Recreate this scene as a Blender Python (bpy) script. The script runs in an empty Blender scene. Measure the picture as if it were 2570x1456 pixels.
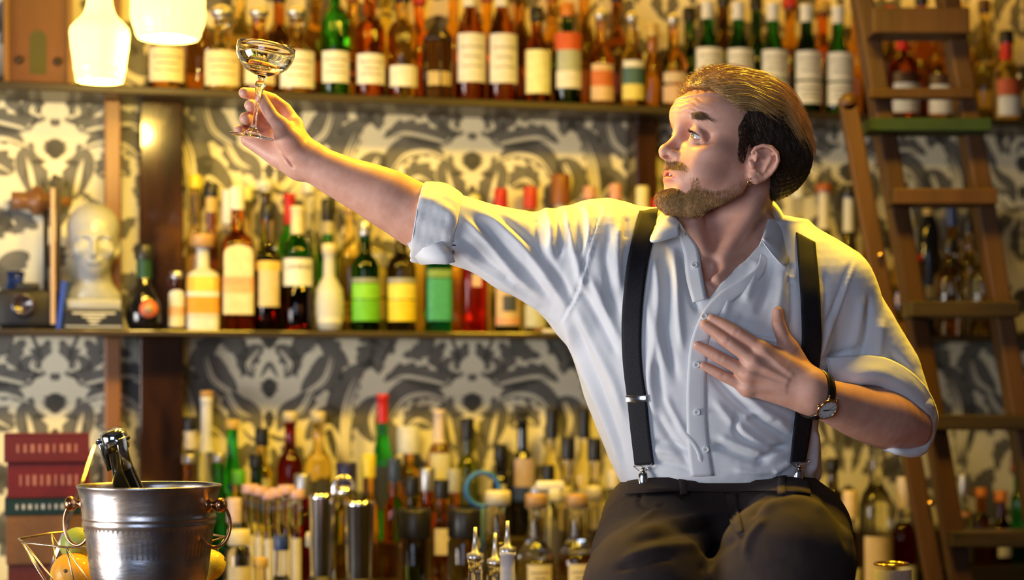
import bpy, bmesh, math, random
import numpy as np
from mathutils import Vector, Matrix
random.seed(7); np.random.seed(7)
SC = bpy.context.scene
COL = SC.collection
# ------------------------------------------------------------------ camera, world, light, exposure
F_PX = 4650.0          # focal length in pixels of the 2570 px wide frame
EYE = 1.41             # eye height
HOR = 974.0            # image row of the horizon
cam_d = bpy.data.cameras.new('camera'); cam = bpy.data.objects.new('camera', cam_d); COL.objects.link(cam)
cam.location = (0, 0, EYE); cam.rotation_euler = (math.radians(90), 0, 0)
cam_d.sensor_width = 36.0; cam_d.lens = F_PX/2570*36.0; cam_d.shift_y = (HOR-728)/2570
cam_d.clip_start = 0.05; cam_d.clip_end = 50
cam_d.dof.use_dof = True; cam_d.dof.focus_distance = 2.92; cam_d.dof.aperture_fstop = 2.2
SC.camera = cam
SC.view_settings.view_transform = 'Standard'; SC.view_settings.look = 'None'
SC.view_settings.gamma = 1.0; SC.view_settings.use_curve_mapping = False
SC.view_settings.exposure = 0.0
SC.cycles.use_denoising = True
SC.cycles.max_bounces = 10; SC.cycles.transmission_bounces = 10; SC.cycles.glossy_bounces = 4; SC.cycles.diffuse_bounces = 3
SC.cycles.transparent_max_bounces = 12
SC.cycles.sample_clamp_indirect = 6.0
SC.cycles.caustics_refractive = True; SC.cycles.caustics_reflective = False
world = bpy.data.worlds.new('world'); SC.world = world; world.use_nodes = True
world.node_tree.nodes['Background'].inputs[0].default_value = (0.55, 0.6, 0.75, 1)
world.node_tree.nodes['Background'].inputs[1].default_value = 0.05
def area(name, loc, target, sx, sy, power, color, spread=None):
    d = bpy.data.lights.new(name, 'AREA'); d.shape = 'RECTANGLE'; d.size = sx; d.size_y = sy
    d.energy = power; d.color = color
    if spread: d.spread = math.radians(spread)
    o = bpy.data.objects.new(name, d); COL.objects.link(o); o.location = loc
    v = Vector(target)-Vector(loc); o.rotation_euler = v.to_track_quat('-Z', 'Y').to_euler()
    return o
# daylight: a low bright window to the left of the bar, and a cooler, dimmer one in front
area('window_daylight', (-2.6, 2.0, 1.05), (0.3, 3.0, 1.35), 1.3, 1.1, 80, (1.0, 0.95, 0.90))
area('window_daylight', (-1.0, -0.6, 1.7), (0.3, 3.0, 1.3), 1.6, 1.4, 36, (0.66, 0.77, 1.0))
# warm lamps above and behind the bar, out of the picture at the top
area('bar_lamp', (0.62, 3.30, 2.60), (0.35, 3.0, 1.6), 0.35, 0.25, 38, (1.0, 0.60, 0.03))
area('bar_lamp', (-0.35, 3.25, 2.50), (-0.2, 2.95, 1.6), 0.25, 0.2, 24, (1.0, 0.60, 0.03))
def bulb(name, loc, power, color, r=0.05):
    d = bpy.data.lights.new(name, 'POINT'); d.energy = power; d.color = color; d.shadow_soft_size = r
    o = bpy.data.objects.new(name, d); COL.objects.link(o); o.location = loc; return o
for x_, y_, p_ in ((-0.85, 3.42, 6), (-0.15, 3.42, 8.5), (0.55, 3.50, 7.5)):
    bulb('hanging_bulb', (x_, y_, 2.46), p_, (1.0, 0.60, 0.05))
# amber strip light over the top shelf
o_ = area('shelf_strip_light', (0.0, 4.40, 2.62), (-0.02, 4.43, 2.0), 3.2, 0.05, 9, (1.0, 0.50, 0.02)); o_.rotation_euler = (math.radians(8), 0, math.atan(0.2446))

def P(px, py, Y):
    return Vector(((px-1285.0)*Y/F_PX, Y, EYE-(py-HOR)*Y/F_PX))
# ------------------------------------------------------------------ materials
MATS = {}
def mat(name, col, rough=0.5, metal=0.0, trans=0.0, ior=1.45, noise=None, bump=None, sss=0.0, emit=None, spec=0.5, coat=0.0, sheen=0.0, alpha=1.0):
    """Principled material; noise=(scale, other colour) mixes in a procedural variation, bump=(scale, strength)."""
    if name in MATS: return MATS[name]
    m = bpy.data.materials.new(name); m.use_nodes = True; nt = m.node_tree
    b = nt.nodes['Principled BSDF']; I = b.inputs
    I['Base Color'].default_value = (*col, 1); I['Roughness'].default_value = rough; I['Metallic'].default_value = metal
    I['IOR'].default_value = ior; I['Transmission Weight'].default_value = trans
    I['Specular IOR Level'].default_value = spec
    if coat: I['Coat Weight'].default_value = coat
    if sheen: I['Sheen Weight'].default_value = sheen
    if alpha < 1: I['Alpha'].default_value = alpha
    if sss:
        I['Subsurface Weight'].default_value = sss; I['Subsurface Radius'].default_value = (1.0, 0.35, 0.2)
        I['Subsurface Scale'].default_value = 0.008
    if emit: I['Emission Color'].default_value = (*emit[0], 1); I['Emission Strength'].default_value = emit[1]
    tc = nt.nodes.new('ShaderNodeTexCoord')
    if noise:
        n = nt.nodes.new('ShaderNodeTexNoise'); n.inputs['Scale'].default_value = noise[0]; n.inputs['Detail'].default_value = 4
        mp = nt.nodes.new('ShaderNodeMapping')
        if len(noise) > 2: mp.inputs['Scale'].default_value = noise[2]
        nt.links.new(tc.outputs['Object'], mp.inputs['Vector']); nt.links.new(mp.outputs[0], n.inputs['Vector'])
        r = nt.nodes.new('ShaderNodeValToRGB'); r.color_ramp.elements[0].position = 0.35; r.color_ramp.elements[1].position = 0.65
        r.color_ramp.elements[0].color = (*col, 1); r.color_ramp.elements[1].color = (*noise[1], 1)
        nt.links.new(n.outputs['Fac'], r.inputs['Fac']); nt.links.new(r.outputs[0], I['Base Color'])
    if bump:
        n2 = nt.nodes.new('ShaderNodeTexNoise'); n2.inputs['Scale'].default_value = bump[0]; n2.inputs['Detail'].default_value = 5
        mp2 = nt.nodes.new('ShaderNodeMapping')
        if len(bump) > 2: mp2.inputs['Scale'].default_value = bump[2]
        bp = nt.nodes.new('ShaderNodeBump'); bp.inputs['Strength'].default_value = bump[1]; bp.inputs['Distance'].default_value = 0.004
        nt.links.new(tc.outputs['Object'], mp2.inputs['Vector']); nt.links.new(mp2.outputs[0], n2.inputs['Vector'])
        nt.links.new(n2.outputs['Fac'], bp.inputs['Height']); nt.links.new(bp.outputs[0], I['Normal'])
    MATS[name] = m
    return m
# ------------------------------------------------------------------ objects
def link(name, me, mats=None, parent=None, smooth=True):
    o = bpy.data.objects.new(name, me); COL.objects.link(o)
    if mats:
        for m in (mats if isinstance(mats, (list, tuple)) else [mats]): me.materials.append(m)
    if smooth and len(me.polygons): me.polygons.foreach_set('use_smooth', [True]*len(me.polygons))
    if parent is not None: o.parent = parent
    return o
def tag(o, label, cat=None, group=None, kind=None):
    if label: o['label'] = label
    if cat: o['category'] = cat
    if group: o['group'] = group
    if kind: o['kind'] = kind
    return o
def empty(name, loc=(0, 0, 0), rz=0.0, rot=None):
    o = bpy.data.objects.new(name, None); COL.objects.link(o); o.location = loc
    o.rotation_euler = rot if rot else (0, 0, rz); o.empty_display_size = 0.05
    return o
def pymesh(name, V, Fc, mi=None):
    me = bpy.data.meshes.new(name); me.from_pydata([tuple(v) for v in V], [], [tuple(f) for f in Fc])
    if mi is not None: me.polygons.foreach_set('material_index', list(mi))
    me.update(); return me
class MB:
    """collects shapes into one mesh"""
    def __init__(s): s.V = []; s.F = []; s.M = []
    def add(s, V, Fc, mi=0):
        n = len(s.V); s.V += [tuple(v) for v in V]; s.F += [tuple(i+n for i in f) for f in Fc]; s.M += [mi]*len(Fc); return s
    def box(s, c, size, mi=0, R=None, bev=0.0):
        bm = bmesh.new(); bmesh.ops.create_cube(bm, size=1.0)
        for v in bm.verts: v.co = Vector((v.co.x*size[0], v.co.y*size[1], v.co.z*size[2]))
        if bev > 0: bmesh.ops.bevel(bm, geom=bm.edges[:], offset=bev, segments=2, affect='EDGES', profile=0.5)
        bm.verts.index_update()
        vs = [v.co.copy() for v in bm.verts]
        if R is not None: vs = [R @ v for v in vs]
        vs = [v+Vector(c) for v in vs]
        s.add(vs, [[v.index for v in f.verts] for f in bm.faces], mi); bm.free(); return s
    def lathe(s, prof, seg=24, c=(0, 0, 0), mi=0, R=None, sq=None, cap=True, mifun=None):
        """prof: [(r, z)], sq: power for squarish section (2 = round)"""
        V = []; Fc = []; M = []
        n = len(prof)
        for k, (r, z) in enumerate(prof):
            for j in range(seg):
                a = 2*math.pi*(j+0.5)/seg; ca, sa = math.cos(a), math.sin(a)
                q = 1.0
                if sq and r > sq[1]: q = (abs(ca)**sq[0]+abs(sa)**sq[0])**(-1.0/sq[0])
                v = Vector((r*q*ca, r*q*sa, z)); V.append(v)
        for k in range(n-1):
            for j in range(seg):
                a, b = k*seg+j, k*seg+(j+1) % seg
                Fc.append((a, b, b+seg, a+seg)); M.append(mifun(prof[k], prof[k+1]) if mifun else mi)
        if cap:
            if prof[0][0] > 1e-5: Fc.append(tuple(reversed(range(seg)))); M.append(M[0])
            if prof[-1][0] > 1e-5: Fc.append(tuple(range((n-1)*seg, n*seg))); M.append(M[-1])
        if R is not None: V = [R @ v for v in V]
        V = [v+Vector(c) for v in V]
        n0 = len(s.V); s.V += [tuple(v) for v in V]; s.F += [tuple(i+n0 for i in f) for f in Fc]; s.M += M
        return s
    def tube(s, pts, rad, seg=10, mi=0, closed=False, flat=None):
        """rad: number or list; flat=(normal vec, factor) squashes the section along a direction"""
        pts = [Vector(p) for p in pts]; n = len(pts)
        if not hasattr(rad, '__len__'): rad = [rad]*n
        V = []; Fc = []; up = None
        for i, p in enumerate(pts):
            if closed: t = pts[(i+1) % n]-pts[i-1]
            else: t = pts[min(i+1, n-1)]-pts[max(i-1, 0)]
            t.normalize()
            if up is None:
                up = Vector((0, 0, 1)) if abs(t.z) < 0.9 else Vector((1, 0, 0))
            a = t.cross(up); a.normalize(); up = a.cross(t); up.normalize()
            for j in range(seg):
                th = 2*math.pi*j/seg
                d = a*math.cos(th)*rad[i]+up*math.sin(th)*rad[i]
                if flat: nn = Vector(flat[0]); d = d-nn*d.dot(nn)*(1-flat[1])
                V.append(p+d)
        m = n if closed else n-1
        for i in range(m):
            for j in range(seg):
                a0, b0 = i*seg+j, i*seg+(j+1) % seg; i2 = (i+1) % n
                Fc.append((a0, i2*seg+j, i2*seg+(j+1) % seg, b0))
        if not closed:
            Fc.append(tuple(range(seg))); Fc.append(tuple(reversed(range((n-1)*seg, n*seg))))
        return s.add(V, Fc, mi)
    def build(s, name, mats, parent=None, smooth=True, auto=None):
        me = pymesh(name, s.V, s.F, s.M if any(s.M) else None)
        bm = bmesh.new(); bm.from_mesh(me); bmesh.ops.recalc_face_normals(bm, faces=bm.faces[:]); bm.to_mesh(me); bm.free()
        o = link(name, me, mats, parent, smooth)
        if auto:
            try: me.set_sharp_from_angle(angle=math.radians(auto))
            except Exception: pass
        return o
def mesh_np(name, V, Q, mats, parent=None):
    """numpy vertices and quads -> mesh object"""
    me = bpy.data.meshes.new(name)
    me.vertices.add(len(V)); me.vertices.foreach_set('co', np.ascontiguousarray(V, dtype=np.float32).ravel())
    k = Q.shape[1]
    me.loops.add(len(Q)*k); me.loops.foreach_set('vertex_index', np.ascontiguousarray(Q, dtype=np.int32).ravel())
    me.polygons.add(len(Q)); me.polygons.foreach_set('loop_start', np.arange(0, len(Q)*k, k, dtype=np.int32))
    me.polygons.foreach_set('loop_total', np.full(len(Q), k, dtype=np.int32))
    me.update(calc_edges=True); me.validate()
    return link(name, me, mats, parent, True)

# ------------------------------------------------------------------ implicit surfaces (smooth blends of tapered limbs), meshed with surface nets
def smin(a, b, k):
    if k <= 0: return np.minimum(a, b)
    h = np.maximum(k-np.abs(a-b), 0.0)/k
    return np.minimum(a, b)-h*h*k*0.25
class Body:
    def __init__(s): s.ops = []; s.T = None
    def frame(s, o=None, R=None): s.T = None if o is None else (np.array(o, float), np.array(R, float))
    def _w(s, p):
        p = np.array(p, float)
        return p if s.T is None else p@s.T[1].T+s.T[0]
    def _push(s, fn, pts, r, k, sub, local):
        T = s.T if local else None
        W = np.array([s._w(q) for q in pts])
        s.ops.append((fn, W.min(0)-r-k-0.006, W.max(0)+r+k+0.006, k, sub, T))
    def chain(s, pts, rad, k=0.01, sub=False, squash=None, exact=False):
        A = np.array([s._w(q) for q in pts], float); rr = np.array(rad if hasattr(rad, '__len__') else [rad]*len(A), float)
        if squash is not None:
            nrm = np.array(squash[0], float)
            if s.T is not None: nrm = s.T[1]@nrm
            nrm = nrm/np.linalg.norm(nrm); sf = squash[1]
        else: nrm = None; sf = 1
        if exact:      # true envelope of the spheres along each segment
            sc = lambda q: q if nrm is None else q+np.multiply.outer(q@nrm*(sf-1), nrm)
            c0 = A.mean(0); As = sc(A-c0)
        def fn(p):
            d = None
            if exact:
                P_ = sc(p-c0)
                for i in range(len(A)-1):
                    ba = As[i+1]-As[i]; l2 = ba@ba; r1, r2 = rr[i], rr[i+1]; rd = r1-r2; a2 = l2-rd*rd; pa = P_-As[i]
                    if a2 <= 1e-9: e = np.linalg.norm(P_-(As[i] if r1 > r2 else As[i+1]), axis=1)-max(r1, r2)
                    else:
                        y = pa@ba; z = y-l2; v = pa*l2-np.multiply.outer(y, ba); x2 = (v*v).sum(1); y2 = y*y*l2; z2 = z*z*l2; kk = np.sign(rd)*rd*rd*x2
                        e = np.where(np.sign(z)*a2*z2 > kk, np.sqrt(x2+z2)/l2-r2, np.where(np.sign(y)*a2*y2 < kk, np.sqrt(x2+y2)/l2-r1, (np.sqrt(x2*a2/l2)+y*rd)/l2-r1))
                    d = e if d is None else np.minimum(d, e)
                return d
            for i in range(max(len(A)-1, 1)):
                a = A[i]; b = A[min(i+1, len(A)-1)]; ab = b-a; L2 = max(ab@ab, 1e-12)
                t = np.clip(((p-a)@ab)/L2, 0, 1)
                q = p-a-t[:, None]*ab
                if nrm is not None:
                    c = q@nrm; q = q+np.outer(c*(sf-1), nrm)
                e = np.sqrt((q*q).sum(1))-(rr[i]+(rr[min(i+1, len(rr)-1)]-rr[i])*t)
                d = e if d is None else np.minimum(d, e)
            return d
        T = s.T; s.T = None; s._push(fn, A, rr.max(), k, sub, False); s.T = T
    def ball(s, c, r, k=0.01, sub=False): s.chain([c], [r], k, sub)
    def ell(s, c, r, k=0.01, sub=False, R=None):
        c = np.array(c, float); r = np.array(r, float); Rm = None if R is None else np.array(R, float)
        def fn(p):
            q = p-c
            if Rm is not None: q = q@Rm
            k0 = np.sqrt(((q/r)**2).sum(1)); k1 = np.sqrt(((q/(r*r))**2).sum(1))+1e-9
            return k0*(k0-1)/k1
        m = r.max(); s._push(fn, [c-m, c+m, c+[m, -m, m], c+[-m, m, m], c+[m, m, -m], c+[-m, -m, m], c+[-m, m, -m], c+[m, -m, -m]], 0, k, sub, True)
    def slices(s, tab, k=0.01, n=2.4, sub=False):
        """tab rows: (z, x0, x1, yfront, yback) sorted by z"""
        tab = np.array(sorted(tab), float); z = np.linspace(tab[0, 0], tab[-1, 0], 240)
        cols = [np.interp(z, tab[:, 0], tab[:, i]) for i in range(1, 5)]
        ker = np.hanning(25); ker /= ker.sum()
        cols = [np.convolve(np.pad(c, 12, mode='edge'), ker, 'valid') for c in cols]
        z0, z1 = tab[0, 0], tab[-1, 0]
        def fn(p):
            zz = p[:, 2]; a, b, c, d = [np.interp(zz, z, q) for q in cols]
            cx, rx, cy, ry = (a+b)/2, (b-a)/2, (c+d)/2, (d-c)/2
            e = ((np.abs(p[:, 0]-cx)/rx)**n+(np.abs(p[:, 1]-cy)/ry)**n)**(1/n)
            f = (e-1)*np.minimum(rx, ry)
            return np.maximum(f, np.maximum(zz-z1, z0-zz))
        lo = [tab[:, 1].min(), tab[:, 3].min(), z0]; hi = [tab[:, 2].max(), tab[:, 4].max(), z1]
        s._push(fn, [[x, y, w] for x in (lo[0], hi[0]) for y in (lo[1], hi[1]) for w in (z0, z1)], 0.0, k, sub, True)
    def func(s, fn, lo, hi, k=0.0, sub=False):
        s._push(fn, [[x, y, w] for x in (lo[0], hi[0]) for y in (lo[1], hi[1]) for w in (lo[2], hi[2])], 0.0, k, sub, True)
    def ev(s, p):
        out = np.full(len(p), 0.2)
        ck = np.floor(p/0.10).astype(np.int64); key = (ck[:, 0]+512)*1048576+(ck[:, 1]+512)*1024+ck[:, 2]+512
        order = np.argsort(key, kind='stable'); ks = key[order]
        cuts = np.flatnonzero(np.diff(ks))+1
        for idx in np.split(order, cuts):
            if not len(idx): continue
            q = p[idx]; lo, hi = q.min(0), q.max(0); d = np.full(len(idx), 0.2)
            for fn, a, b, k, sub, T in s.ops:
                m = 0.03 if not sub else 0.0
                if (lo > b+m).any() or (hi < a-m).any(): continue
                e = fn(q if T is None else (q-T[0])@T[1])
                d = -smin(-d, e, k) if sub else smin(d, e, k)
            out[idx] = d
        return out
    def mesh(s, h, newton=2):
        """octree refinement then surface nets at cell size h"""
        pos = [o for o in s.ops if not o[4]]
        lo = np.min([o[1] for o in pos], 0)-0.01; hi = np.max([o[2] for o in pos], 0)+0.01
        L = 4; S = h*2**L
        n = np.ceil((hi-lo)/S).astype(int)
        C = np.stack(np.meshgrid(*[np.arange(v) for v in n], indexing='ij'), -1).reshape(-1, 3)
        sz = S
        for lev in range(L+1):
            f = s.ev(lo+(C+0.5)*sz)
            C = C[np.abs(f) < sz*1.25+0.003]
            if lev < L:
                off = np.stack(np.meshgrid([0, 1], [0, 1], [0, 1], indexing='ij'), -1).reshape(-1, 3)
                C = (C[:, None, :]*2+off[None]).reshape(-1, 3); sz /= 2
        off = np.stack(np.meshgrid([0, 1], [0, 1], [0, 1], indexing='ij'), -1).reshape(-1, 3)
        B = 1 << 20
        def key(c): return (c[..., 0]*B+c[..., 1])*B+c[..., 2]
        N = (C[:, None, :]+off[None]); kk = key(N).ravel()
        uk, inv = np.unique(kk, return_inverse=True)
        un = np.stack([uk//B//B, (uk//B) % B, uk % B], -1)
        fv = s.ev(lo+un*h); cv = fv[inv].reshape(-1, 8)
        neg = cv < 0; act = neg.any(1) & ~neg.all(1)
        C = C[act]; cv = cv[act]; neg = neg[act]
        ed = [(a, b) for a in range(8) for b in range(a+1, 8) if np.abs(off[a]-off[b]).sum() == 1]
        acc = np.zeros((len(C), 3)); cnt = np.zeros(len(C))
        for a, b in ed:
            m = neg[:, a] != neg[:, b]
            t = cv[m, a]/(cv[m, a]-cv[m, b])
            acc[m] += off[a]+t[:, None]*(off[b]-off[a]); cnt[m] += 1
        V = lo+(C+acc/cnt[:, None])*h
        ck = key(C); order = np.argsort(ck); sk = ck[order]
        def find(c):
            k2 = key(c); i = np.clip(np.searchsorted(sk, k2), 0, len(sk)-1)
            return np.where(sk[i] == k2, order[i], -1)
        Q = []
        for ax in range(3):
            u, v = (ax+1) % 3, (ax+2) % 3
            ci = [j for j in range(8) if off[j][ax] == 1 and off[j].sum() == 1][0]
            m = neg[:, 0] != neg[:, ci]; c = C[m]; sgn = neg[m, 0]
            du = np.zeros(3, int); du[u] = 1; dv = np.zeros(3, int); dv[v] = 1
            q = np.stack([find(c), find(c-du), find(c-du-dv), find(c-dv)], -1)
            ok = (q >= 0).all(1); q = q[ok]; sg = sgn[ok]
            q[~sg] = q[~sg][:, ::-1]; Q.append(q)
        Q = np.concatenate(Q)
        for _ in range(newton):
            f0 = s.ev(V); g = s.grad(V)
            st = np.clip(f0, -h, h)[:, None]*g
            V = V-0.8*st
        return V, Q
    def grad(s, V, e=0.0006):
        g = np.stack([s.ev(V+np.eye(3)[i]*e)-s.ev(V-np.eye(3)[i]*e) for i in range(3)], -1)/(2*e)
        return g/np.maximum(np.linalg.norm(g, axis=1), 1e-6)[:, None]
    def hit(s, px, py, y0=2.2, y1=3.6, off=0.0):
        """where the lines of sight through these pixels meet the surface"""
        px = np.atleast_1d(np.array(px, float)); py = np.atleast_1d(np.array(py, float))
        D = np.stack([(px-1285)/F_PX, np.ones(len(px)), -(py-HOR)/F_PX], -1); o = np.array([0, 0, EYE])
        Y = np.full(len(px), y0)
        for _ in range(90):
            Y = np.minimum(Y+np.clip(s.ev(o+D*Y[:, None])-off, -0.02, 0.04)*0.9, y1)
        return o+D*Y[:, None], Y < y1-1e-3
def pw(px, py, Y): return np.array(P(px, py, Y))
def spl(pts, n):
    """smooth curve through points (Catmull-Rom), n samples"""
    P_ = np.array(pts, float); m = len(P_); out = []
    for u in np.linspace(0, m-1-1e-9, n):
        i = int(u); t = u-i; p = [P_[max(i-1, 0)], P_[i], P_[min(i+1, m-1)], P_[min(i+2, m-1)]]
        out.append(0.5*((2*p[1])+(-p[0]+p[2])*t+(2*p[0]-5*p[1]+4*p[2]-p[3])*t*t+(-p[0]+3*p[1]-3*p[2]+p[3])*t**3))
    return np.array(out)
# ------------------------------------------------------------------ the room; the back bar runs at an angle to the picture
TH = math.atan(0.2446); CT, ST = math.cos(TH), math.sin(TH); YB0 = 4.30
def W(u, d, z): return Vector((u*CT-d*ST, YB0+u*ST+d*CT, z))
def upx(px, d):
    k = (px-1285)/F_PX; return (k*(YB0+d*CT)+d*ST)/(CT-k*ST)
def zpy(py, u, d): return EYE-(py-HOR)*(YB0+u*ST+d*CT)/F_PX
RW = Matrix.Rotation(TH, 3, 'Z')
def struct(name, o): o['kind'] = 'structure'; return o
oakf = mat('floor_boards', (0.05, 0.028, 0.015), rough=0.5, noise=(3, (0.09, 0.05, 0.028), (1, 12, 1)))
plaster = mat('dark_plaster', (0.06, 0.045, 0.03), rough=0.9, noise=(2, (0.09, 0.065, 0.045)))
struct('floor', MB().box((0, 1.7, -0.02), (7, 8, 0.04)).build('floor', oakf, None, False))
struct('ceiling', MB().box((0, 1.7, 3.02), (7, 8, 0.04)).build('ceiling', plaster, None, False))
struct('wall_left', MB().box((-3.05, 1.7, 1.5), (0.1, 8, 3.0)).build('wall_left', plaster, None, False))
struct('wall_right', MB().box((3.05, 1.7, 1.5), (0.1, 8, 3.0)).build('wall_right', plaster, None, False))
for k_ in ('floor', 'ceiling', 'wall_left', 'wall_right'): bpy.data.objects[k_]['kind'] = 'structure'
DW = 0.175      # depth of the shelves: wallpaper plane
paper = mat('wallpaper_cream', (0.86, 0.80, 0.58), rough=0.7, noise=(8, (0.90, 0.85, 0.64)))
pgrey = mat('wallpaper_grey', (0.14, 0.135, 0.115), rough=0.6, noise=(25, (0.19, 0.18, 0.155)))
wb = MB().box(tuple(W(0, DW+0.06, 1.5)), (4.9, 0.12, 3.0), R=RW).build('wall_back', paper, None, False); wb['kind'] = 'structure'
# damask: leaves drawn on one repeat, mirrored left and right (units: picture px at the wall, axis at 0, down positive)
KX = 0.487/508.0
dam = MB()
def leaf(pts, w, teeth=0, side=0, mi=0, p=0.8, lift=0.0006, sc=None):
    c = spl(pts, 34 if teeth else 20); n = len(c); t = np.gradient(c, axis=0); t /= np.maximum(np.linalg.norm(t, axis=1, keepdims=True), 1e-9); nn = np.stack([-t[:, 1], t[:, 0]], -1)
    s_ = np.linspace(0, 1, n); ww = w*(1.14 if mi == 0 else 1.0)*np.sin(np.pi*np.clip(s_**p, 0.02, 0.985))
    L_ = ww.copy(); R_ = ww.copy()
    if teeth:
        tt = 1-0.42*((s_*teeth) % 1.0)
        if side >= 0: L_ = L_*tt*1.25
        if side <= 0: R_ = R_*tt*1.25
    return c+nn*L_[:, None], c-nn*R_[:, None], mi, lift
MOTIF = []
def A(*a, **k): MOTIF.append(leaf(*a, **k))
# heart leaf and its scrolls (axis B)
A([(0, -24), (0, 26)], 24, 5); A([(-46, -112), (-62, -80), (-20, -70)], 22, 0); A([(-14, -150), (-30, -118), (-60, -128)], 13, 4); A([(-6, -72), (-4, -52)], 6)
A([(-42, 120), (-52, 60), (-64, 20), (-52, -14)], 30, 7, 1); A([(-70, -6), (-120, -34), (-180, -20), (-226, 40), (-236, 110)], 26, 6, -1); A([(-95, 60), (-140, 34), (-175, 62)], 27, 6, 1)
A([(-60, -44), (-120, -62), (-180, -74), (-226, -52)], 24, 6, 1); A([(-222, -10), (-262, 40), (-252, 100)], 34, 8, -1); A([(-215, 40), (-200, 90), (-205, 150)], 16, 4)
A([(-318, 170), (-334, 90), (-330, 0), (-300, -70), (-252, -96)], 33, 9, 1); A([(-290, -96), (-250, -120), (-236, -70)], 30, 5, -1)
A([(-70, -150), (-96, -110), (-70, -76)], 16, 4); A([(-110, -176), (-128, -130), (-180, -116)], 20, 5); A([(-40, 190), (-90, 150), (-60, 100)], 20, 5); A([(-105, 150), (-140, 190), (-190, 160)], 24, 5)
A([(-20, 60), (-26, 130), (-10, 190)], 12, 3); A([(0, 60), (0, 130)], 13, 4)
# crown and plumes (axis A at -508)
A([(-508, -60), (-508, -10)], 18, 4); A([(-508, 20), (-508, 64)], 11, 3); A([(-508, -190), (-508, -130)], 20, 4)
A([(-492, -140), (-452, -100), (-470, -60)], 22, 4, 1); A([(-398, -40), (-430, 10), (-468, 30), (-486, 70)], 26, 6, -1); A([(-420, 90), (-360, 40), (-330, 90), (-338, 190)], 32, 8, 1)
A([(-430, -30), (-380, -60), (-350, -120), (-402, -170)], 34, 7, 1); A([(-370, -180), (-420, -150), (-440, -100)], 24, 5); A([(-300, -190), (-330, -230), (-300, -280), (-240, -260)], 28, 6, 1)
A([(-480, 110), (-440, 130), (-432, 190)], 18, 5); A([(-500, 110), (-486, 180), (-508, 230)], 14, 4); A([(-400, 230), (-420, 290), (-480, 300)], 26, 6); A([(-180, 240), (-240, 230), (-290, 290), (-260, 350)], 30, 7, 1)
A([(-60, 250), (-110, 290), (-100, 350)], 26, 6, -1); A([(0, 220), (0, 300)], 22, 5); A([(-360, 300), (-400, 350), (-470, 360)], 22, 5)
A([(-508, 300), (-508, 370)], 26, 6)
A([(-150, -260), (-200, -210), (-260, -200)], 26, 6, 1); A([(-60, -240), (-100, -260), (-130, -330)], 24, 6); A([(-200, -120), (-230, -160), (-290, -150)], 18, 5); A([(-150, 120), (-120, 180), (-70, 200)], 16, 4)
A([(-420, 180), (-380, 230), (-320, 240)], 24, 6); A([(-150, 300), (-190, 330), (-180, 380)], 22, 5)
# pale veins on top of the leaves
for pts in ([(-322, 160), (-330, 80), (-322, 0), (-296, -66)], [(-310, 160), (-318, 80), (-306, 0), (-280, -60)], [(-62, -4), (-120, -22), (-176, -8), (-214, 46)], [(-48, 110), (-58, 60), (-66, 20)], [(-66, -46), (-120, -58), (-176, -66), (-214, -50)],
            [(-240, -4), (-258, 40), (-250, 90)], [(-410, 96), (-362, 56), (-340, 100), (-344, 170)], [(-424, -24), (-376, -58), (-356, -116)], [(-404, -36), (-432, 14), (-466, 34)], [(-300, -200), (-318, -232), (-294, -264)], [(-190, 244), (-240, 240), (-278, 290)],
            [(-50, -104), (-54, -84), (-26, -78)], [(-104, 58), (-140, 42), (-168, 62)], [(-60, 150), (-82, 140), (-60, 110)], [(-484, -130), (-460, -100), (-470, -72)]):
    A(pts, 4.0, mi=1, lift=0.0011); A([(a+7, b+5) for a, b in pts], 2.2, mi=1, lift=0.0011)
# thin stems
for pts in ([(-60, -40), (-36, -100), (-60, -170), (-110, -200)], [(-330, 190), (-300, 230), (-290, 300)], [(-508, 80), (-470, 90), (-440, 60)], [(-230, -100), (-200, -150), (-150, -180)], [(-440, -60), (-452, -130), (-420, -190)], [(-20, 30), (-60, 40), (-70, 90)], [(-508, -100), (-530, -60)]):
    A(pts, 5.0, p=0.6)
B0 = upx(1185, DW); Z0 = zpy(1010, B0, DW)
for iu in (-2, -1, 0, 1, 2):
    for iz in (-1, 0, 1, 2):
        for sgn in (1, -1):
            for L_, R_, mi_, lift in MOTIF:
                V = []; n = len(L_)
                for a in (L_, R_):
                    for x, y in a:
                        u = B0+iu*0.974+sgn*x*KX; z = Z0+iz*0.58-y*KX
                        V.append(W(u, DW-lift, z))
                if V[0].z > 2.95 or V[0].z < 0.85 or abs((V[0]-W(0, 0, 0)).dot(Vector((CT, ST, 0)))) > 2.38: continue
                dam.add(V, [(i, i+1, n+i+1, n+i) for i in range(n-1)], mi_)
wp = dam.build('damask_pattern', [pgrey, paper], wb, False)
# ------------------------------------------------------------------ shelves and posts
dwood = mat('dark_shelf_wood', (0.026, 0.017, 0.008), rough=0.42, noise=(5, (0.048, 0.031, 0.013), (1, 1, 20)), coat=0.2)
pwood = mat('polished_post', (0.006, 0.003, 0.002), rough=0.16, noise=(14, (0.055, 0.020, 0.007), (1, 1, 0.25)), coat=0.6)
lwood = mat('brown_post', (0.20, 0.085, 0.030), rough=0.35, noise=(10, (0.26, 0.12, 0.045), (1, 1, 0.2)))
def board(name, label, u0, u1, d0, d1, z0, z1, m, cat='shelf', bev=0.003):
    return tag(MB().box(tuple(W((u0+u1)/2, (d0+d1)/2, (z0+z1)/2)), (u1-u0, d1-d0, z1-z0), R=RW, bev=bev).build(name, m, None, False), label, cat)
ZT, ZM = 2.078, 1.539
board('shelf', 'long dark upper shelf carrying the row of whisky bottles', -1.85, 1.75, 0, DW, ZT-0.018, ZT, dwood)
board('shelf', 'long dark middle shelf carrying the bust and the liqueur bottles', -1.85, 1.75, 0, DW, ZM-0.014, ZM, dwood)
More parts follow.
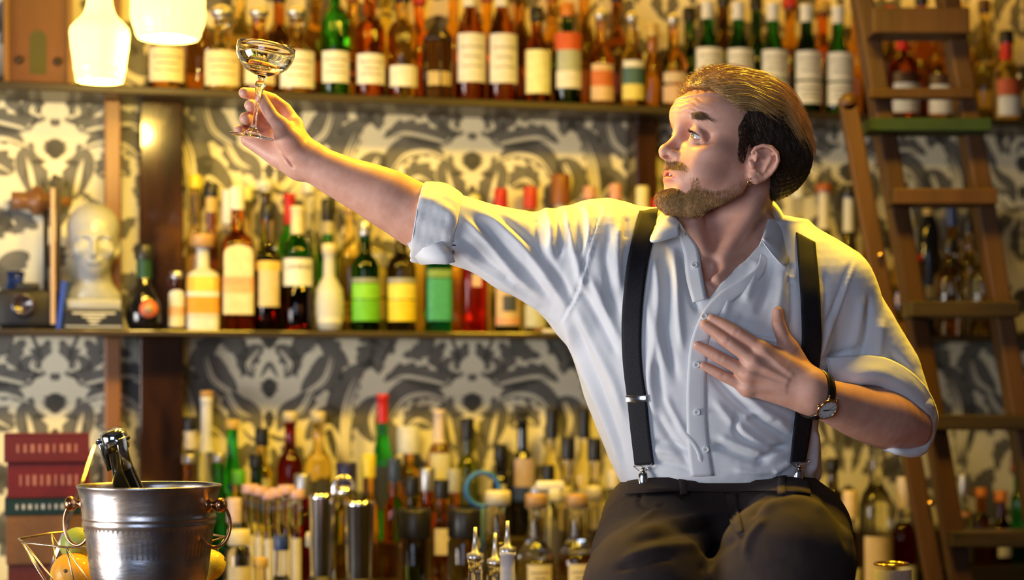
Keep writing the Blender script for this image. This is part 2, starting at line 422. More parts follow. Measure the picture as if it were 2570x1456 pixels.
board('shelf', 'highest shelf board above the whisky bottles, near the ceiling', -1.85, 1.75, 0, DW, 2.66, 2.68, dwood)
def post(px0, px1, d0, d1, z0, z1, m, name, label):
    u0, u1 = upx(px0, d0), upx(px1, d0)
    return board(name, label, u0, u1, d0, d1, z0, z1, m, 'post', 0.004)
def posts(px0, px1, d0, d1, m, lab):
    for (z0, z1, w) in ((ZT+0.0, 2.66, 'above the top shelf'), (ZM, ZT-0.018, 'between the two long shelves'), (1.06, ZM-0.014, 'below the middle shelf')):
        if w.startswith('above') and px0 != 262: continue
        post(px0, px1, d0, d1, z0, z1, m, 'shelf_post', lab+' '+w)
posts(262, 304, 0.10, 0.15, lwood, 'slim light brown post')
posts(350, 460, 0.09, DW, pwood, 'broad glossy dark post behind the small round-seal bottle,')
posts(1597, 1650, 0.09, DW, pwood, "glossy dark post beside the man's face,")
# back counter with two display steps
board('back_counter', 'dark counter of the back bar below the wallpaper', -1.85, 1.75, -0.42, DW, 0.86, 0.90, dwood, 'counter')
tag(MB().box(tuple(W(-0.05, -0.10, 0.43)), (3.5, 0.5, 0.86), R=RW).build('back_bar_cabinet', dwood, None, False), 'dark cabinet base standing under the back counter', 'cabinet')
board('bottle_step', 'low front display step of bottles on the back counter', -0.80, 1.75, -0.13, 0.03, 0.90, 0.98, dwood, 'step')
board('bottle_step', 'high rear display step of bottles against the wallpaper', -0.80, 1.75, 0.03, DW, 0.90, 1.06, dwood, 'step')
# the bar he sits on
bwood = mat('bar_top_wood', (0.075, 0.032, 0.014), rough=0.28, noise=(4, (0.12, 0.055, 0.022), (1, 8, 1)), coat=0.4)
bar = tag(empty('bar_counter', (0, 2.92, 0)), 'long wooden bar counter in front, carrying the seated man and the ice bucket', 'counter')
o = MB().box((0, 0, 1.02), (4.6, 0.44, 0.04), bev=0.008).build('bar_top', bwood, bar, False)
o = MB().box((0, 0.02, 0.5), (4.5, 0.36, 1.0)).build('bar_front', dwood, bar, False)
# ------------------------------------------------------------------ wooden step ladder
ldw = mat('ladder_wood', (0.055, 0.023, 0.007), rough=0.5, noise=(12, (0.09, 0.040, 0.012), (1, 1, 0.12)), bump=(60, 0.2, (1, 1, 0.1)))
grn = mat('green_tread', (0.010, 0.028, 0.008), rough=0.7, noise=(20, (0.014, 0.04, 0.010)))
brass = mat('brass', (0.75, 0.45, 0.12), rough=0.25, metal=1.0)
def build_ladder():
    YA = 4.02
    base = pw(2470, 974+1.41*F_PX/YA, YA); lad = tag(empty('step_ladder', (base[0], YA, 0)), 'old wooden step ladder leaning in front of the right-hand shelves', 'ladder')
    def loc(px, py, Y): return Vector(pw(px, py, Y))-lad.location
    def rail(p0, p1, w, dth, name):
        a, b = loc(*p0), loc(*p1); ax = (b-a); L_ = ax.length; ax.normalize(); y = Vector((0, 1, 0)); y = (y-ax*y.dot(ax)).normalized(); x = y.cross(ax)
        R = Matrix((x, y, ax)).transposed()
        return MB().box(tuple((a+b)/2), (w, dth, L_), R=R, bev=0.004).build(name, ldw, lad, False)
    gz = 974+EYE*F_PX/YA
    def dn(x0, y0, x1, y1, Y0=YA):      # continue the line down to the floor
        t = (gz-y0)/(y1-y0); return (x0+(x1-x0)*t, gz, Y0)
    rail((2152, -60, YA+0.10), dn(2210, 400, 2400, 1456), 0.040, 0.070, 'rail')
    rail((2368, -60, YA+0.10), dn(2474, 400, 2640, 1456), 0.040, 0.070, 'rail')
    rail((2128, 262, YA-0.03), dn(2155, 400, 2345, 1456, YA-0.03), 0.038, 0.030, 'rear_leg')
    top = loc(2128, 256, YA-0.03); MB().tube([top+Vector((0, -0.015, 0)), top+Vector((0, 0.015, 0))], 0.019, 16).build('rounded_end', ldw, lad)
    for i, (y, x0, x1, th, m) in enumerate([(62, 2180, 2420, .055, ldw), (236, 2180, 2440, .022, ldw), (320, 2170, 2475, .028, grn), (498, 2232, 2490, .034, ldw), (778, 2275, 2545, .034, dwood), (1060, 2330, 2600, .032, dwood), (1350, 2375, 2650, .034, dwood), (1640, 2420, 2700, .034, ldw), (1930, 2470, 2750, .034, ldw), (2210, 2520, 2800, .034, ldw)]):
        Yt = YA+0.03
        a, b = loc(x0, y, Yt), loc(x1, y, Yt)
        c = (a+b)/2
        MB().box((c.x, c.y, c.z), ((b-a).length, 0.10 if th > .025 else 0.03, th), bev=0.003).build('tread', m, lad, False)
    for px, py in ((2337, 1264), (2212, 640)):
        c = loc(px, py, YA-0.06); MB().tube([c, c+Vector((0, 0.03, 0))], 0.006, 12).build('brass_bolt', brass, lad)
build_ladder()
# ------------------------------------------------------------------ glass pendant lamps
def glow(name, col, e):
    m = mat(name, col, rough=0.3); b = m.node_tree.nodes['Principled BSDF'].inputs
    b['Emission Color'].default_value = (*col, 1); b['Emission Strength'].default_value = e
    return m
def pendant(px, py_b, Y, prof, label, seg, ribs, e):
    """prof: (radius px, row) from the bottom rim up"""
    s_ = Y/F_PX; o = pw(px, py_b, Y); lamp = tag(empty('pendant_lamp', o), label, 'lamp')
    g = glow('lit_glass_shade', (1.0, 0.80, 0.28), e)
    pr = [(r*s_, (py_b-y)*s_) for r, y in prof]
    pr = spl(pr, 40); rr = [(r, z) for r, z in pr]
    mb = MB(); n = len(rr)
    V = []; Fc = []
    for r, z in rr+[(r-0.002, z) for r, z in reversed(rr)]:
        for j in range(seg):
            a = 2*math.pi*j/seg; q = 1+ribs[0]*math.cos(ribs[1]*a)+ribs[2]*math.cos(z*ribs[3]); V.append((r*q*math.cos(a), r*q*math.sin(a), z))
    for k in range(2*n-1):
        for j in range(seg): Fc.append((k*seg+j, k*seg+(j+1) % seg, (k+1)*seg+(j+1) % seg, (k+1)*seg+j))
    mb.add(V, Fc).build('lamp_shade', g, lamp)
    zt = rr[-1][1]
    MB().lathe([(0.001, zt), (0.022, zt), (0.020, zt+0.05), (0.006, zt+0.07), (0.0001, zt+0.07)], 20).build('lamp_holder', brass, lamp)
    MB().tube([(0, 0, zt+0.06), (0, 0, 3.0-o[2])], 0.003, 8).build('cord', mat('black_cord', (0.01, 0.01, 0.01)), lamp)
    MB().lathe([(0.0001, 0.02), (0.012, 0.03), (0.018, 0.05), (0.010, 0.075), (0.0001, 0.08)], 16, cap=False).build('bulb', glow('bulb_glow', (1.0, 0.74, 0.3), 40), lamp)
    d = bpy.data.lights.new('pendant_bulb', 'POINT'); d.energy = 7; d.color = (1, 0.68, 0.16); d.shadow_soft_size = 0.03
    l = bpy.data.objects.new('pendant_bulb', d); COL.objects.link(l); l.location = (o[0], o[1], o[2]-0.03)
pendant(250, 205, 3.62, [(58, 205), (61, 196), (62, 186), (66, 172), (66, 160), (72, 120), (75, 90), (73, 72), (60, 56), (44, 40), (36, 22), (32, 0), (30, -20)], 'lit pendant lamp with ribbed bell glass, leftmost and lower one', 64, (0.0, 8, 0.006, 900), 1.5)
pendant(422, 98, 3.62, [(60, 98), (76, 97), (84, 78), (91, 50), (93, 18), (88, -20), (66, -50), (34, -66), (30, -80)], 'lit pendant lamp with round beaded glass shade, to the right of the bell one', 96, (0.012, 24, 0.010, 1300), 1.6)
# ------------------------------------------------------------------ bottles
PAL = dict(clear=(0.93, 0.93, 0.88), pale=(0.95, 0.88, 0.60), straw=(0.92, 0.72, 0.28), amber=(0.85, 0.42, 0.06), dark_amber=(0.50, 0.15, 0.02), orange=(0.85, 0.22, 0.02), red=(0.65, 0.02, 0.02), deep_red=(0.22, 0.008, 0.01),
           green=(0.04, 0.42, 0.07), bright_green=(0.02, 0.50, 0.06), dark_green=(0.01, 0.09, 0.03), olive=(0.20, 0.26, 0.05), teal=(0.01, 0.42, 0.20), yellow=(0.90, 0.62, 0.04), black=(0.006, 0.006, 0.008), brown=(0.10, 0.035, 0.010), smoke=(0.14, 0.11, 0.07), frost=(0.75, 0.78, 0.78))
def glassmat(c, fill=True):
    col = PAL[c]
    if c in ('black',): return mat('glass_'+c, col, rough=0.08, coat=0.6)
    if c == 'frost': return mat('glass_frost', col, rough=0.45, trans=0.35)
    m = mat('glass_'+c, col, rough=0.02, trans=1.0, ior=1.38 if fill else 1.12)
    return m
def paint(c, rough=0.5, metal=0.0):
    n = 'print_%02x%02x%02x' % tuple(int(max(0, min(1, v))*255) for v in c)
    return mat(n, c, rough=rough, metal=metal, noise=(70, tuple(v*0.86 for v in c)))
WHT, CRM, TAN, BLK, RED, GLD, BLU, ORG, GRN, YEL, PNK, SLV, DBR, CRK = (0.74, 0.72, 0.66), (0.72, 0.63, 0.42), (0.50, 0.36, 0.20), (0.012, 0.012, 0.016), (0.55, 0.02, 0.02), (0.62, 0.42, 0.12), (0.03, 0.06, 0.22), (0.62, 0.20, 0.03), (0.10, 0.42, 0.04), (0.80, 0.66, 0.05), (0.72, 0.36, 0.26), (0.6, 0.6, 0.62), (0.08, 0.035, 0.015), (0.45, 0.27, 0.12)
# outlines: fractions of (radius, height) below the neck and of the neck
def outline(shape, r, h):
    rn = max(0.0125, min(0.016, r*0.40)); P_ = {
        'claret': [(0.0, 0), (0.9, 0), (1, .02), (1, .60), (.97, .64), (.80, .70), (.52, .74)],
        'round': [(0, 0), (0.9, 0), (1, .02), (1, .50), (.97, .56), (.85, .63), (.60, .69), (.45, .72)],
        'whisky': [(0, 0), (0.9, 0), (1, .02), (1, .58), (.96, .64), (.80, .69), (.52, .73)],
        'tall': [(0, 0), (0.9, 0), (1, .015), (1, .50), (.94, .57), (.72, .66), (.52, .74)],
        'burgundy': [(0, 0), (0.9, 0), (1, .02), (1, .40), (.93, .50), (.72, .60), (.52, .70)],
        'squat': [(0, 0), (0.9, 0), (1, .03), (1, .42), (.96, .50), (.80, .58), (.50, .66)],
        'oval': [(0, 0), (0.6, 0), (.82, .04), (.98, .22), (1, .38), (.90, .54), (.62, .64), (.42, .70)],
        'onion': [(0, 0), (0.8, 0), (1, .10), (1, .30), (.80, .45), (.52, .55)],
        'square': [(0, 0), (0.92, 0), (1, .015), (1, .64), (.94, .68), (.60, .72)],
        'jar': [(0, 0), (0.92, 0), (1, .02), (1, .80), (.92, .84)],
        'capsule': [(0, 0), (0.95, 0), (1, .02), (1, .70), (.92, .84), (.70, .93), (.45, .97)],
        'mini': [(0, 0), (0.9, 0), (1, .02), (1, .60), (.8, .68), (.5, .74)]}[shape]
    pr = [(max(a*r, 1e-4), b*h) for a, b in P_]
    if shape == 'jar': return pr+[(0.86*r, h*0.86), (0.86*r, h*0.90)], 0.86*r
    zt = pr[-1][1]
    pr += [(rn*1.05, min(zt+0.03*h, h*0.985)), (rn, h*0.90 if zt < .9*h else h*.985), (rn, h*0.965 if zt < .9*h else h*.99), (rn*1.12, h*0.972 if zt < .9*h else h*.992), (rn*1.12, h)]
    return pr, rn
def curved(r, z0, z1, a0, a1, sq=None, t=0.0005, n=18, top='flat'):
    """label wrapped on the bottle, angles in degrees, 0 = towards the room"""
    V = []; Fc = []
    m = 5
    for i in range(n+1):
        a = math.radians(a0+(a1-a0)*i/n-90); ca, sa = math.cos(a), math.sin(a); q = 1.0
        if sq: q = (abs(ca)**sq+abs(sa)**sq)**(-1.0/sq)
        rr = r*q; s_ = abs(2*i/n-1)
        zz = z1 if top == 'flat' else z1-(z1-z0)*0.28*(1-math.sqrt(max(0, 1-s_*s_)))
        for k in (rr+0.0004, rr+0.0004+t): V += [(k*ca, k*sa, z0), (k*ca, k*sa, zz)]
    for i in range(n):
        a, b = i*4, i*4+4
        Fc += [(a+2, b+2, b+3, a+3), (a+1, b+1, b, a), (a+3, b+3, b+1, a+1), (a, b, b+2, a+2)]
    Fc += [(0, 2, 3, 1), (n*4+1, n*4+3, n*4+2, n*4)]
    return V, Fc
TXT = {}
def text_on(s, size, loc, m, parent, name='lettering', bend=None):
    cu = bpy.data.curves.new('txt', 'FONT'); cu.body = s; cu.size = size; cu.align_x = 'CENTER'; cu.extrude = 0.0002
    o = bpy.data.objects.new('txt', cu); COL.objects.link(o); bpy.context.view_layer.update()
    me = bpy.data.meshes.new_from_object(o.evaluated_get(bpy.context.evaluated_depsgraph_get())); COL.objects.unlink(o); bpy.data.objects.remove(o)
    for v in me.vertices:
        x, y, z = v.co
        if bend: a = x/bend; v.co = (math.sin(a)*(bend+0.0012), -math.cos(a)*(bend+0.0012)-z, y)
        else: v.co = (x, -z, y)
    t = link(name, me, m, parent, False); t.location = loc; return t
BN = 0; BOT = {}
def bottle(name, loc, r, h, shape='whisky', glass='amber', level=None, empty_glass='clear', cap=None, labels=(), foil=None, sq=None, rz=None, seg=28, text=None):
    """cap: (colour, height, radius factor, kind); labels: (z0, z1, colour, half angle, 'flat'/'arch') as fractions; foil: (colour, z from)"""
    key = (r, h, shape, glass, level, cap, tuple(labels), foil, sq, text)
    t = empty(name, loc, TH if rz is None else rz)
    pr, rn = outline(shape, r, h)
    if key in BOT:
        for ch in BOT[key]:
            c = ch.copy(); COL.objects.link(c); c.parent = t
            for g in [x for x in COL.objects if x.parent is ch]:
                d = g.copy(); COL.objects.link(d); d.parent = c
        return t
    parts = []
    sqq = (sq, 0.55*r) if sq else None
    mats = [glassmat(glass)]; mf = None
    if level and level < 0.99:
        mats.append(glassmat(empty_glass, False)); zc = level*h
        out = []
        for i, (a, b) in enumerate(pr):
            if i and pr[i-1][1] < zc < b:
                f = (zc-pr[i-1][1])/(b-pr[i-1][1]); out.append((pr[i-1][0]+(a-pr[i-1][0])*f, zc))
            out.append((a, b))
        pr2 = out; mf = lambda p, q: 1 if (p[1]+q[1])/2 > zc else 0
        # two bodies: the filled part and the empty part above it
        lo = [p for p in pr2 if p[1] <= zc+1e-6]; hi = [p for p in pr2 if p[1] >= zc-1e-6]
        mb = MB(); mb.lathe(lo, seg, sq=sqq); parts.append(mb.build('liquid_filled_glass', mats[0], t))
        mb = MB(); mb.lathe([(hi[0][0]*0.995, hi[0][1]+0.0004)]+hi[1:], seg, sq=sqq); parts.append(mb.build('glass_neck', mats[1], t))
    else:
        mb = MB(); mb.lathe(pr, seg, sq=sqq); parts.append(mb.build('glass_body', mats[0], t))
    if foil:
        c, z0 = foil[:2]; zz = [(a, b) for a, b in pr if b >= z0*h]
        fp = [(np.interp(z0*h, [p[1] for p in pr], [p[0] for p in pr])+0.0006, z0*h)]+[(a+0.0006, b) for a, b in zz[:-1]]+[(zz[-1][0]+.0006, h+0.0008), (0.0001, h+0.0008)]
        parts.append(MB().lathe(fp, 20, cap=False).build('neck_foil', paint(c, 0.4), t))
    if cap:
        c, ch_, cf, kind = cap; R_ = rn*cf
        if kind == 'cork': p_ = [(R_*0.9, h-0.001), (R_, h), (R_, h+ch_*0.8), (R_*0.9, h+ch_), (0.0001, h+ch_)]
        elif kind == 'ball': p_ = [(rn, h)]+[(R_*math.sin(a), h+ch_*0.5-ch_*0.5*math.cos(a)) for a in np.linspace(0.5, math.pi-0.02, 9)]
        elif kind == 'pour': p_ = [(R_*1.2, h-0.001), (R_*1.2, h+0.006), (R_*0.55, h+0.010), (R_*0.35, h+0.03), (R_*0.25, h+ch_), (0.0001, h+ch_)]
        else: p_ = [(R_, h-ch_*0.55), (R_*1.02, h-ch_*0.5), (R_*1.02, h+ch_*0.42), (R_*0.94, h+ch_*0.5), (0.0001, h+ch_*0.5)]
        parts.append(MB().lathe(p_, 20, cap=(kind == 'x')).build('stopper' if kind in ('cork', 'ball') else 'pourer' if kind == 'pour' else 'cap', paint(c, 0.35, 0.9 if c == SLV or c == GLD else 0.0), t))
    for k, lb in enumerate(labels):
        z0, z1, c, ha = lb[:4]; top = 'arch' if 'arch' in lb else 'flat'
        zs = [p[1] for p in pr]; rs = [p[0] for p in pr]; rl = max(np.interp(z0*h, zs, rs), np.interp(z1*h, zs, rs))
        V, Fc = curved(rl*(1.0), z0*h, z1*h, -ha, ha, sq, t=0.0004+0.0003*k, top=top)
        l_ = MB().add(V, Fc).build('label', paint(c, 0.55), t, False); parts.append(l_)
        if lb[-1] == 'text':
            for q in range(3):
                zz = z0+(z1-z0)*(0.72-0.2*q); w_ = ha*(0.75, 0.5, 0.62)[q]
                V, Fc = curved(rl, zz*h-0.0012, zz*h+0.0012, -w_, w_, sq, t=0.0009+0.0003*k); MB().add(V, Fc).build('print_line', paint((0.10, 0.08, 0.06)), l_, False)
    if text: text_on(text[0], text[1], (0, 0, text[2]*h), paint(text[3]), parts[-1], bend=r)
    BOT[key] = parts
    return t
ITEMS = []     # (order key, object, description, category, row phrase)
QUEUE = []
def put(px, top, row, wpx, desc, shape='whisky', glass='amber', **k):
    """queue a bottle that shows at column px with its top at image row `top`"""
    QUEUE.append([px, top, row, wpx, desc, shape, glass, k])
def place_all():
    geo = []
    for px, top, row, wpx, desc, shape, glass, k in QUEUE:
        d, zb, phrase = ROWS[row]; u = upx(px, d); Y = YB0+u*ST+d*CT
        geo.append([u, d, wpx*Y/F_PX/2, row])
    for a in list(range(len(geo)))*4:          # neighbours in a row must not touch
        for b in range(len(geo)):
            if a < b and geo[a][3][0] in geo[b][3]:
                D = math.hypot(geo[a][0]-geo[b][0], geo[a][1]-geo[b][1])
                ex = geo[a][2]+geo[b][2]+0.001-D
                if ex > 0:
                    f = (D-0.001)/(geo[a][2]+geo[b][2])
                    if f > 0.80: geo[a][2] *= f; geo[b][2] *= f
                    else:
                        geo[a][2] *= 0.86; geo[b][2] *= 0.86; sh = (geo[a][2]+geo[b][2]+0.001-D)/2; sg = 1 if geo[a][0] < geo[b][0] else -1
                        if sh > 0: geo[a][0] -= sg*sh; geo[b][0] += sg*sh
    for (px, top, row, wpx, desc, shape, glass, k), (u, d, r, _) in zip(QUEUE, geo):
        zb, phrase = ROWS[row][1:]; Y = YB0+u*ST+d*CT
        h = (EYE-(top-HOR)*Y/F_PX)-zb; cap = k.get('cap')
        if cap: h -= cap[1]*(1.0 if cap[3] in ('cork', 'ball', 'pour') else 0.5)
        nm = k.pop('name', 'bottle')
        o = bottle(nm, tuple(W(u, d, zb+0.0004)), round(r, 4), round(h, 3), shape, glass, **k)
        ITEMS.append((px, o, desc, 'bottle', phrase))
ROWS = {'T': (0.045, ZT, 'on the top shelf'), 'U': (0.128, ZT, 'at the back of the top shelf'),
        'M': (0.045, ZM, 'on the middle shelf'), 'N': (0.130, ZM, 'at the back of the middle shelf'),
        'A': (0.095, 1.06, 'on the rear counter step'), 'B': (-0.045, 0.98, 'on the front counter step'), 'C': (-0.18, 0.90, 'on the back counter'), 'D': (-0.30, 0.90, 'at the front of the back counter')}
C = lambda col, hh=0.03, f=1.25, kind='cap': (col, hh, f, kind)
def Lb(a, b, c, ha=62, *r): return (a, b, c, ha)+r
# ---- top shelf, front row
W1 = dict(shape='whisky', glass='amber', sq=None)
put(417, 30, 'T', 92, 'amber bottle with tall cream label below the round lamp', 'whisky', 'amber', labels=(Lb(.10, .62, CRM, 66, 'text'),), cap=C(DBR, .03, 1.3, 'cork'))
put(556, 12, 'T', 92, 'wide bottle with a square cream label and ornate clear stopper', 'squat', 'pale', labels=(Lb(.06, .54, CRM, 66, 'text'),), cap=C(SLV, .035, 1.6, 'ball'))
put(650, 15, 'T', 84, 'bottle with a short cream label, seen through the raised glass', 'squat', 'amber', labels=(Lb(.10, .50, CRM, 62),), cap=C(SLV, .03, 1.5, 'ball'))
put(744, 16, 'T', 92, 'wide pale bottle with a big plain white label', 'squat', 'straw', labels=(Lb(.07, .55, WHT, 66, 'text'),), cap=C(SLV, .03, 1.5, 'ball'))
put(840, -60, 'T', 74, 'bright green shouldered bottle with a white label', 'claret', 'green', labels=(Lb(.10, .36, WHT, 64, 'text'),), foil=(GLD, .9))
put(928, -40, 'T', 76, 'red-orange bottle with a white label', 'claret', 'orange', labels=(Lb(.11, .39, WHT, 64, 'text'),), cap=C(RED))
put(1010, -30, 'T', 76, 'pale bottle with a low white label', 'claret', 'straw', labels=(Lb(.10, .30, WHT, 64),), cap=C(BLK))
put(1180, -40, 'T', 76, 'very tall white-labelled amber bottle', 'tall', 'dark_amber', labels=(Lb(.15, .56, WHT, 66, 'text'),), foil=(WHT, .8))
put(1260, -40, 'T', 76, 'very tall white-labelled amber bottle', 'tall', 'dark_amber', labels=(Lb(.15, .56, WHT, 66, 'text'),), foil=(WHT, .8))
put(1347, 20, 'T', 68, 'dark bottle with a tall pale yellow label', 'tall', 'dark_amber', labels=(Lb(.10, .58, (0.80, 0.78, 0.42), 66),), cap=C(BLK))
put(1424, 10, 'T', 70, 'dark green bottle with an orange-red shoulder band and white label', 'whisky', 'dark_green', labels=(Lb(.16, .34, WHT, 66), Lb(.34, .56, (0.42, 0.45, 0.34), 60), Lb(.56, .74, (0.62, 0.10, 0.02), 80)), cap=C(ORG))
put(1508, 22, 'T', 64, 'amber bottle with rust and cream label bands', 'round', 'amber', labels=(Lb(.05, .22, (0.66, 0.46, 0.26), 66), Lb(.22, .40, (0.55, 0.14, 0.03), 66), Lb(.40, .48, (0.66, 0.46, 0.26), 60)), cap=C(SLV, .03, 1.2, 'ball'))
put(1586, 28, 'T', 62, 'clear bottle with teal label over a yellow band', 'round', 'straw', labels=(Lb(.08, .26, (0.72, 0.62, 0.16), 66), Lb(.26, .46, (0.05, 0.12, 0.12), 66), Lb(.46, .54, WHT, 60)), cap=C(SLV, .03, 1.2, 'ball'))
put(1637, 60, 'T', 40, 'narrow amber bottle squeezed between two banded bottles', 'tall', 'amber', cap=C(GLD))
put(1690, 34, 'T', 68, 'amber bottle with two tan label bands, left of the green wine bottles', 'round', 'amber', labels=(Lb(.06, .26, (0.60, 0.40, 0.24), 66), Lb(.30, .42, (0.60, 0.46, 0.30), 62)), cap=C(SLV, .03, 1.2, 'ball'))
for i_, (x, y) in enumerate(((1776, 6), (1853, 8), (1940, 10), (2024, 14), (2103, 18))):
    put(x, y, 'T', 74, 'white-foiled green wine bottle', 'burgundy', 'green' if i_ != 3 else 'dark_green', labels=(Lb(.08, .28, WHT, 68, 'text') if i_ > 2 else Lb(.10, .28, WHT, 68), Lb(.30, .56, WHT, 68, 'text')), foil=(WHT, .84))
put(2196, 92, 'T', 62, 'black-topped bottle with a white label behind the ladder rail', 'claret', 'brown', labels=(Lb(.32, .72, WHT, 64),), cap=C(BLK))
put(2266, 68, 'T', 78, 'orange amber bottle with red neck above the green ladder tread', 'round', 'orange', labels=(Lb(.04, .22, WHT, 66), Lb(.26, .36, WHT, 60), Lb(.36, .48, DBR, 70)), foil=(RED, .74))
put(2356, 60, 'T', 74, 'amber bottle with dark and white label seen between the ladder rails', 'round', 'amber', labels=(Lb(.04, .22, WHT, 66), Lb(.26, .36, WHT, 60), Lb(.36, .48, DBR, 70)), cap=C(GLD))
put(2526, 78, 'T', 74, 'pale bottle with a red band above a white label, at the far right', 'round', 'straw', labels=(Lb(.05, .28, WHT, 60), Lb(.30, .48, (0.55, 0.10, 0.03), 64)), cap=C(BLK), foil=(RED, .72))
# ---- top shelf, back row (mostly necks and shoulders)
NB = {500: 'left of the ornate-stoppered one', 604: 'behind the raised glass bowl, left side', 700: 'behind the raised glass bowl, right side', 792: 'left of the bright green one', 884: 'between the bright green and red-orange ones', 968: 'right of the red-orange one', 1052: 'left of the dark pointed lantern', 1138: 'right of the dark pointed lantern', 1222: 'between the two very tall white labels', 1304: 'left of the pale yellow label', 1386: 'right of the pale yellow label', 1466: 'left of the rust-banded one', 1548: 'right of the rust-banded one', 1730: 'left of the green wine bottles', 1815: 'behind the first two green wine bottles', 1898: 'behind the second and third green wine bottles', 1982: 'behind the third and fourth green wine bottles', 2064: 'behind the fourth and fifth green wine bottles', 2150: 'behind the left ladder rail', 2232: 'left of the red-necked orange one', 2312: 'right of the red-necked orange one', 2410: 'behind the right ladder rail', 2470: 'right of the right ladder rail'}
for x, y, w, g, c, dsc in ((500, -30, 70, 'amber', DBR, 'amber'), (604, -40, 66, 'straw', GLD, 'straw-coloured'), (700, -30, 70, 'dark_amber', BLK, 'deep amber'), (792, -40, 66, 'amber', GLD, 'amber'), (884, -30, 60, 'amber', ORG, 'amber'), (968, -45, 66, 'straw', GLD, 'straw-coloured'),
                           (1052, -20, 66, 'orange', RED, 'orange'), (1138, -40, 66, 'amber', GLD, 'amber'), (1222, -30, 64, 'amber', RED, 'amber'), (1304, -35, 64, 'dark_amber', GLD, 'deep amber'), (1386, -30, 60, 'amber', ORG, 'amber'), (1466, -40, 60, 'amber', RED, 'amber'), (1548, -30, 60, 'dark_amber', BLK, 'deep amber'),
                           (1730, 20, 60, 'dark_green', BLK, 'dark green'), (1815, -20, 64, 'brown', BLK, 'brown'), (1898, -10, 60, 'dark_green', BLK, 'dark green'), (1982, -10, 64, 'amber', RED, 'amber'), (2064, 0, 60, 'orange', GLD, 'orange'), (2150, -10, 66, 'amber', DBR, 'amber'), (2232, 20, 60, 'amber', RED, 'amber'), (2312, -20, 66, 'dark_amber', BLK, 'deep amber'), (2410, 10, 70, 'amber', GLD, 'amber'), (2470, 0, 60, 'straw', DBR, 'straw-coloured')):
    put(x, y, 'U', w, dsc+' bottle '+NB[x]+',', 'round', g, cap=C(c), labels=(Lb(.2, .45, CRM, 50),) if int(x) % 2 else ())
# ---- middle shelf, front row
put(443, 682, 'M', 42, 'miniature amber bottle with an arched pale label', 'mini', 'dark_amber', labels=(Lb(.06, .26, CRM, 64), Lb(.26, .42, (0.70, 0.40, 0.22), 64), Lb(.42, .72, (0.70, 0.68, 0.66), 60, 'arch')), cap=C(SLV, .014, 1.1))
put(509, 588, 'M', 78, 'cream bottle with yellow and orange label blocks and wide cork', 'square', 'frost', sq=5, labels=(Lb(.0, .14, WHT, 84), Lb(.14, .20, (0.60, 0.56, 0.48), 84), Lb(.20, .40, (0.72, 0.32, 0.03), 84), Lb(.40, .46, WHT, 84), Lb(.46, .64, (0.74, 0.44, 0.06), 84), Lb(.46, .64, (0.78, 0.60, 0.10), 30)), cap=C(CRK, .03, 1.9, 'cork'))
put(596, 470, 'M', 82, 'flat orange-red bottle with an arched cream label', 'square', 'orange', sq=6, labels=(Lb(.12, .28, CRM, 52), Lb(.28, .40, (0.70, 0.36, 0.20), 52), Lb(.28, .34, (0.72, 0.42, 0.22), 52), Lb(.40, .64, (0.74, 0.66, 0.44), 46, 'arch')), cap=C(WHT, .05, 1.2))
put(672, 515, 'M', 76, 'dark red bottle with a slanted yellow-topped label', 'round', 'deep_red', level=.62, empty_glass='straw', labels=(Lb(.20, .58, (0.60, 0.50, 0.30), 46), Lb(.50, .58, (0.72, 0.50, 0.12), 58)), cap=C(BLK, .03, 1.15))
put(746, 520, 'M', 78, 'deep red aperitif bottle with white band label and gold foil neck', 'claret', 'deep_red', level=.60, empty_glass='green', labels=(Lb(.36, .58, (0.72, 0.74, 0.72), 72),), foil=(CRM, .78), text=('CAMPARI', 0.0165, .49, (0.04, 0.03, 0.10)))
put(826, 612, 'M', 74, 'frosted white oval bottle with pale wooden stopper', 'oval', 'frost', labels=(Lb(.10, .50, (0.66, 0.68, 0.66), 60),), cap=C(CRM, .022, 1.3, 'cork'))
put(916, 556, 'M', 72, 'dark bottle with a bright green label', 'claret', 'dark_green', labels=(Lb(.10, .30, (0.14, 0.50, 0.03), 70), Lb(.31, .46, (0.22, 0.60, 0.04), 70), Lb(.47, .51, (0.30, 0.34, 0.30), 70)), cap=C(SLV, .03, 1.1))
put(1007, 556, 'M', 74, 'dark bottle with a bright yellow label', 'claret', 'smoke', labels=(Lb(.10, .30, (0.80, 0.62, 0.03), 70), Lb(.31, .46, (0.82, 0.70, 0.10), 70), Lb(.47, .51, (0.38, 0.40, 0.40), 70)), cap=C(SLV, .03, 1.1))
put(1100, 540, 'M', 66, 'emerald green bottle under the rolled cuff', 'square', 'teal', sq=4, labels=(Lb(.10, .48, (0.05, 0.34, 0.20), 56), Lb(.49, .56, (0.20, 0.34, 0.10), 56)), cap=C(BLK))
put(1190, 486, 'M', 62, 'ruby red bottle under the raised sleeve', 'square', 'red', sq=4, labels=(Lb(.36, .46, (0.70, 0.48, 0.40), 20),), cap=C((0.7, .68, .3), .03, 1.3, 'ball'))
put(1272, 600, 'M', 68, 'dark bottle with a tan picture label', 'claret', 'smoke', labels=(Lb(.08, .62, (0.60, 0.44, 0.24), 66), Lb(.10, .16, (0.70, 0.34, 0.20), 66), Lb(.24, .42, (0.06, 0.07, 0.10), 30)), cap=C(BLK))
put(1340, 640, 'M', 62, 'clear bottle with pale label behind the armpit of the shirt', 'squat', 'clear', labels=(Lb(.08, .40, (0.50, 0.52, 0.44), 56),), cap=C(SLV))
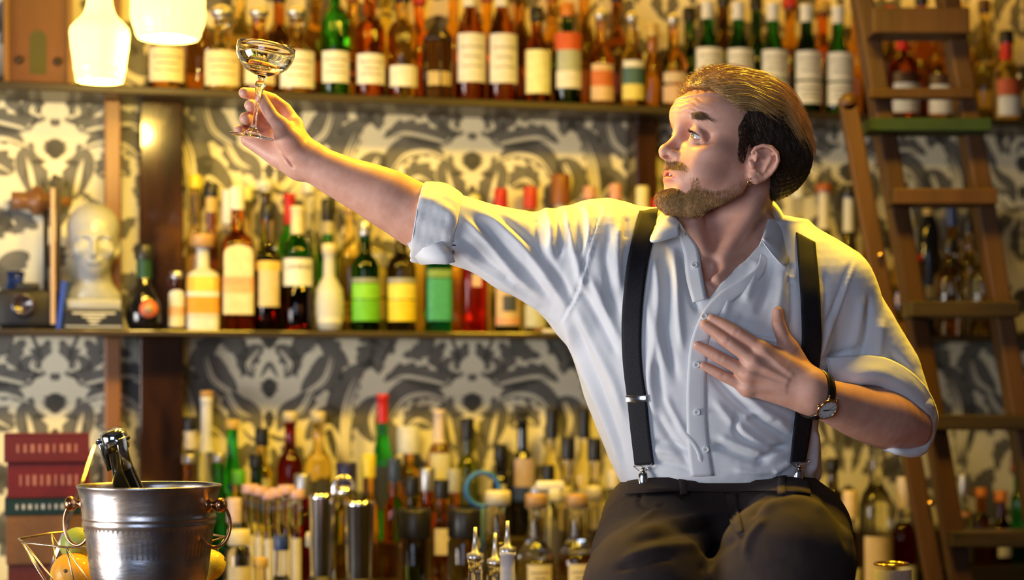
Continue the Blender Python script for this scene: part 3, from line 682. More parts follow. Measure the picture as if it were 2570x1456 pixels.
# ---- middle shelf, back row
for x, y, w, g, shp, cap_, foil_, lab, dsc in (
        (492, 440, 56, 'straw', 'tall', C(YEL), None, (), 'tall straw-coloured bottle with yellow cap'), (534, 462, 50, 'dark_amber', 'claret', C(BLK), (GLD, .84), (), 'slim dark amber bottle with gold neck'), (566, 478, 52, 'pale', 'tall', None, ((0.75, 0.74, 0.66), .76), (), 'pale bottle with a tall white neck sleeve'),
        (628, 470, 66, 'straw', 'tall', C((0.8, .78, .3)), None, (), 'straw-coloured bottle with pale yellow cap'), (656, 446, 50, 'smoke', 'tall', C((0.75, 0.73, 0.66), .034, 1.7, 'ball'), None, (), 'dark slim bottle with a white ball stopper'), (726, 488, 62, 'green', 'claret', None, (RED, .78), (), 'green bottle with a red foil neck'),
        (778, 452, 50, 'clear', 'tall', C(WHT), None, (), 'clear slim bottle with white cap'), (820, 500, 62, 'green', 'claret', C(BLK, .05, 1.2), ((0.6, 0.55, 0.4), .80), (), 'green bottle with black cap and gold collar'), (880, 500, 62, 'straw', 'tall', C(GLD), None, (), 'amber-yellow bottle beneath the forearm'),
        (945, 520, 62, 'pale', 'round', C(SLV), None, (Lb(.55, .66, WHT, 60),), 'pale bottle with shoulder label'), (1045, 530, 60, 'straw', 'round', C(GLD), None, (), 'straw-coloured bottle behind the yellow-label one'), (1148, 560, 60, 'amber', 'round', C(BLK), None, (), 'amber bottle between the green and red ones'),
        (1257, 474, 54, 'pale', 'tall', C(RED, .05, 1.3), None, (), 'pale bottle with a bright red cap, left one of two'), (1331, 470, 58, 'straw', 'tall', C((0.62, .05, .03), .05, 1.35), None, (), 'straw bottle with a bright red cap, right one of two'), (1407, 438, 74, 'pale', 'tall', C((0.28, .09, .02), .07, 1.6), ((0.66, .55, .32), .70), (), 'tall pale bottle with a big brown cap'),
        (1480, 470, 56, 'clear', 'tall', C(PNK), None, (), 'clear bottle with a pink cap above the shoulder'), (1545, 462, 56, 'pale', 'tall', C(PNK, .04), None, (), 'pale bottle with pink-tinted neck above the shoulder'), (1612, 468, 52, 'straw', 'tall', C((0.75, .68, .4), .06), None, (), 'yellowish bottle with a long neck beside the dark post'),
        (1650, 500, 44, 'red', 'tall', C(RED), None, (), 'small red bottle behind the bearded chin'), (2004, 446, 46, 'pale', 'tall', C((0.74, .72, .6), .05), None, (), 'pale bottle with white neck behind the nape'), (2068, 462, 60, 'straw', 'tall', C((0.4, .1, .03), .02, 1.7), ((0.74, .68, .52), .72), (), 'straw bottle with a white neck and rust cap'),
        (2132, 466, 58, 'smoke', 'tall', C(BLK, .03, 1.6), ((0.75, 0.72, 0.62), .72), (), 'dark bottle with a white neck and black cap'), (2176, 560, 60, 'red', 'claret', C(RED), None, (), 'red bottle behind the left shoulder'), (2262, 540, 56, 'straw', 'tall', C((0.7, .66, .4), .05), None, (), 'straw bottle between the two left ladder rails'),
        (2330, 520, 56, 'black', 'capsule', C(GLD, .02, 1.1), None, (Lb(.30, .40, (0.20, .16, .06), 50),), 'black round-shouldered bottle inside the ladder frame'), (2388, 516, 60, 'amber', 'tall', C(BLU, .05, 1.2), None, (), 'amber bottle with a blue cap inside the ladder frame'), (2436, 545, 60, 'straw', 'claret', C(BLK), None, (), 'straw bottle inside the ladder frame'), (2474, 530, 60, 'straw', 'claret', C(BLU, .05, 1.2), None, (), 'straw bottle with blue cap near the right ladder rail')):
    put(x, y, 'M' if x in (1612, 1650) else 'N', w, dsc, shp, g, cap=cap_, foil=foil_, labels=lab)
for x, dsc in ((2384, 'clear bottle with dark numbers on a pale label, left one of two'), (2466, 'clear bottle with dark numbers on a pale label, right one of two')):
    put(x, 600, 'M', 78, dsc, 'claret', 'pale', labels=(Lb(.20, .36, (0.52, 0.50, 0.36) if x < 2400 else (.5, .42, .4), 62),), cap=C(BLK), text=('4 1 1', 0.030, .235, (0.03, 0.03, 0.03)))
put(2300, 640, 'M', 46, 'small dark bottle with orange and blue label stripes at the ladder rail', 'mini', 'smoke', labels=(Lb(.4, .55, ORG, 60), Lb(.2, .34, BLU, 60)), cap=C(RED, .015))
# ---- back counter, rear step (A)
for x, y, w, g, shp, cap_, foil_, lab, dsc in (
        (482, 1046, 40, 'smoke', 'tall', C(BLK), ((0.7, .66, .66), .78), (), 'dark slim bottle with a white neck and black cap beside the bucket rim'), (513, 982, 52, 'clear', 'tall', C(CRK, .014, 1.2, 'cork'), ((0.70, .72, .8), .62), (), 'tall clear bottle with long white neck sleeve and cork'), (583, 1054, 62, 'bright_green', 'burgundy', C(GLD, .02), None, (), 'bright green slope-shouldered bottle'),
        (657, 1074, 54, 'yellow', 'claret', C(BLK, .04), None, (Lb(.4, .6, (.5, .5, .4), 40),), 'yellow bottle with black cap'), (728, 1034, 68, 'deep_red', 'claret', C(CRM, .022, 1.3, 'cork'), None, (), 'dark red bottle with pale cork'), (799, 1034, 70, 'straw', 'claret', C(CRM, .022, 1.3, 'cork'), None, (Lb(.1, .5, (.06, .06, .08), 60),), 'straw bottle with pale cork and dark label'),
        (960, 990, 62, 'bright_green', 'burgundy', None, (RED, .80), (Lb(.2, .5, (.03, .04, .08), 60),), 'bright green bottle with a red foil top'), (1025, 1070, 66, 'amber', 'whisky', C((0.70, .72, .74), .06, 2.1), None, (), 'amber bottle with a broad white cap'), (1102, 1030, 60, 'amber', 'claret', None, ((0.75, .62, .58), .74), (Lb(.40, .66, (0.78, .76, .6), 60),), 'amber bottle with pink-white neck and bright label'),
        (1173, 1050, 56, 'olive', 'claret', C(BLK, .05), None, (Lb(.3, .5, (.05, .07, .03), 60),), 'olive green bottle with black cap'), (1311, 1030, 76, 'black', 'round', C(BLK, .02, 1.3, 'ball'), None, (Lb(.42, .66, (0.55, .42, .38), 50), Lb(.3, .42, BLU, 60)), 'black flask-shaped bottle with a pinkish label'), (1256, 1116, 54, 'black', 'claret', C(BLK, .04), None, (Lb(.5, .62, (.6, .6, .5), 20),), 'black bottle with a small pale neck mark'),
        (1385, 1024, 60, 'pale', 'tall', C(BLK, .07, 1.15), None, (Lb(.1, .4, (.5, .5, .4), 50),), 'pale bottle with a tall black cap, left one of a pair'), (1466, 1024, 60, 'pale', 'tall', C(BLK, .07, 1.15), None, (Lb(.1, .4, (.5, .5, .4), 50),), 'pale bottle with a tall black cap, right one of a pair')):
    put(x, y, 'A', w, dsc, shp, g, cap=cap_, foil=foil_, labels=lab)
# front step (B)
for x, y, w, g, shp, cap_, lab, dsc in (
        (548, 1138, 56, 'green', 'claret', C(SLV, .02), (), 'green bottle with silver cap'), (474, 1140, 54, 'dark_amber', 'claret', C(SLV, .02), (), 'dark amber bottle above the ice bucket rim'), (612, 1180, 50, 'yellow', 'claret', C(GRN, .03), (), 'yellow bottle with dark green cap'), (629, 1140, 52, 'dark_green', 'tall', C(BLK, .03), (Lb(.3, .6, YEL, 50),), 'dark green bottle with yellow label'),
        (760, 1190, 52, 'red', 'claret', C(SLV, .05, 1.5), (), 'red bottle with a tall silver cap'), (870, 1160, 62, 'yellow', 'claret', C((.02, .02, .10), .06, 1.8), (), 'yellow bottle with a broad dark blue cap'), (925, 1140, 56, 'amber', 'claret', C(YEL, .05), (), 'amber bottle with a yellow cap'), (990, 1150, 56, 'amber', 'claret', C((.03, .05, .12), .05), (), 'amber bottle with dark blue cap'),
        (1072, 1175, 56, 'orange', 'claret', C(SLV, .05, 1.4), (), 'orange bottle with a silver cap'), (1140, 1178, 60, 'amber', 'round', C((.4, .4, .36), .05), (), 'amber bottle with grey cap'), (1415, 1098, 58, 'pale', 'claret', C(BLK, .05, 1.3), (), 'pale bottle with short black cap, lower left of two'), (1492, 1100, 58, 'pale', 'claret', C(BLK, .05, 1.3), (), 'pale bottle with short black cap, lower right of two'),
        (1386, 1168, 58, 'clear', 'claret', C(BLK, .05, 1.2), (), 'clear bottle with a dark cap'), (1540, 1180, 58, 'clear', 'round', C((.72, .66, .5), .04), (), 'clear bottle beside the white shirt hem'), (2090, 1150, 62, 'smoke', 'claret', C(BLK), (), 'smoky bottle behind the left hip'), (2420, 1190, 50, 'clear', 'tall', C(SLV, .05), (Lb(.6, .66, PNK, 60),), 'clear slim bottle with silver top right of the ladder'),
        (2462, 1225, 56, 'dark_amber', 'round', C(ORG, .02), (), 'dark amber bottle right of the ladder'), (2522, 1232, 66, 'deep_red', 'squat', C(ORG, .025), (Lb(.1, .3, WHT, 40),), 'dark red squat bottle at the right edge'), (2548, 1150, 50, 'green', 'claret', C(RED, .03), (), 'green bottle with red cap at the right edge')):
    put(x, y, 'B', w, dsc, shp, g, cap=cap_, labels=lab)
# second row (C): six small white-labelled mixers with pink caps, and others
for i_, (x, y) in enumerate(((622, 1216), (646, 1222), (676, 1232), (714, 1218), (740, 1230), (700, 1226))):
    put(x, y, 'C', 34, 'pink-capped small mixer bottle', 'claret', 'clear', labels=(Lb(.30, .66, (0.74, .72, .76), 60),), cap=C((0.66, .42, .46), .018, 1.45))
for x, y, w, g, shp, cap_, lab, dsc in (
        (598, 1250, 62, 'clear', 'round', C((0.72, .56, .54), .05), (Lb(.1, .4, (.7, .68, .55), 60),), 'clear bottle with a pale pink cap'), (1034, 1196, 54, 'olive', 'claret', C(BLK, .04), (), 'olive bottle with black cap above the black-lidded jars'), (1108, 1204, 54, 'amber', 'claret', C(BLK, .04), (Lb(.5, .7, CRM, 50),), 'amber bottle with black cap above the black-lidded jars'),
        (1345, 1220, 58, 'clear', 'claret', C(SLV, .03), (), 'clear bottle behind the white sprayer'), (1412, 1222, 62, 'pale', 'round', C((.7, .64, .5), .03, 1.5, 'cork'), (), 'pale bottle with wooden stopper, left of two near the hip'), (1490, 1220, 62, 'pale', 'round', C((.7, .64, .5), .03, 1.5, 'cork'), (), 'pale bottle with wooden stopper, right of two near the hip'),
        (2134, 1232, 62, 'deep_red', 'round', C((.72, .55, .4), .06, 1.4), (Lb(.14, .38, (.72, .68, .58), 60),), 'red bottle with cream cap beside the raised knee'), (2268, 1198, 62, 'red', 'claret', C((.74, .62, .56), .07, 1.3), (Lb(.14, .36, WHT, 60),), 'red bottle with pink-white neck beside the ladder foot')):
    put(x, y, 'C', w, dsc, shp, g, cap=cap_, labels=lab, level=.74 if g in ('deep_red', 'red') else None)
put(2198, 1112, 'C', 98, 'large clear bottle with a cream label behind the knee', 'claret', 'clear', labels=(Lb(.16, .44, (.60, .46, .30), 66),), cap=C(BLK, .012, 1.1))
# front row (D)
for x, y, w, g, shp, cap_, lab, lev, dsc in (
        (1250, 1232, 92, 'pale', 'round', C(CRM, .03, 1.9, 'cork'), (Lb(.20, .42, CRM, 50),), None, 'round clear bottle with a pale cork and cream label, left of three'), (1345, 1240, 94, 'straw', 'round', C(CRK, .03, 1.5, 'cork'), (Lb(.28, .52, CRM, 40, 'text'),), .56, 'round bottle of pale gold spirit, middle of three'),
        (1447, 1240, 94, 'amber', 'round', C(CRK, .03, 1.5, 'cork'), (Lb(.28, .52, CRM, 40, 'text'),), .60, 'round bottle of amber spirit, right of three'), (600, 1330, 72, 'pale', 'jar', C(CRM, .03, 1.05), (Lb(.3, .7, CRM, 60),), None, 'pale squat jar right of the ice bucket'),
        (700, 1344, 66, 'dark_amber', 'squat', C(BLU, .03), (), .5, 'small dark amber bottle with blue cap'), (800, 1336, 88, 'clear', 'onion', C(CRM, .03, 1.9, 'cork'), (), .3, 'clear onion-shaped bottle with pale stopper'), (660, 1400, 60, 'straw', 'squat', C(GLD, .02), (), None, 'small straw-coloured bottle at the bottom edge')):
    put(x, y, 'D', w, dsc, shp, g, cap=cap_, labels=lab, level=lev, empty_glass='clear')
put(1040, 1278, 'D', 88, 'clear ribbed jar with a broad black lid, left of two', 'jar', 'clear', cap=C(BLK, .058, 1.12), name='glass_jar', labels=(Lb(.2, .4, (.62, .60, .55), 30),))
put(1166, 1278, 'D', 94, 'clear ribbed jar with a broad black lid, right of two', 'jar', 'clear', cap=C(BLK, .058, 1.12), name='glass_jar')
# labels that single each one out
place_all()
def finish_items():
    groups = {}
    for it in ITEMS: groups.setdefault((it[2], it[4]), []).append(it)
    ordn = ['leftmost', 'second from left', 'third from left', 'fourth from left', 'fifth from left', 'sixth from left', 'seventh from left', 'eighth from left']
    for (desc, phrase), lst in groups.items():
        lst.sort(key=lambda t: t[0])
        for i, (px, o, _, cat, _) in enumerate(lst):
            c = 'jar' if o.name.startswith('glass_jar') else 'bottle'
            if len(lst) == 1: tag(o, desc+' '+phrase if len((desc+' '+phrase).split()) < 17 else desc, c)
            else:
                w_ = 'rightmost' if i == len(lst)-1 else ordn[i]
                tag(o, '%s of the %ss %s' % (w_, desc.replace('bottle', 'bottle', 1), phrase), c)
    rowg = {}
    for it in ITEMS:
        o = it[1]
        if 'white-foiled green wine' in it[2]: o['group'] = 'green wine bottles on the top shelf'
        elif 'mixer bottle' in it[2]: o['group'] = 'small mixer bottles on the back counter'
        else: o['group'] = 'bottles '+it[4]
finish_items()
# ------------------------------------------------------------------ things on the shelves
def wr(name, parent, m, mb, smooth=True): return mb.build(name, m, parent, smooth)
def pot(px, row, dd=None):
    d, zb, _ = ROWS[row]; d = d if dd is None else dd; u = upx(px, d); return W(u, d, zb+0.0005)
stone = mat('cast_plaster', (0.36, 0.38, 0.40), rough=0.35, noise=(30, (0.42, 0.43, 0.44)), coat=0.3)
def build_bust():
    Yb = 4.10; o = Vector(W(upx(235, 0.048), 0.048, ZM+0.0005)); t = tag(empty('plaster_bust', o, TH), 'pale plaster head with closed lips on a lettered dark plinth', 'sculpture')
    s = o.y/F_PX
    def hz(py): return (EYE-(py-HOR)*o.y/F_PX)-o.z
    B = Body()
    def p(x, y, py): return np.array([x, y, hz(py)])
    B.ell(p(0, 0.010, 572), (0.058, 0.066, 0.056), k=0.01)
    B.ell(p(0, -0.012, 622), (0.046, 0.050, 0.058), k=0.02)
    B.chain([p(0, -0.026, 668), p(0, -0.024, 672)], 0.024, k=0.02)
    B.chain([p(0, 0.012, 650), p(0, 0.014, 720)], [0.034, 0.040], k=0.02)
    B.ell(p(0, 0.015, 745), (0.062, 0.036, 0.030), k=0.02)
    B.chain([p(0, -0.060, 606), p(0, -0.068, 630), p(0, -0.074, 640)], [0.005, 0.0065, 0.008], k=0.008)
    for sx in (1, -1):
        B.chain([p(0.010*sx, -0.060, 600), p(0.032*sx, -0.052, 598)], 0.006, k=0.01)
        B.ell(p(0.021*sx, -0.062, 610), (0.013, 0.010, 0.009), k=0.008, sub=True); B.ball(p(0.021*sx, -0.047, 611), 0.0095, k=0.004)
        B.chain([p(0.050*sx, -0.002, 605), p(0.054*sx, 0.004, 625), p(0.047*sx, -0.002, 642)], 0.006, k=0.006)
        B.chain([p(0.034*sx, -0.045, 632)]*2, 0.010, k=0.02)
    B.chain([p(-0.013, -0.055, 656), p(0, -0.060, 654), p(0.013, -0.055, 656)], 0.0042, k=0.004); B.chain([p(-0.011, -0.054, 662), p(0, -0.058, 663), p(0.011, -0.054, 662)], 0.0048, k=0.004)
    V, Q = B.mesh(0.0032); mesh_np('head', V, Q, stone, t)
    w = 0.064
    MB().box((0, 0.01, hz(765)), (w*1.85, 0.085, hz(752)-hz(778)), bev=0.004).build('plinth_top', stone, t)
    MB().box((0, 0.012, (hz(778)+0.0)/2), (w*2.0, 0.095, hz(778)), bev=0.002).build('plinth', mat('dark_plinth', (0.04, 0.04, 0.04), rough=0.3), t, False)
    pl = MB().box((0, -0.037, hz(800)), (w*1.85, 0.002, hz(782)-hz(818))).build('name_plate', mat('plate_black', (0.02, 0.02, 0.02), rough=0.3), t, False)
    for k, wd in enumerate((0.092, 0.050, 0.030, 0.018)): MB().box((0, -0.0385, hz(788+k*8)), (wd, 0.0008, 0.0042)).build('print_line', paint((0.62, 0.62, 0.56)), pl, False)
    MB().box((0, -0.037, hz(821)), (w*1.9, 0.003, 0.004)).build('plinth_edge', stone, t, False)
build_bust()
# small things at the left end of the middle shelf
u0 = pot(133, 'M'); t = tag(empty('picture_frame', u0, TH), 'thin upright wooden frame edge left of the plaster head', 'frame')
MB().box((0, 0.0, 0.16/1), (0.010, 0.07, 0.30), bev=0.002).build('frame_side', mat('pale_wood', (0.55, 0.38, 0.25), rough=0.4), t, False); MB().box((0.012, 0.02, 0.17), (0.012, 0.03, 0.34), bev=0.002).build('frame_back', dwood, t, False)
u0 = pot(160, 'M', 0.03); tag(MB().box((0, 0, 0.053), (0.011, 0.05, 0.106), R=Matrix.Rotation(0.12, 3, 'Y'), bev=0.001).build('book', mat('blue_cover', (0.02, 0.06, 0.42), rough=0.4), None, False), 'small bright blue book leaning against the bust plinth', 'book').location = u0
cb = pot(70, 'M', 0.05); cam_t = tag(empty('folding_camera', cb, TH), 'dark old camera lying left of the blue book', 'camera'); cm = mat('black_leather', (0.02, 0.018, 0.018), rough=0.45, bump=(300, .3))
MB().box((0, 0, 0.045), (0.13, 0.06, 0.085), bev=0.012).build('body', cm, cam_t); MB().lathe([(0.001, 0), (0.026, 0), (0.028, 0.012), (0.024, 0.03), (0.018, 0.031), (0.015, 0.024), (0.001, 0.024)], 24, (-0.01, -0.03, 0.052), R=Matrix.Rotation(math.radians(90), 3, 'X')).build('lens', mat('lens_glass', (0.04, 0.03, 0.04), rough=0.08, coat=1), cam_t)
MB().box((0.0, 0, 0.094), (0.05, 0.04, 0.016), bev=0.004).build('viewfinder', chrome_ if False else cm, cam_t)
gb = pot(38, 'M', 0.10); gl = mat('blue_glass', (0.10, 0.20, 0.55), rough=0.05, trans=0.9, ior=1.3)
gt = tag(empty('glass_vase', gb, TH), 'blue glass vase at the left edge of the middle shelf', 'vase'); MB().lathe([(0.0001, 0), (0.03, 0), (0.035, 0.02), (0.03, 0.07), (0.018, 0.11), (0.022, 0.13), (0.019, 0.13), (0.015, 0.11), (0.027, 0.07), (0.031, 0.02), (0.0001, 0.006)], 28, cap=False).build('vase_body', gl, gt)
sp = W(upx(92, 0.132), 0.132, ZM+0.0005); tel = tag(empty('wooden_telescope', sp, TH), 'turned brown wooden telescope on a stand left of the bust', 'telescope')
hh = zpy(505, upx(92, .132), .132)-ZM; RX = Matrix.Rotation(math.radians(90), 3, 'Y') @ Matrix.Rotation(0.0, 3, 'X')
MB().lathe([(0.001, -0.055), (0.020, -0.055), (0.020, -0.025), (0.018, -0.02), (0.034, -0.004), (0.034, 0.008), (0.020, 0.02), (0.016, 0.05), (0.011, 0.055), (0.011, 0.075), (0.001, 0.075)], 24, (0, 0, hh), R=RX).build('tube', lwood, tel)
MB().tube([(0.02, 0, 0.0), (0.02, 0, hh-0.02)], 0.006, 10).build('stand', dwood, tel); MB().lathe([(0.0001, 0), (0.026, 0), (0.026, 0.006), (0.008, 0.012), (0.0001, 0.012)], 24, (0.02, 0, 0), cap=False).build('foot', dwood, tel)
# squat dark bottle with a round seal
o = bottle('bottle', tuple(W(upx(362, 0.04), 0.04, ZM+0.0004)), 0.0405, 0.175, 'onion', 'black', None, cap=((0.02, 0.02, 0.02), .03, 1.3, 'kind'), foil=((0.01, 0.06, 0.03), .66))
tag(o, 'squat black bottle with a round coral seal, right of the plaster bust', 'bottle', 'bottles on the middle shelf')
sd = MB().lathe([(0.0001, 0), (0.020, 0), (0.020, 0.0015), (0.0001, 0.0015)], 28, (0.008, -0.0408, 0.046), R=Matrix.Rotation(math.radians(90), 3, 'X'), cap=False).build('seal', paint((0.62, 0.14, 0.06)), o); MB().lathe([(0.0001, 0), (0.010, 0), (0.010, 0.0022), (0.0001, 0.0022)], 24, (0.008, -0.0408, 0.046), R=Matrix.Rotation(math.radians(90), 3, 'X'), cap=False).build('seal_centre', paint((0.40, 0.30, 0.16)), sd)
# white dish at the shelf edge
tb = W(upx(1384, 0.02), 0.02, ZM+0.0004); tag(MB().box((0, 0, 0.004), (0.045, 0.03, 0.008), R=RW, bev=0.002).build('white_tray', paint((0.8, 0.8, 0.78)), None), 'small white tray at the shelf edge behind the armpit', 'tray').location = tb
# wooden case and lantern bottle on the top shelf
cu = upx(96, 0.08); ct = tag(empty('display_case', W(cu, 0.08, ZT+0.0005), TH), 'amber lit wooden case with an arched glass opening, far left of the top shelf', 'case')
ow = mat('amber_wood', (0.11, 0.034, 0.006), rough=0.4, noise=(10, (0.16, 0.055, 0.011), (1, 1, .2)))
MB().box((0, 0.02, 0.14), (0.145, 0.10, 0.28), bev=0.004).build('case_body', ow, ct, False); MB().box((-0.068, -0.036, 0.14), (0.012, 0.016, 0.28), bev=0.002).build('pillar', mat('honey_wood', (0.22, 0.10, 0.02), rough=.4), ct, False); MB().box((0.068, -0.036, 0.14), (0.012, 0.016, 0.28), bev=0.002).build('pillar', mat('honey_wood', (0.22, 0.10, 0.02)), ct, False)
arch = [(-0.018, 0.025), (0.018, 0.025)]+[(0.018*math.cos(a), 0.105+0.018*math.sin(a)) for a in np.linspace(0, math.pi, 10)]
MB().add([(x, -0.0315, z) for x, z in arch]+[(x, -0.029, z) for x, z in arch], [tuple(range(12)), tuple(reversed(range(12, 24)))]+[(i, (i+1) % 12, (i+1) % 12+12, i+12) for i in range(12)]).build('arched_glass', mat('olive_glass', (0.10, 0.09, 0.03), rough=0.1, coat=1), ct, False)
for sx in (-0.04, 0.042): MB().lathe([(0.0001, 0), (0.010, 0), (0.006, 0.010), (0.0001, 0.012)], 16, (sx, -0.030, 0.055), R=Matrix.Rotation(math.radians(90), 3, 'X'), cap=False).build('knob', dwood, ct)
lu = upx(1098, 0.045); lt = tag(empty('lantern', W(lu, 0.045, ZT+0.0005), TH), 'dark lantern-shaped decanter with pointed top among the white labels', 'lantern')
bd = mat('lantern_black', (0.02, 0.012, 0.008), rough=0.25, coat=0.5)
MB().lathe([(0.0001, 0), (0.033, 0), (0.034, 0.004), (0.034, 0.135), (0.036, 0.14), (0.0001, 0.14)], 6, cap=False).build('lantern_body', mat('lantern_glass', (0.20, 0.08, 0.015), rough=0.05, trans=.8, ior=1.2), lt, False); MB().lathe([(0.036, 0.138), (0.038, 0.142), (0.010, 0.185), (0.008, 0.195), (0.0001, 0.2)], 6, cap=False).build('lantern_roof', bd, lt, False)
for j in range(6):
    a = 2*math.pi*(j+.5)/6; MB().tube([(0.0345*math.cos(a), 0.0345*math.sin(a), 0.0), (0.0345*math.cos(a), 0.0345*math.sin(a), 0.14)], 0.0028, 6).build('lantern_bar', bd, lt)
V, Fc = curved(0.0352, 0.030, 0.062, -50, 50); MB().add(V, Fc).build('label', paint((0.50, 0.38, 0.16)), lt, False)
# ---- on the back counter
chrome = mat('chrome', (0.86, 0.86, 0.88), rough=0.14, metal=1.0); darkm = mat('dark_steel', (0.10, 0.10, 0.11), rough=0.25, metal=0.9)
def jig(px, top, w, tilt, lab, h_, d=-0.37):
    u = upx(px, d); o = W(u, d, 0.9005); t = tag(empty('cocktail_shaker', o, TH), lab, 'shaker'); Y = o.y; H_ = (EYE-(top-HOR)*Y/F_PX)-0.9005; r = w*Y/F_PX/2
    MB().lathe([(0.0001, 0), (r*0.72, 0), (r*0.76, 0.01), (r*0.86, H_*0.5), (r*0.98, H_*0.97), (r*1.03, H_), (r*0.96, H_), (r*0.7, 0.02), (0.0001, 0.015)], 32, cap=False).build('tin', chrome, t)
    MB().lathe([(r*0.765, 0.0005), (r*0.80, 0.0005), (r*0.93, H_*0.42), (r*0.90, H_*0.42)], 32, cap=False).build('grip', mat('rubber_grip', (0.02, 0.02, 0.025), rough=0.5), t)
jig(806, 1240, 62, 0, 'polished steel shaker tin beside the onion-shaped bottle', .25); jig(902, 1258, 78, 0, 'wide steel shaker tin with dark grip left of the black-lidded jars', .25)
# chrome swing arm behind the tins
tp = W(upx(838, -0.24), -0.24, 0.9005); t = tag(empty('juice_tap', tp, TH), 'arched chrome tap standing behind the steel tins', 'tap'); hz_ = zpy(1200, upx(838, -.24), -.24)-0.9005
MB().tube([(0, 0, 0), (0, 0, hz_-0.02)]+[(0.022-0.022*math.cos(a), 0, hz_-0.02+0.022*math.sin(a)) for a in np.linspace(0.2, math.pi, 9)]+[(0.044, 0, hz_-0.06)], 0.005, 12).build('spout', chrome, t); MB().lathe([(0.0001, 0), (0.02, 0), (0.02, 0.01), (0.0001, 0.012)], 24, cap=False).build('tap_base', chrome, t)
MB().lathe([(0.0001, 0), (0.017, 0.002), (0.019, 0.01), (0.014, 0.022), (0.0001, 0.024)], 20, (0.022, -0.006, hz_-0.04), cap=False).build('knob', chrome, t)
# blue ring (drinks strainer hung on a post) and white trigger sprayer
bu = upx(1211, -0.24); bz = zpy(1228, bu, -.24); t = tag(empty('blue_ring_stand', W(bu, -0.24, 0.9005), TH), 'bright blue plastic ring standing behind the black-lidded jars', 'ring'); bl = mat('blue_plastic', (0.035, 0.16, 0.50), rough=0.4); rr_ = 42*W(bu, -.24, 0).y/F_PX
MB().tube([(rr_*math.cos(a), 0, bz-0.9005+rr_*math.sin(a)) for a in np.linspace(0, 2*math.pi, 33)[:-1]], 0.0055, 12, closed=True).build('ring', bl, t); MB().tube([(0, 0, 0), (0, 0, bz-0.9005-rr_)], 0.005, 10).build('stem', bl, t); MB().lathe([(0.0001, 0), (0.024, 0), (0.024, 0.006), (0.0001, 0.007)], 24, cap=False).build('foot', bl, t)
su = upx(1376, -0.235); sz = zpy(1206, su, -.235)-0.9005; t = tag(empty('spray_bottle', W(su, -0.235, 0.9005), TH), 'spray bottle with a white trigger head among the round bottles', 'spray bottle'); wp_ = mat('white_plastic', (0.80, 0.80, 0.80), rough=0.35)
MB().lathe([(0.0001, 0), (0.026, 0), (0.028, 0.01), (0.028, sz*0.62), (0.012, sz*0.74), (0.012, sz*0.80)], 28, cap=False).build('sprayer_bottle', mat('clear_plastic', (0.85, 0.85, 0.8), rough=0.1, trans=.9, ior=1.2), t)
MB().box((0.004, 0, sz-0.012), (0.062, 0.022, 0.022), bev=0.005).box((0.012, 0, sz-0.032), (0.026, 0.024, 0.03), bev=0.005).build('trigger_head', wp_, t); MB().tube([(-0.018, 0, sz-0.02), (-0.024, 0, sz-0.04), (-0.020, 0, sz-0.055)], 0.004, 8).build('trigger', wp_, t); MB().tube([(0, 0, .02), (0.004, 0, sz-.03)], 0.0015, 6).build('dip_tube', wp_, t)
# books at the left
bz = 0.9005; bu = upx(110, -0.27)
BK = [(0.052, (0.20, 0.07, 0.02), 'thick orange-brown book at the bottom of the pile, left of the fruit basket', 108, 180), (0.013, (0.55, 0.62, 0.75), 'thin pale blue-edged book second from bottom in the pile', 88, 160), (0.028, (0.16, 0.03, 0.02), 'dark red-brown book under the tan one in the pile', 118, 190), (0.062, (0.22, 0.10, 0.035), 'thick tan book in the middle of the pile', 112, 186),
      (0.022, (0.005, 0.03, 0.03), 'thin dark teal book with silver spine lettering in the pile', 108, 186), (0.045, (0.15, 0.008, 0.010), 'thick crimson book just above the teal one', 122, 200), (0.036, (0.13, 0.010, 0.010), 'crimson book on top of the pile', 118, 208)]
tot = sum(b[0] for b in BK); top = zpy(1092, bu, -.27); scl = (top-bz)/tot
for k, (th, c, lab, cx, w) in enumerate(BK):
    th *= scl; u = upx(cx, -0.27); wd = w*W(u, -.27, 0).y/F_PX; dp = 0.15-0.004*(k % 3)
    t = tag(empty('book', W(u, -0.20, bz), TH), lab, 'book', 'pile of old books'); cv = paint(c, 0.5)
    MB().box((0, 0, 0.0016), (wd, dp, 0.003)).box((0, 0, th-0.0020), (wd, dp, 0.003)).box((0, -dp/2+0.0015, th/2), (wd, 0.003, th-0.0006), bev=0.0008).build('cover', cv, t, False)
    MB().box((0, 0.003, th/2), (wd-0.010, dp-0.012, th-0.0072)).build('page_block', mat('old_pages', (0.62, 0.52, 0.36), rough=.8, noise=(200, (0.5, 0.4, 0.26), (1, 1, 12))), t, False)
    if k in (4, 5, 6):
        for q in range(9): MB().box((-wd*0.34+q*wd*0.085, -dp/2-0.0004, th/2), (wd*0.045*(0.6+(q*37 % 5)*.12), 0.0008, th*0.3)).build('spine_lettering', paint((0.55, 0.55, 0.55) if k == 4 else (0.42, 0.16, 0.12), .3), t, False)
    bz += th+0.0003
su_ = W(upx(205, -0.33), -0.345, 0.9005); t = tag(empty('menu_holder', su_, TH), 'leaning thin silver-edged panel beside the pile of books', 'panel')
a0 = Vector((-0.035, 0, 0.003)); a1 = Vector(pw(238, 1118, su_.y))-su_; a1 = Vector((a1.x*CT, 0, a1.z)); b0 = Vector(pw(168, 1318, su_.y))-su_; dr = (a1-Vector((b0.x*CT, 0, b0.z))).normalized(); a0 = a1-dr*(a1.z/dr.z)
MB().tube([a0+Vector((0, 0, 0.003)), a1], 0.0035, 8).build('metal_edge', chrome, t); xx = Vector((0, 1, 0))
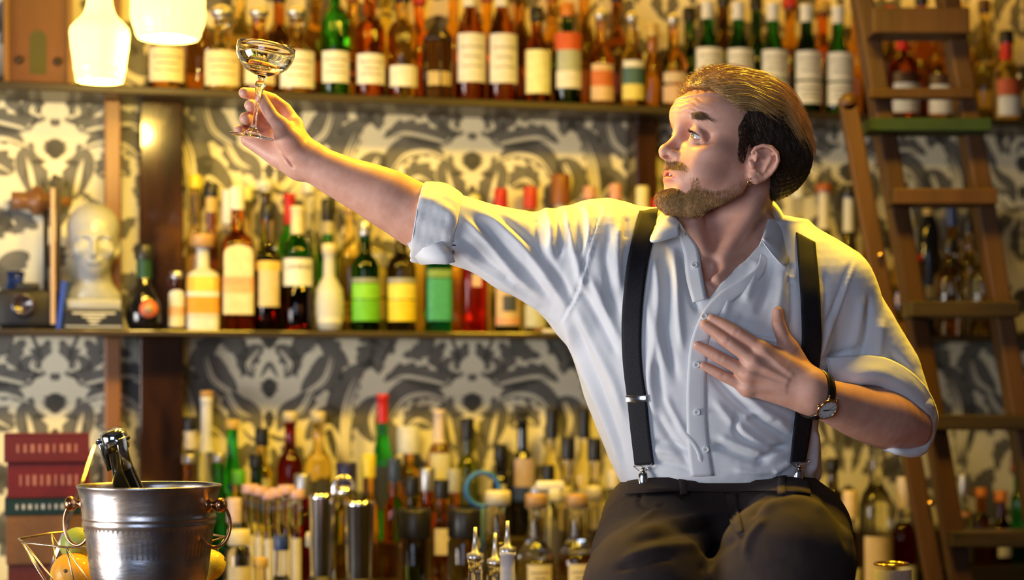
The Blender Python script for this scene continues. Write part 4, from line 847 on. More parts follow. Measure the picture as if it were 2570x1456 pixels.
MB().add([a0+Vector((0, 0.004, .004)), a1+Vector((0, 0.004, 0)), a1+Vector((0, 0.05, 0)), a0+Vector((0, 0.05, .004)), a0+Vector((0.004, 0.004, .004)), a1+Vector((0.004, 0.004, 0)), a1+Vector((0.004, 0.05, 0)), a0+Vector((0.004, 0.05, .004))], [(0, 1, 2, 3), (7, 6, 5, 4), (0, 4, 5, 1), (3, 2, 6, 7), (1, 5, 6, 2), (0, 3, 7, 4)]).build('panel', mat('smoked_acrylic', (0.12, 0.10, 0.08), rough=0.2), t, False)
# ------------------------------------------------------------------ on the bar: bucket, champagne, fruit, pourers
BZ = 1.0402
def build_bucket():
    Yb = 2.82; s = Yb/F_PX; o = Vector((xcol_(375, Yb), Yb, BZ)); t = tag(empty('ice_bucket', o), 'brushed steel ice bucket with ring handles holding a dark bottle', 'bucket')
    st = mat('aged_steel', (0.34, 0.36, 0.42), rough=0.30, metal=1.0, noise=(22, (0.60, 0.50, 0.42)), bump=(40, 0.12, (1, 1, 3)))
    def zz(py): return (EYE-(py-HOR)*s)-BZ
    H_ = zz(1218); rt = 0.1083
    out = [(0.0001, 0), (0.068, 0), (0.070, 0.004), (0.0735, H_*0.15), (0.0945-0.006, zz(1440)), (0.0965, zz(1330)), (0.0985, zz(1316)), (0.1000, zz(1310)), (0.0985, zz(1305)), (0.0998, zz(1301)), (0.1008, zz(1297)), (0.0998, zz(1293)), (0.1035, zz(1250)), (rt-0.0015, zz(1226)), (rt, zz(1222)), (rt+0.001, H_), (rt-0.0006, H_+0.0012), (rt-0.0022, H_)]
    inn = [(0.100, zz(1290)), (0.086, zz(1440)), (0.069, 0.006), (0.0001, 0.005)]
    prof = out+inn; seg = 144; V = []; Fc = []
    pr = []
    for a, b in zip(prof[:-1], prof[1:]):
        n = max(1, int(abs(b[1]-a[1])/0.006)); pr += [(a[0]+(b[0]-a[0])*i/n, a[1]+(b[1]-a[1])*i/n, len(pr) < 10**6) for i in range(n)]
    pr.append(prof[-1]+(1,)); half = max(range(len(pr)), key=lambda i: pr[i][1])
    for k, (r, z, _) in enumerate(pr):
        for j in range(seg):
            a = 2*math.pi*j/seg; q = r
            if k < half and z < zz(1325) and z > zz(1405): q += -0.0022*(0.5+0.5*math.cos(a*72))*min(1, (zz(1325)-z)/0.004)*min(1, (z-zz(1405))/0.008)
            V.append((q*math.cos(a), q*math.sin(a), z))
    for k in range(len(pr)-1):
        for j in range(seg): Fc.append((k*seg+j, k*seg+(j+1) % seg, (k+1)*seg+(j+1) % seg, (k+1)*seg+j))
    MB().add(V, Fc).build('bucket_body', st, t)
    cop = mat('copper_ring', (0.55, 0.27, 0.13), rough=0.22, metal=1.0)
    for sx, ang in ((1, math.radians(-18)), (-1, math.radians(180))):
        ca_, sa_ = math.cos(ang), math.sin(ang); zc = zz(1264); d_ = Vector((ca_, sa_, 0)); base = d_*0.100+Vector((0, 0, zc))
        R = d_.to_track_quat('Z', 'Y').to_matrix()
        kn = MB().lathe([(0.012, 0), (0.012, 0.003), (0.006, 0.006), (0.0055, 0.010), (0.009, 0.013), (0.0115, 0.018), (0.011, 0.024), (0.006, 0.028), (0.0001, 0.0285)], 24, tuple(base), R=R).build('handle_knob', cop, t)
        n_ = (Vector((0.25, -0.95, 0)) if sx > 0 else Vector((-0.35, -0.9, 0))).normalized(); rad = 0.030; c = base+d_*0.010+Vector((0, 0, -rad))
        sd = Vector((0, 0, 1)).cross(n_)
        MB().tube([c+Vector((0, 0, 1))*math.cos(a)*rad*1.12+sd*math.sin(a)*rad*0.78 for a in np.linspace(0, 2*math.pi, 41)[:-1]], 0.0026, 10, closed=True).build('ring_handle', cop, t)
    return o
def xcol_(px, Y): return (px-1285)*Y/F_PX
BO = build_bucket()
# champagne bottle leaning in the bucket
tb_, bb_ = Vector(pw(282, 1082, 2.80)), Vector(pw(322, 1230, 2.825)); ax_ = (bb_-tb_).normalized(); Lb_ = 0.30
bot = tb_+ax_*Lb_
if bot.z < BZ+0.012: bot = tb_+ax_*((tb_.z-BZ-0.040)/-ax_.z)
t = tag(empty('champagne_bottle', bot), 'black champagne bottle leaning in the ice bucket, steel stopper clamped on', 'bottle'); Rb = (-ax_).to_track_quat('Z', 'Y').to_matrix(); Ln = (tb_-bot).length
pr = [(0.0001, 0), (0.036, 0), (0.040, 0.004), (0.041, 0.03), (0.040, Ln*0.42), (0.034, Ln*0.55), (0.0235, Ln*0.68), (0.0165, Ln*0.80), (0.0150, Ln*0.90), (0.0165, Ln*0.93), (0.0165, Ln*0.95), (0.0142, Ln*0.955), (0.0142, Ln*0.975), (0.0001, Ln*0.975)]
MB().lathe(pr, 40, R=Rb, cap=False).build('glass_body', mat('champagne_glass', (0.010, 0.008, 0.004), rough=0.07, coat=0.6), t)
sm = mat('stopper_steel', (0.50, 0.56, 0.62), rough=0.12, metal=1.0)
stp = MB().lathe([(0.0160, Ln*0.90), (0.0205, Ln*0.905), (0.0205, Ln*0.965), (0.0190, Ln*0.995), (0.013, Ln*1.006), (0.0001, Ln*1.008)], 10, R=Rb, cap=False).build('stopper', sm, t, True)
for s_ in (1, -1):
    MB().box(tuple(Rb@Vector((s_*0.0195, -0.006, Ln*0.885))), (0.005, 0.018, 0.052), R=Rb@Matrix.Rotation(s_*0.10, 3, 'Y'), bev=0.0015).build('clamp_wing', sm, stp, True)
    MB().tube([Rb@Vector((s_*0.021, -0.017, Ln*0.955)), Rb@Vector((s_*0.021, 0.010, Ln*0.955))], 0.0032, 10).build('hinge_pin', mat('black_rubber', (0.01, 0.01, 0.012), rough=.4), stp)
MB().tube([Rb@Vector((0.0, -0.0165, Ln*0.90)), Rb@Vector((0.0, -0.0168, Ln*0.955))], 0.0045, 10).build('stopper_seal', mat('black_rubber', (0.01, 0.01, 0.012)), stp)
# wire fruit basket behind the bucket
wg = mat('wire_brass', (0.62, 0.48, 0.32), rough=0.25, metal=1.0); BC = Vector((xcol_(305, 3.04), 3.035, BZ)); bk = tag(empty('wire_basket', BC), 'geometric gold wire fruit basket behind the ice bucket', 'basket')
def bp(px, py, Y): return Vector(pw(px, py, Y))-BC
rim = [bp(47, 1352, 3.02), bp(128, 1338, 3.10), bp(210, 1332, 3.13), bp(420, 1334, 3.13), bp(520, 1340, 3.10), bp(566, 1348, 3.03), bp(500, 1368, 2.965), bp(380, 1374, 2.945), bp(166, 1374, 2.945), bp(60, 1362, 2.96)]
bas = [Vector((x, y, 0.004)) for x, y in ((-0.09, -0.01), (-0.055, 0.05), (0.0, 0.065), (0.06, 0.055), (0.10, 0.02), (0.10, -0.02), (0.06, -0.055), (0.0, -0.065), (-0.05, -0.06), (-0.085, -0.03))]
MB().tube(rim, 0.0019, 8, closed=True).build('rim_wire', wg, bk); MB().tube(bas, 0.0016, 8, closed=True).build('base_wire', wg, bk)
mid = [(a*0.55+b*0.45) for a, b in zip(rim, bas[1:]+bas[:1])]
for i in range(10):
    j = (i+1) % 10; MB().tube([rim[i], (rim[i]*0.5+bas[i]*0.5), bas[i]], 0.0015, 6).build('side_wire', wg, bk); MB().tube([rim[j], bas[i]], 0.0015, 6).build('side_wire', wg, bk)
MB().tube([bas[0], bas[5]], 0.0014, 6).build('base_wire', wg, bk); MB().tube([bas[2], bas[7]], 0.0014, 6).build('base_wire', wg, bk)
def fruit(name, px, py, Y, r, c, c2, lab, el=1.0, nub=None):
    o = Vector(pw(px, py, Y)); t = tag(empty(name, o), lab, name)
    m = mat(name+'_peel', c, rough=0.38, noise=(14, c2), bump=(420, 0.35), sss=0.05, coat=.2)
    V = []; Fc = []; n = 28; k = 40
    mb = MB().lathe([(max(1e-4, r*math.sin(a)*(1-0.05*math.cos(a))), -r*el*math.cos(a)*(1+0.06*abs(math.cos(a))**6)) for a in np.linspace(0, math.pi, n)], k, cap=False, R=Matrix.Rotation(nub[0], 3, 'X')@Matrix.Rotation(nub[1], 3, 'Y'))
    mb.build('peel', m, t)
    d = Matrix.Rotation(nub[0], 3, 'X')@Matrix.Rotation(nub[1], 3, 'Y')@Vector((0, 0, 1)); MB().lathe([(0.003, -0.002), (0.0035, 0.0), (0.0025, 0.0015), (0.0001, 0.0018)], 10, tuple(d*r*el*1.05), R=d.to_track_quat('Z', 'Y').to_matrix(), cap=False).build('stem_end', mat('stem_brown', (0.10, 0.07, 0.03)), t)
    return t
fruit('orange', 183, 1442, 3.015, 0.036, (0.85, 0.36, 0.02), (0.95, 0.45, 0.04), 'orange lying in the wire basket, stem end towards the viewer', 0.95, (math.radians(75), -0.1))
fruit('lime', 192, 1366, 3.035, 0.026, (0.26, 0.34, 0.04), (0.36, 0.42, 0.07), 'pale green lime resting on the fruit in the wire basket', 1.1, (0.5, 0.6))
fruit('lemon', 520, 1420, 3.03, 0.026, (0.80, 0.62, 0.05), (0.9, 0.72, 0.1), 'yellow lemon in the wire basket, right of the bucket', 1.15, (0.3, 1.2))
fruit('orange', 250, 1452, 3.06, 0.034, (0.85, 0.36, 0.02), (0.95, 0.45, 0.04), 'second orange behind the steel bucket in the wire basket', 0.95, (0.3, 0.4))
# speed rail behind the bar with pouring bottles
rl = tag(empty('speed_rail', (0.0, 3.235, 0)), 'steel bottle rail fixed low behind the bar counter', 'rail')
MB().box((0, 0, 0.825), (1.6, 0.11, 0.006)).box((0, -0.052, 0.875), (1.6, 0.004, 0.10)).box((0, 0.052, 0.875), (1.6, 0.004, 0.10)).build('rail_tray', chrome, rl, False)
for x in (-0.78, 0.78): MB().box((x, 0, 0.41), (0.03, 0.10, 0.82)).build('rail_leg', darkm, rl, False)
WY = 3.235
def well(px, top, WY, glass, labs, foil, lab, r=0.032):
    x = xcol_(px, WY); h = (EYE-(top-HOR)*WY/F_PX)-0.829
    o = bottle('pouring_bottle', (x, WY, 0.8285), r, round(h, 3), 'claret', glass, labels=labs, foil=foil, cap=((0.6, 0.6, 0.62), .052, 1.0, 'pour'), rz=0)
    tag(o, lab, 'bottle', 'pouring bottles in the speed rail')
well(1193, 1398, 3.212, 'pale', (), None, 'clear bottle with steel pourer, leftmost of three at the lower edge', 0.0245)
well(1243, 1412, 3.262, 'pale', (), None, 'short clear bottle with steel pourer between two taller ones', 0.022)
well(1274, 1382, 3.213, 'smoke', (), ((0.78, 0.78, 0.78), .80), 'white-necked bottle with steel pourer, rightmost of three at the lower edge', 0.0255)
o = bottle('jar', (xcol_(2238, WY), WY, 0.8285), 0.033, round((EYE-(1415-HOR)*WY/F_PX)-0.829, 3), 'jar', 'clear', labels=((.3, .97, (0.78, 0.78, 0.76), 80),), rz=0); tag(o, 'white-labelled jar with gold rim at the lower right edge', 'jar')
MB().tube([(0.029*math.cos(a), 0.029*math.sin(a), (EYE-(1415-HOR)*WY/F_PX)-0.829) for a in np.linspace(0, 2*math.pi, 33)[:-1]], 0.0025, 8, closed=True).build('gold_rim', mat('gold_rim_metal', (0.8, 0.55, 0.15), rough=.2, metal=1.0), o)
# ------------------------------------------------------------------ the bartender: shirt, trousers and body as blended surfaces
def pw(px, py, Y): return np.array(P(px, py, Y))
YB = 3.02
def zrow(py, Y=3.0): return EYE-(py-HOR)*Y/F_PX
def xcol(px, Y=3.0): return (px-1285)*Y/F_PX
SH = Body()      # shirt, torso and upper sleeves
rows = [(1262, 1580, 2020, 2.915, 3.12), (1225, 1566, 2042, 2.905, 3.13), (1180, 1541, 2050, 2.895, 3.135), (1100, 1508, 2052, 2.89, 3.14), (1000, 1468, 2062, 2.885, 3.145),
        (900, 1440, 2085, 2.88, 3.15), (820, 1420, 2110, 2.88, 3.15), (740, 1440, 2125, 2.895, 3.15), (670, 1480, 2110, 2.915, 3.14), (600, 1560, 2070, 2.945, 3.12), (560, 1640, 2000, 2.97, 3.10)]
SH.slices([(zrow(a), xcol(b), xcol(c), d, e) for a, b, c, d, e in rows], k=0.0, n=2.3)
# shoulder yoke
SH.chain([pw(1740, 585, 3.04), pw(1600, 602, 3.03), pw(1500, 612, 3.01)], [0.045, 0.048, 0.062], k=0.05)
SH.chain([pw(1915, 600, 3.05), pw(2000, 645, 3.05), pw(2095, 715, 3.03)], [0.040, 0.050, 0.056], k=0.05)
# raised sleeve (his right arm)
SH.chain([pw(1490, 660, 3.00), pw(1400, 640, 2.99), pw(1310, 622, 2.98), pw(1220, 600, 2.97), pw(1130, 572, 2.96)], [0.096, 0.074, 0.060, 0.057, 0.056], k=0.05)
SH.chain([pw(1460, 740, 3.00), pw(1400, 700, 2.99), pw(1300, 668, 2.98)], [0.060, 0.050, 0.040], k=0.05)
# lowered sleeve (his left arm)
SH.chain([pw(2095, 730, 3.03), pw(2150, 830, 3.035), pw(2212, 940, 3.04), pw(2262, 1035, 3.02)], [0.060, 0.064, 0.066, 0.054], k=0.03)
# loose cloth over the waistband
SH.chain([pw(2005, 1120, 3.02), pw(2015, 1180, 3.03)], [0.030, 0.030], k=0.02)
SH_plain_n = len(SH.ops)

def limb(pts, rad, **k):
    a = spl([np.r_[p, r] for p, r in zip(pts, rad)], len(pts)*4); BD.chain([q[:3] for q in a], list(a[:, 3]), exact=True, **k)
BD = Body()      # skin: one continuous surface
trows = [(z, b+14, c-14, d+(0.011 if z < 760 else 0.018), e-0.014) for z, b, c, d, e in rows]
BD.slices([(zrow(a), xcol(b), xcol(c), d, e) for a, b, c, d, e in trows], k=0.0, n=2.3)
BD.chain([pw(1740, 600, 3.05), pw(1600, 622, 3.03), pw(1500, 640, 3.01)], [0.038, 0.040, 0.055], k=0.05)
BD.chain([pw(1915, 615, 3.05), pw(2000, 668, 3.05), pw(2095, 735, 3.03)], [0.036, 0.040, 0.046], k=0.05)
# neck
limb([pw(1868, 430, 3.00), pw(1845, 520, 3.005), pw(1820, 600, 3.02), pw(1810, 660, 3.03)], [0.056, 0.057, 0.062, 0.068], k=0.03)
limb([pw(1905, 455, 2.965), pw(1880, 540, 2.952), pw(1832, 620, 2.935), pw(1795, 680, 2.918)], [0.014, 0.015, 0.013, 0.009], k=0.022)   # neck cord under the ear
BD.chain([pw(1735, 545, 2.965), pw(1752, 600, 2.952), pw(1768, 650, 2.93)], [0.016, 0.014, 0.010], k=0.02)   # throat
BD.chain([pw(1798, 700, 2.908), pw(1860, 668, 2.935), pw(1930, 650, 3.0)], [0.008, 0.009, 0.009], k=0.02)   # collar bone
BD.ell(pw(1783, 672, 2.915), (0.012, 0.010, 0.016), k=0.015, sub=True)     # hollow of the throat
# right arm
BD.chain([pw(1490, 645, 3.0), pw(1300, 622, 2.98), pw(1190, 596, 2.965), pw(1110, 572, 2.955), pw(1058, 545, 2.95)], [0.058, 0.042, 0.042, 0.045, 0.049], k=0.02)
limb([pw(1085, 556, 2.955), pw(1040, 537, 2.95), pw(985, 505, 2.945), pw(930, 478, 2.945), pw(870, 452, 2.945), pw(805, 420, 2.945), pw(762, 395, 2.95)],
         [0.047, 0.0485, 0.0475, 0.0425, 0.0365, 0.0315, 0.0285], k=0.012, squash=((0, 1, 0), 1.12))
# left arm
BD.chain([pw(2095, 735, 3.03), pw(2155, 835, 3.035), pw(2215, 950, 3.035), pw(2262, 1050, 3.02)], [0.048, 0.046, 0.045, 0.044], k=0.02)
limb([pw(2276, 1078, 3.00), pw(2222, 1052, 2.965), pw(2160, 1036, 2.935), pw(2095, 1012, 2.90), pw(2036, 988, 2.868)], [0.040, 0.0475, 0.0425, 0.0345, 0.0285], k=0.02)
# ---- right hand, closed on the stem of the glass (points: column, row, distance)
def RH(*p): return [pw(a, b, c) for a, b, c in p]
BD.chain(RH((765, 397, 2.95), (738, 372, 2.945), (715, 338, 2.945)), [0.0275, 0.0225, 0.018], k=0.018)
BD.chain(RH((755, 400, 2.96), (712, 372, 2.972), (678, 350, 2.975)), [0.0255, 0.0215, 0.016], k=0.015)
BD.chain(RH((750, 418, 2.955), (700, 394, 2.962), (655, 366, 2.970), (624, 350, 2.972)), [0.020, 0.0178, 0.0155, 0.0125], k=0.014)                      # heel of the hand
BD.chain(RH((745, 345, 2.955), (738, 312, 2.962)), [0.017, 0.0135], k=0.014)
# index, middle, ring, little finger
BD.chain(RH((742, 318, 2.962), (715, 275, 2.972), (683, 251, 2.972), (645, 238, 2.952), (613, 233, 2.930)), [0.0132, 0.0112, 0.0108, 0.0102, 0.0088], k=0.004)
BD.chain(RH((720, 325, 2.970), (685, 298, 2.990), (655, 278, 2.978), (636, 269, 2.952), (629, 265, 2.928)), [0.0130, 0.0110, 0.0108, 0.0108, 0.0098], k=0.0035)
BD.chain(RH((700, 340, 2.972), (665, 325, 2.990), (640, 308, 2.978), (623, 300, 2.954), (616, 297, 2.932)), [0.0130, 0.0108, 0.0106, 0.0106, 0.0096], k=0.0035)
BD.chain(RH((678, 355, 2.972), (645, 348, 2.985), (620, 336, 2.976), (607, 329, 2.958), (601, 326, 2.942)), [0.0120, 0.0098, 0.0092, 0.0088, 0.0080], k=0.0035)
# thumb pressed on the stem
BD.chain(RH((748, 385, 2.938), (728, 350, 2.925), (707, 318, 2.912)), [0.0200, 0.0165, 0.0130], k=0.014)
BD.chain(RH((707, 318, 2.912), (683, 292, 2.903), (668, 268, 2.900), (658, 246, 2.902)), [0.0125, 0.0108, 0.0104, 0.0082], k=0.008)
BD.ell(pw(722, 350, 2.922), (0.020, 0.012, 0.016), k=0.012)
BD.chain(RH((690, 345, 2.936), (712, 385, 2.928), (735, 415, 2.928)), [0.0015, 0.0018, 0.001], k=0.007, sub=True)            # life line
BD.chain(RH((640, 362, 2.950), (672, 372, 2.938), (700, 385, 2.930)), [0.001, 0.0015, 0.001], k=0.006, sub=True)
# ---- left hand, laid on the chest; every joint sits on the shirt
def CH(px, py, r, off=0.0):
    q, ok = SH.hit([px], [py]); return pw(px, py, q[0][1]-r*0.86-off)
def finger(pts, rad, k=0.004, off=None):
    off = off or [0]*len(pts)
    BD.chain([CH(a, b, r, o) for (a, b), r, o in zip(pts, rad, off)], rad, k=k)
    return [CH(a, b, r, o) for (a, b), r, o in zip(pts, rad, off)], rad
FING = [finger([(1912, 880), (1884, 858), (1846, 834), (1812, 813), (1786, 800)], [0.0118, 0.0106, 0.0102, 0.0088, 0.0072], off=[.012, .010, .006, .001, 0]),
        finger([(1890, 912), (1862, 884), (1824, 857), (1792, 832), (1768, 815)], [0.0120, 0.0106, 0.0104, 0.0090, 0.0074], off=[.014, .011, .007, .001, 0]),
        finger([(1878, 942), (1846, 920), (1806, 899), (1774, 880), (1751, 867)], [0.0116, 0.0100, 0.0098, 0.0085, 0.0070], off=[.012, .009, .005, .001, 0]),
        finger([(1876, 975), (1845, 958), (1813, 943), (1786, 928), (1766, 918)], [0.0106, 0.0090, 0.0086, 0.0076, 0.0063], off=[.008, .006, .003, .000, 0])]
THUMB = finger([(2004, 925), (1982, 880), (1964, 842), (1953, 812), (1952, 783)], [0.0150, 0.0130, 0.0112, 0.0106, 0.0086], k=0.010, off=[.006, .004, .002, .002, .004])
WR = pw(2036, 988, 2.868)
for (a, b), r0, r1, o in (((1912, 880), 0.0215, 0.0125, .010), ((1890, 912), 0.0215, 0.0130, .012), ((1878, 942), 0.021, 0.0125, .010), ((1878, 973), 0.019, 0.0115, .007)):
    e = CH(a, b, r1, o); st = WR+np.array([0, 0.002, (0.018 if b < 900 else 0.007 if b < 930 else -0.006 if b < 960 else -0.014)])
    BD.chain([st, st*0.5+e*0.5+np.array([0, -0.001, 0]), e], [r0, (r0+r1)/2, r1], k=0.012)
BD.chain([WR+np.array([0, 0, 0.014]), CH(2004, 925, 0.015, .006), CH(1982, 880, 0.013, .004)], [0.020, 0.0165, 0.013], k=0.016)
BD.chain([CH(1960, 905, 0.011, .004), CH(1930, 890, 0.010, .004)], [0.012, 0.010], k=0.018)     # web of the thumb
for f, r in FING:      # knuckles and tendons
    BD.ball(f[0]+np.array([0, -0.003, 0]), 0.0108, k=0.008)
    BD.chain([f[0]+np.array([0, -0.0115, 0]), f[0]*0.45+WR*0.55+np.array([0, -0.0165, 0])], [0.0022, 0.0012], k=0.008)
    for s_ in (-0.0022, 0.0, 0.0022):   # creases over the middle joint
        d = (f[1]-f[2])/np.linalg.norm(f[1]-f[2]); c = f[2]+d*s_; u = np.cross(d, [0, 1, 0]); u /= np.linalg.norm(u)
        BD.chain([c+u*0.0055+np.array([0, -r[2]*0.90, 0]), c+np.array([0, -r[2]*1.04, 0]), c-u*0.0055+np.array([0, -r[2]*0.90, 0])], 0.0005, k=0.0018, sub=True)
# veins
BD.chain([CH(1935, 940, 0.0, .034), CH(1950, 962, 0.0, .037), CH(1975, 985, 0.0, .040)], [0.0008, 0.0012, 0.001], k=0.006)
BD.chain([CH(1900, 955, 0.0, .030), CH(1918, 975, 0.0, .034)], [0.0008, 0.0012], k=0.006)
def nails(m, parent):
    def one(tip, prev, r, out):
        d = Vector(tip-prev).normalized(); out = Vector(out); out = (out-d*out.dot(d)).normalized(); s = d.cross(out)
        V = []; Fc = []
        for i in range(7):
            for j in range(7):
                u = (i/6-0.5)*2; v = (j/6)*1.0
                wd = 0.66*r*(1-0.25*max(0, v-0.6)**2*6)
                ang = u*0.85
                p = Vector(tip)+d*((v-0.70)*r*1.55+r*0.22)+s*math.sin(ang)*r*0.86*wd/(0.66*r)+out*(math.cos(ang)*r*1.0-0.0004-0.0016*max(0, v-0.5)**2*3*(r/0.008))
                V.append(p)
        for i in range(6):
            for j in range(6): Fc.append((i*7+j, i*7+j+1, (i+1)*7+j+1, (i+1)*7+j))
        MB().add(V, Fc).build('fingernail', m, parent)
    for f, r in FING: one(f[-1], f[-2], r[-1]*1.02, (0, -1, 0.1))
# ---- head, in its own frame: x forward, y to his left (towards the viewer), z up; metres
ca, sa = math.cos(math.radians(20)), math.sin(math.radians(20))
HO = pw(1840, 415, 2.965); HR = np.array([[-ca, sa, 0], [-sa, -ca, 0], [0, 0, 1.0]])
def H(px, py, y=0.0):
    """head-frame point seen at a pixel when it lies y to his left"""
    # X = HO.x - x*ca + y*sa, Y = HO.y - x*sa - y*ca
    x = 0.05
    for _ in range(12):
        Y = HO[1]-x*sa-y*ca; X = (px-1285)*Y/F_PX; x = (HO[0]+y*sa-X)/ca
    return np.array([x, y, EYE-(py-HOR)*Y/F_PX-HO[2]])
def mm(*a): return np.array(a, float)/1000
BD.frame(HO, HR)
BD.ell(mm(-14, 0, 64), mm(104, 75, 70), k=0.02)
BD.ell(mm(-50, 0, 30), mm(70, 66, 60), k=0.03)
BD.ell(mm(26, 0, 79), mm(66, 62, 50), k=0.02)
# face block: rows of (image row, profile column, back edge, half width)
prof = [(527, 1690, 62, 20), (520, 1676, 52, 30), (505, 1668, 38, 40), (488, 1668, 22, 49), (470, 1674, 8, 56), (450, 1674, 2, 61), (425, 1680, -4, 65), (405, 1684, -6, 68), (388, 1690, -8, 69.5),
        (368, 1698, -10, 69), (345, 1706, -10, 67.5), (318, 1704, -10, 66), (300, 1700, -10, 66), (282, 1696, -8, 65), (266, 1698, -6, 60), (252, 1712, 0, 50)]
fr = []
for py_, px_, bk, hwid in prof:
    q = H(px_, py_, 0.0)*1000; fr.append((q[2], bk, q[0], hwid))
def facefn(tab):
    tab = np.array(sorted(tab), float)/1000; z = np.linspace(tab[0, 0], tab[-1, 0], 300)
    c = [np.interp(z, tab[:, 0], tab[:, i]) for i in (1, 2, 3)]; ker = np.hanning(31); ker /= ker.sum()
    c = [np.convolve(np.pad(q, 15, mode='edge'), ker, 'valid') for q in c]
    def fn(p):
        zz = p[:, 2]; bx, fx, w = [np.interp(zz, z, q) for q in c]
        cx = bx+(fx-bx)*0.32; rx = np.where(p[:, 0] > cx, fx-cx, cx-bx)
        e = ((np.abs(p[:, 0]-cx)/rx)**2.2+(np.abs(p[:, 1])/w)**2.2)**(1/2.2)
        return np.maximum((e-1)*w, np.maximum(zz-z[-1], z[0]-zz))
    return fn
BD.func(facefn(fr), mm(-30, -90, -90), mm(130, 90, 110), k=0.024)
def G(px, py, y): return H(px, py, y/1000.0)
def M(q, sy): return np.array([q[0], q[1]*sy, q[2]])
for sy in (1, -1):
    BD.ell(M(mm(58, 49, 14), sy), mm(24, 17, 13), k=0.02)                                 # cheekbone
    BD.chain([M(mm(8, 54, -22), sy), M(mm(20, 51, -40), sy), M(mm(48, 42, -56), sy), M(mm(80, 24, -67), sy)], [0.012, 0.013, 0.012, 0.012], k=0.024)  # jaw
    BD.ell(M(mm(68, 44, -14), sy), mm(22, 12, 20), k=0.02)                                   # cheek
c0 = G(1682, 500, 0)
BD.ball(c0, 0.015, k=0.022)
BD.ell(c0+mm(0, 10, -1), mm(12, 13, 11), k=0.015); BD.ell(c0+mm(0, -10, -1), mm(12, 13, 11), k=0.015)
BD.ell(G(1666, 468, 0), mm(8, 24, 4.5), k=0.013, sub=True)                               # dent under the lip
for sy in (1, -1):
    bw = [M(G(1706, 292, 4), sy), M(G(1733, 290, 18), sy), M(G(1768, 299, 36), sy), M(G(1800, 322, 50), sy)]
    BD.chain([q-mm(9.5, 0, 0) for q in bw], [0.0095, 0.010, 0.0095, 0.008], k=0.014)
    BD.ell(M(G(1735, 330, 24), sy)+mm(6, 0, 0), mm(14, 14, 12), k=0.015, sub=True)
    BD.ell(M(G(1772, 349, 45), sy)+mm(9, 6*sy, 0), mm(9.5, 9.5, 6), k=0.018, sub=True)
    EC = M(G(1757, 344, 31), sy)+mm(2.2, 2.2*sy, 0)
    if sy > 0: EYEC = EC.copy()
    BD.ball(EC, 0.0136, k=0.006)
    def lidpt(t, zz, R):
        a = t*0.92; z2 = zz-0.0064*t
        r = math.sqrt(max(R*R-z2*z2, 1e-8)); return EC+np.array([r*math.cos(a+0.50), r*math.sin(a+0.50)*sy, z2])
    if sy > 0: LASH = [(np.array(lidpt(t, 0.0036*(1-t*t)+0.0006, 0.0160)), EC.copy()) for t in np.linspace(-0.85, 1, 46)]
    BD.chain([lidpt(t, 0.0048*(1-t*t)+0.0008, 0.0137) for t in np.linspace(-1, 1, 11)], 0.0026, k=0.003)
    BD.chain([lidpt(t, -0.0046*(1-t*t)-0.0006, 0.0136) for t in np.linspace(-1, 1, 11)], 0.0021, k=0.003)
    BD.chain([lidpt(t, 0.0085*(1-t*t)+0.0045, 0.0158) for t in np.linspace(-0.9, 1.15, 11)], 0.0034, k=0.008)      # fold above the lid
    BD.chain([lidpt(t*0.92, 0.0003, 0.0146) for t in np.linspace(-1, 1, 11)], [0.0008, 0.0029, 0.0043, 0.0049, 0.0052, 0.0053, 0.0052, 0.0048, 0.0040, 0.0028, 0.0008], k=0.0014, sub=True)
    BD.chain([lidpt(t, -0.0115, 0.0148) for t in np.linspace(-0.8, 0.9, 7)], 0.0026, k=0.008)   # pouch under the eye
# nose
br = [G(1710, 318, 0), G(1698, 338, 0), G(1683, 357, 0), G(1670, 371, 0)]
BD.chain([q-mm(3, 0, 2) for q in br], [0.0072, 0.0070, 0.0078, 0.0088], k=0.012)
tipc = G(1667, 380, 0)
BD.ball(tipc, 0.0086, k=0.008)
for sy in (1, -1):
    BD.chain([M(G(1686, 385, 9), sy), M(G(1700, 391, 13.5), sy), M(G(1706, 396, 14.5), sy)], [0.0068, 0.0070, 0.0058], k=0.005)
    pass
    BD.chain([M(G(1714, 384, 20), sy), M(G(1719, 396, 20), sy)], [0.0010, 0.0010], k=0.004, sub=True)
    BD.chain([M(G(1722, 400, 22), sy), M(G(1733, 424, 29), sy), M(G(1740, 442, 33), sy)], [0.002, 0.002, 0.001], k=0.010, sub=True)     # smile fold
BD.chain([G(1664, 390, 0), G(1678, 400, 0)], [0.0042, 0.005], k=0.006)
NOS = [(q-HO)@HR for q in BD.hit([1669, 1677, 1686], [395, 396, 398], 2.75, 3.1)[0]]
for sy in (1, -1): BD.chain([M(q, sy)+mm(0, 0, 1.0) for q in NOS], [0.0018, 0.0032, 0.0024], k=0.0015, sub=True)
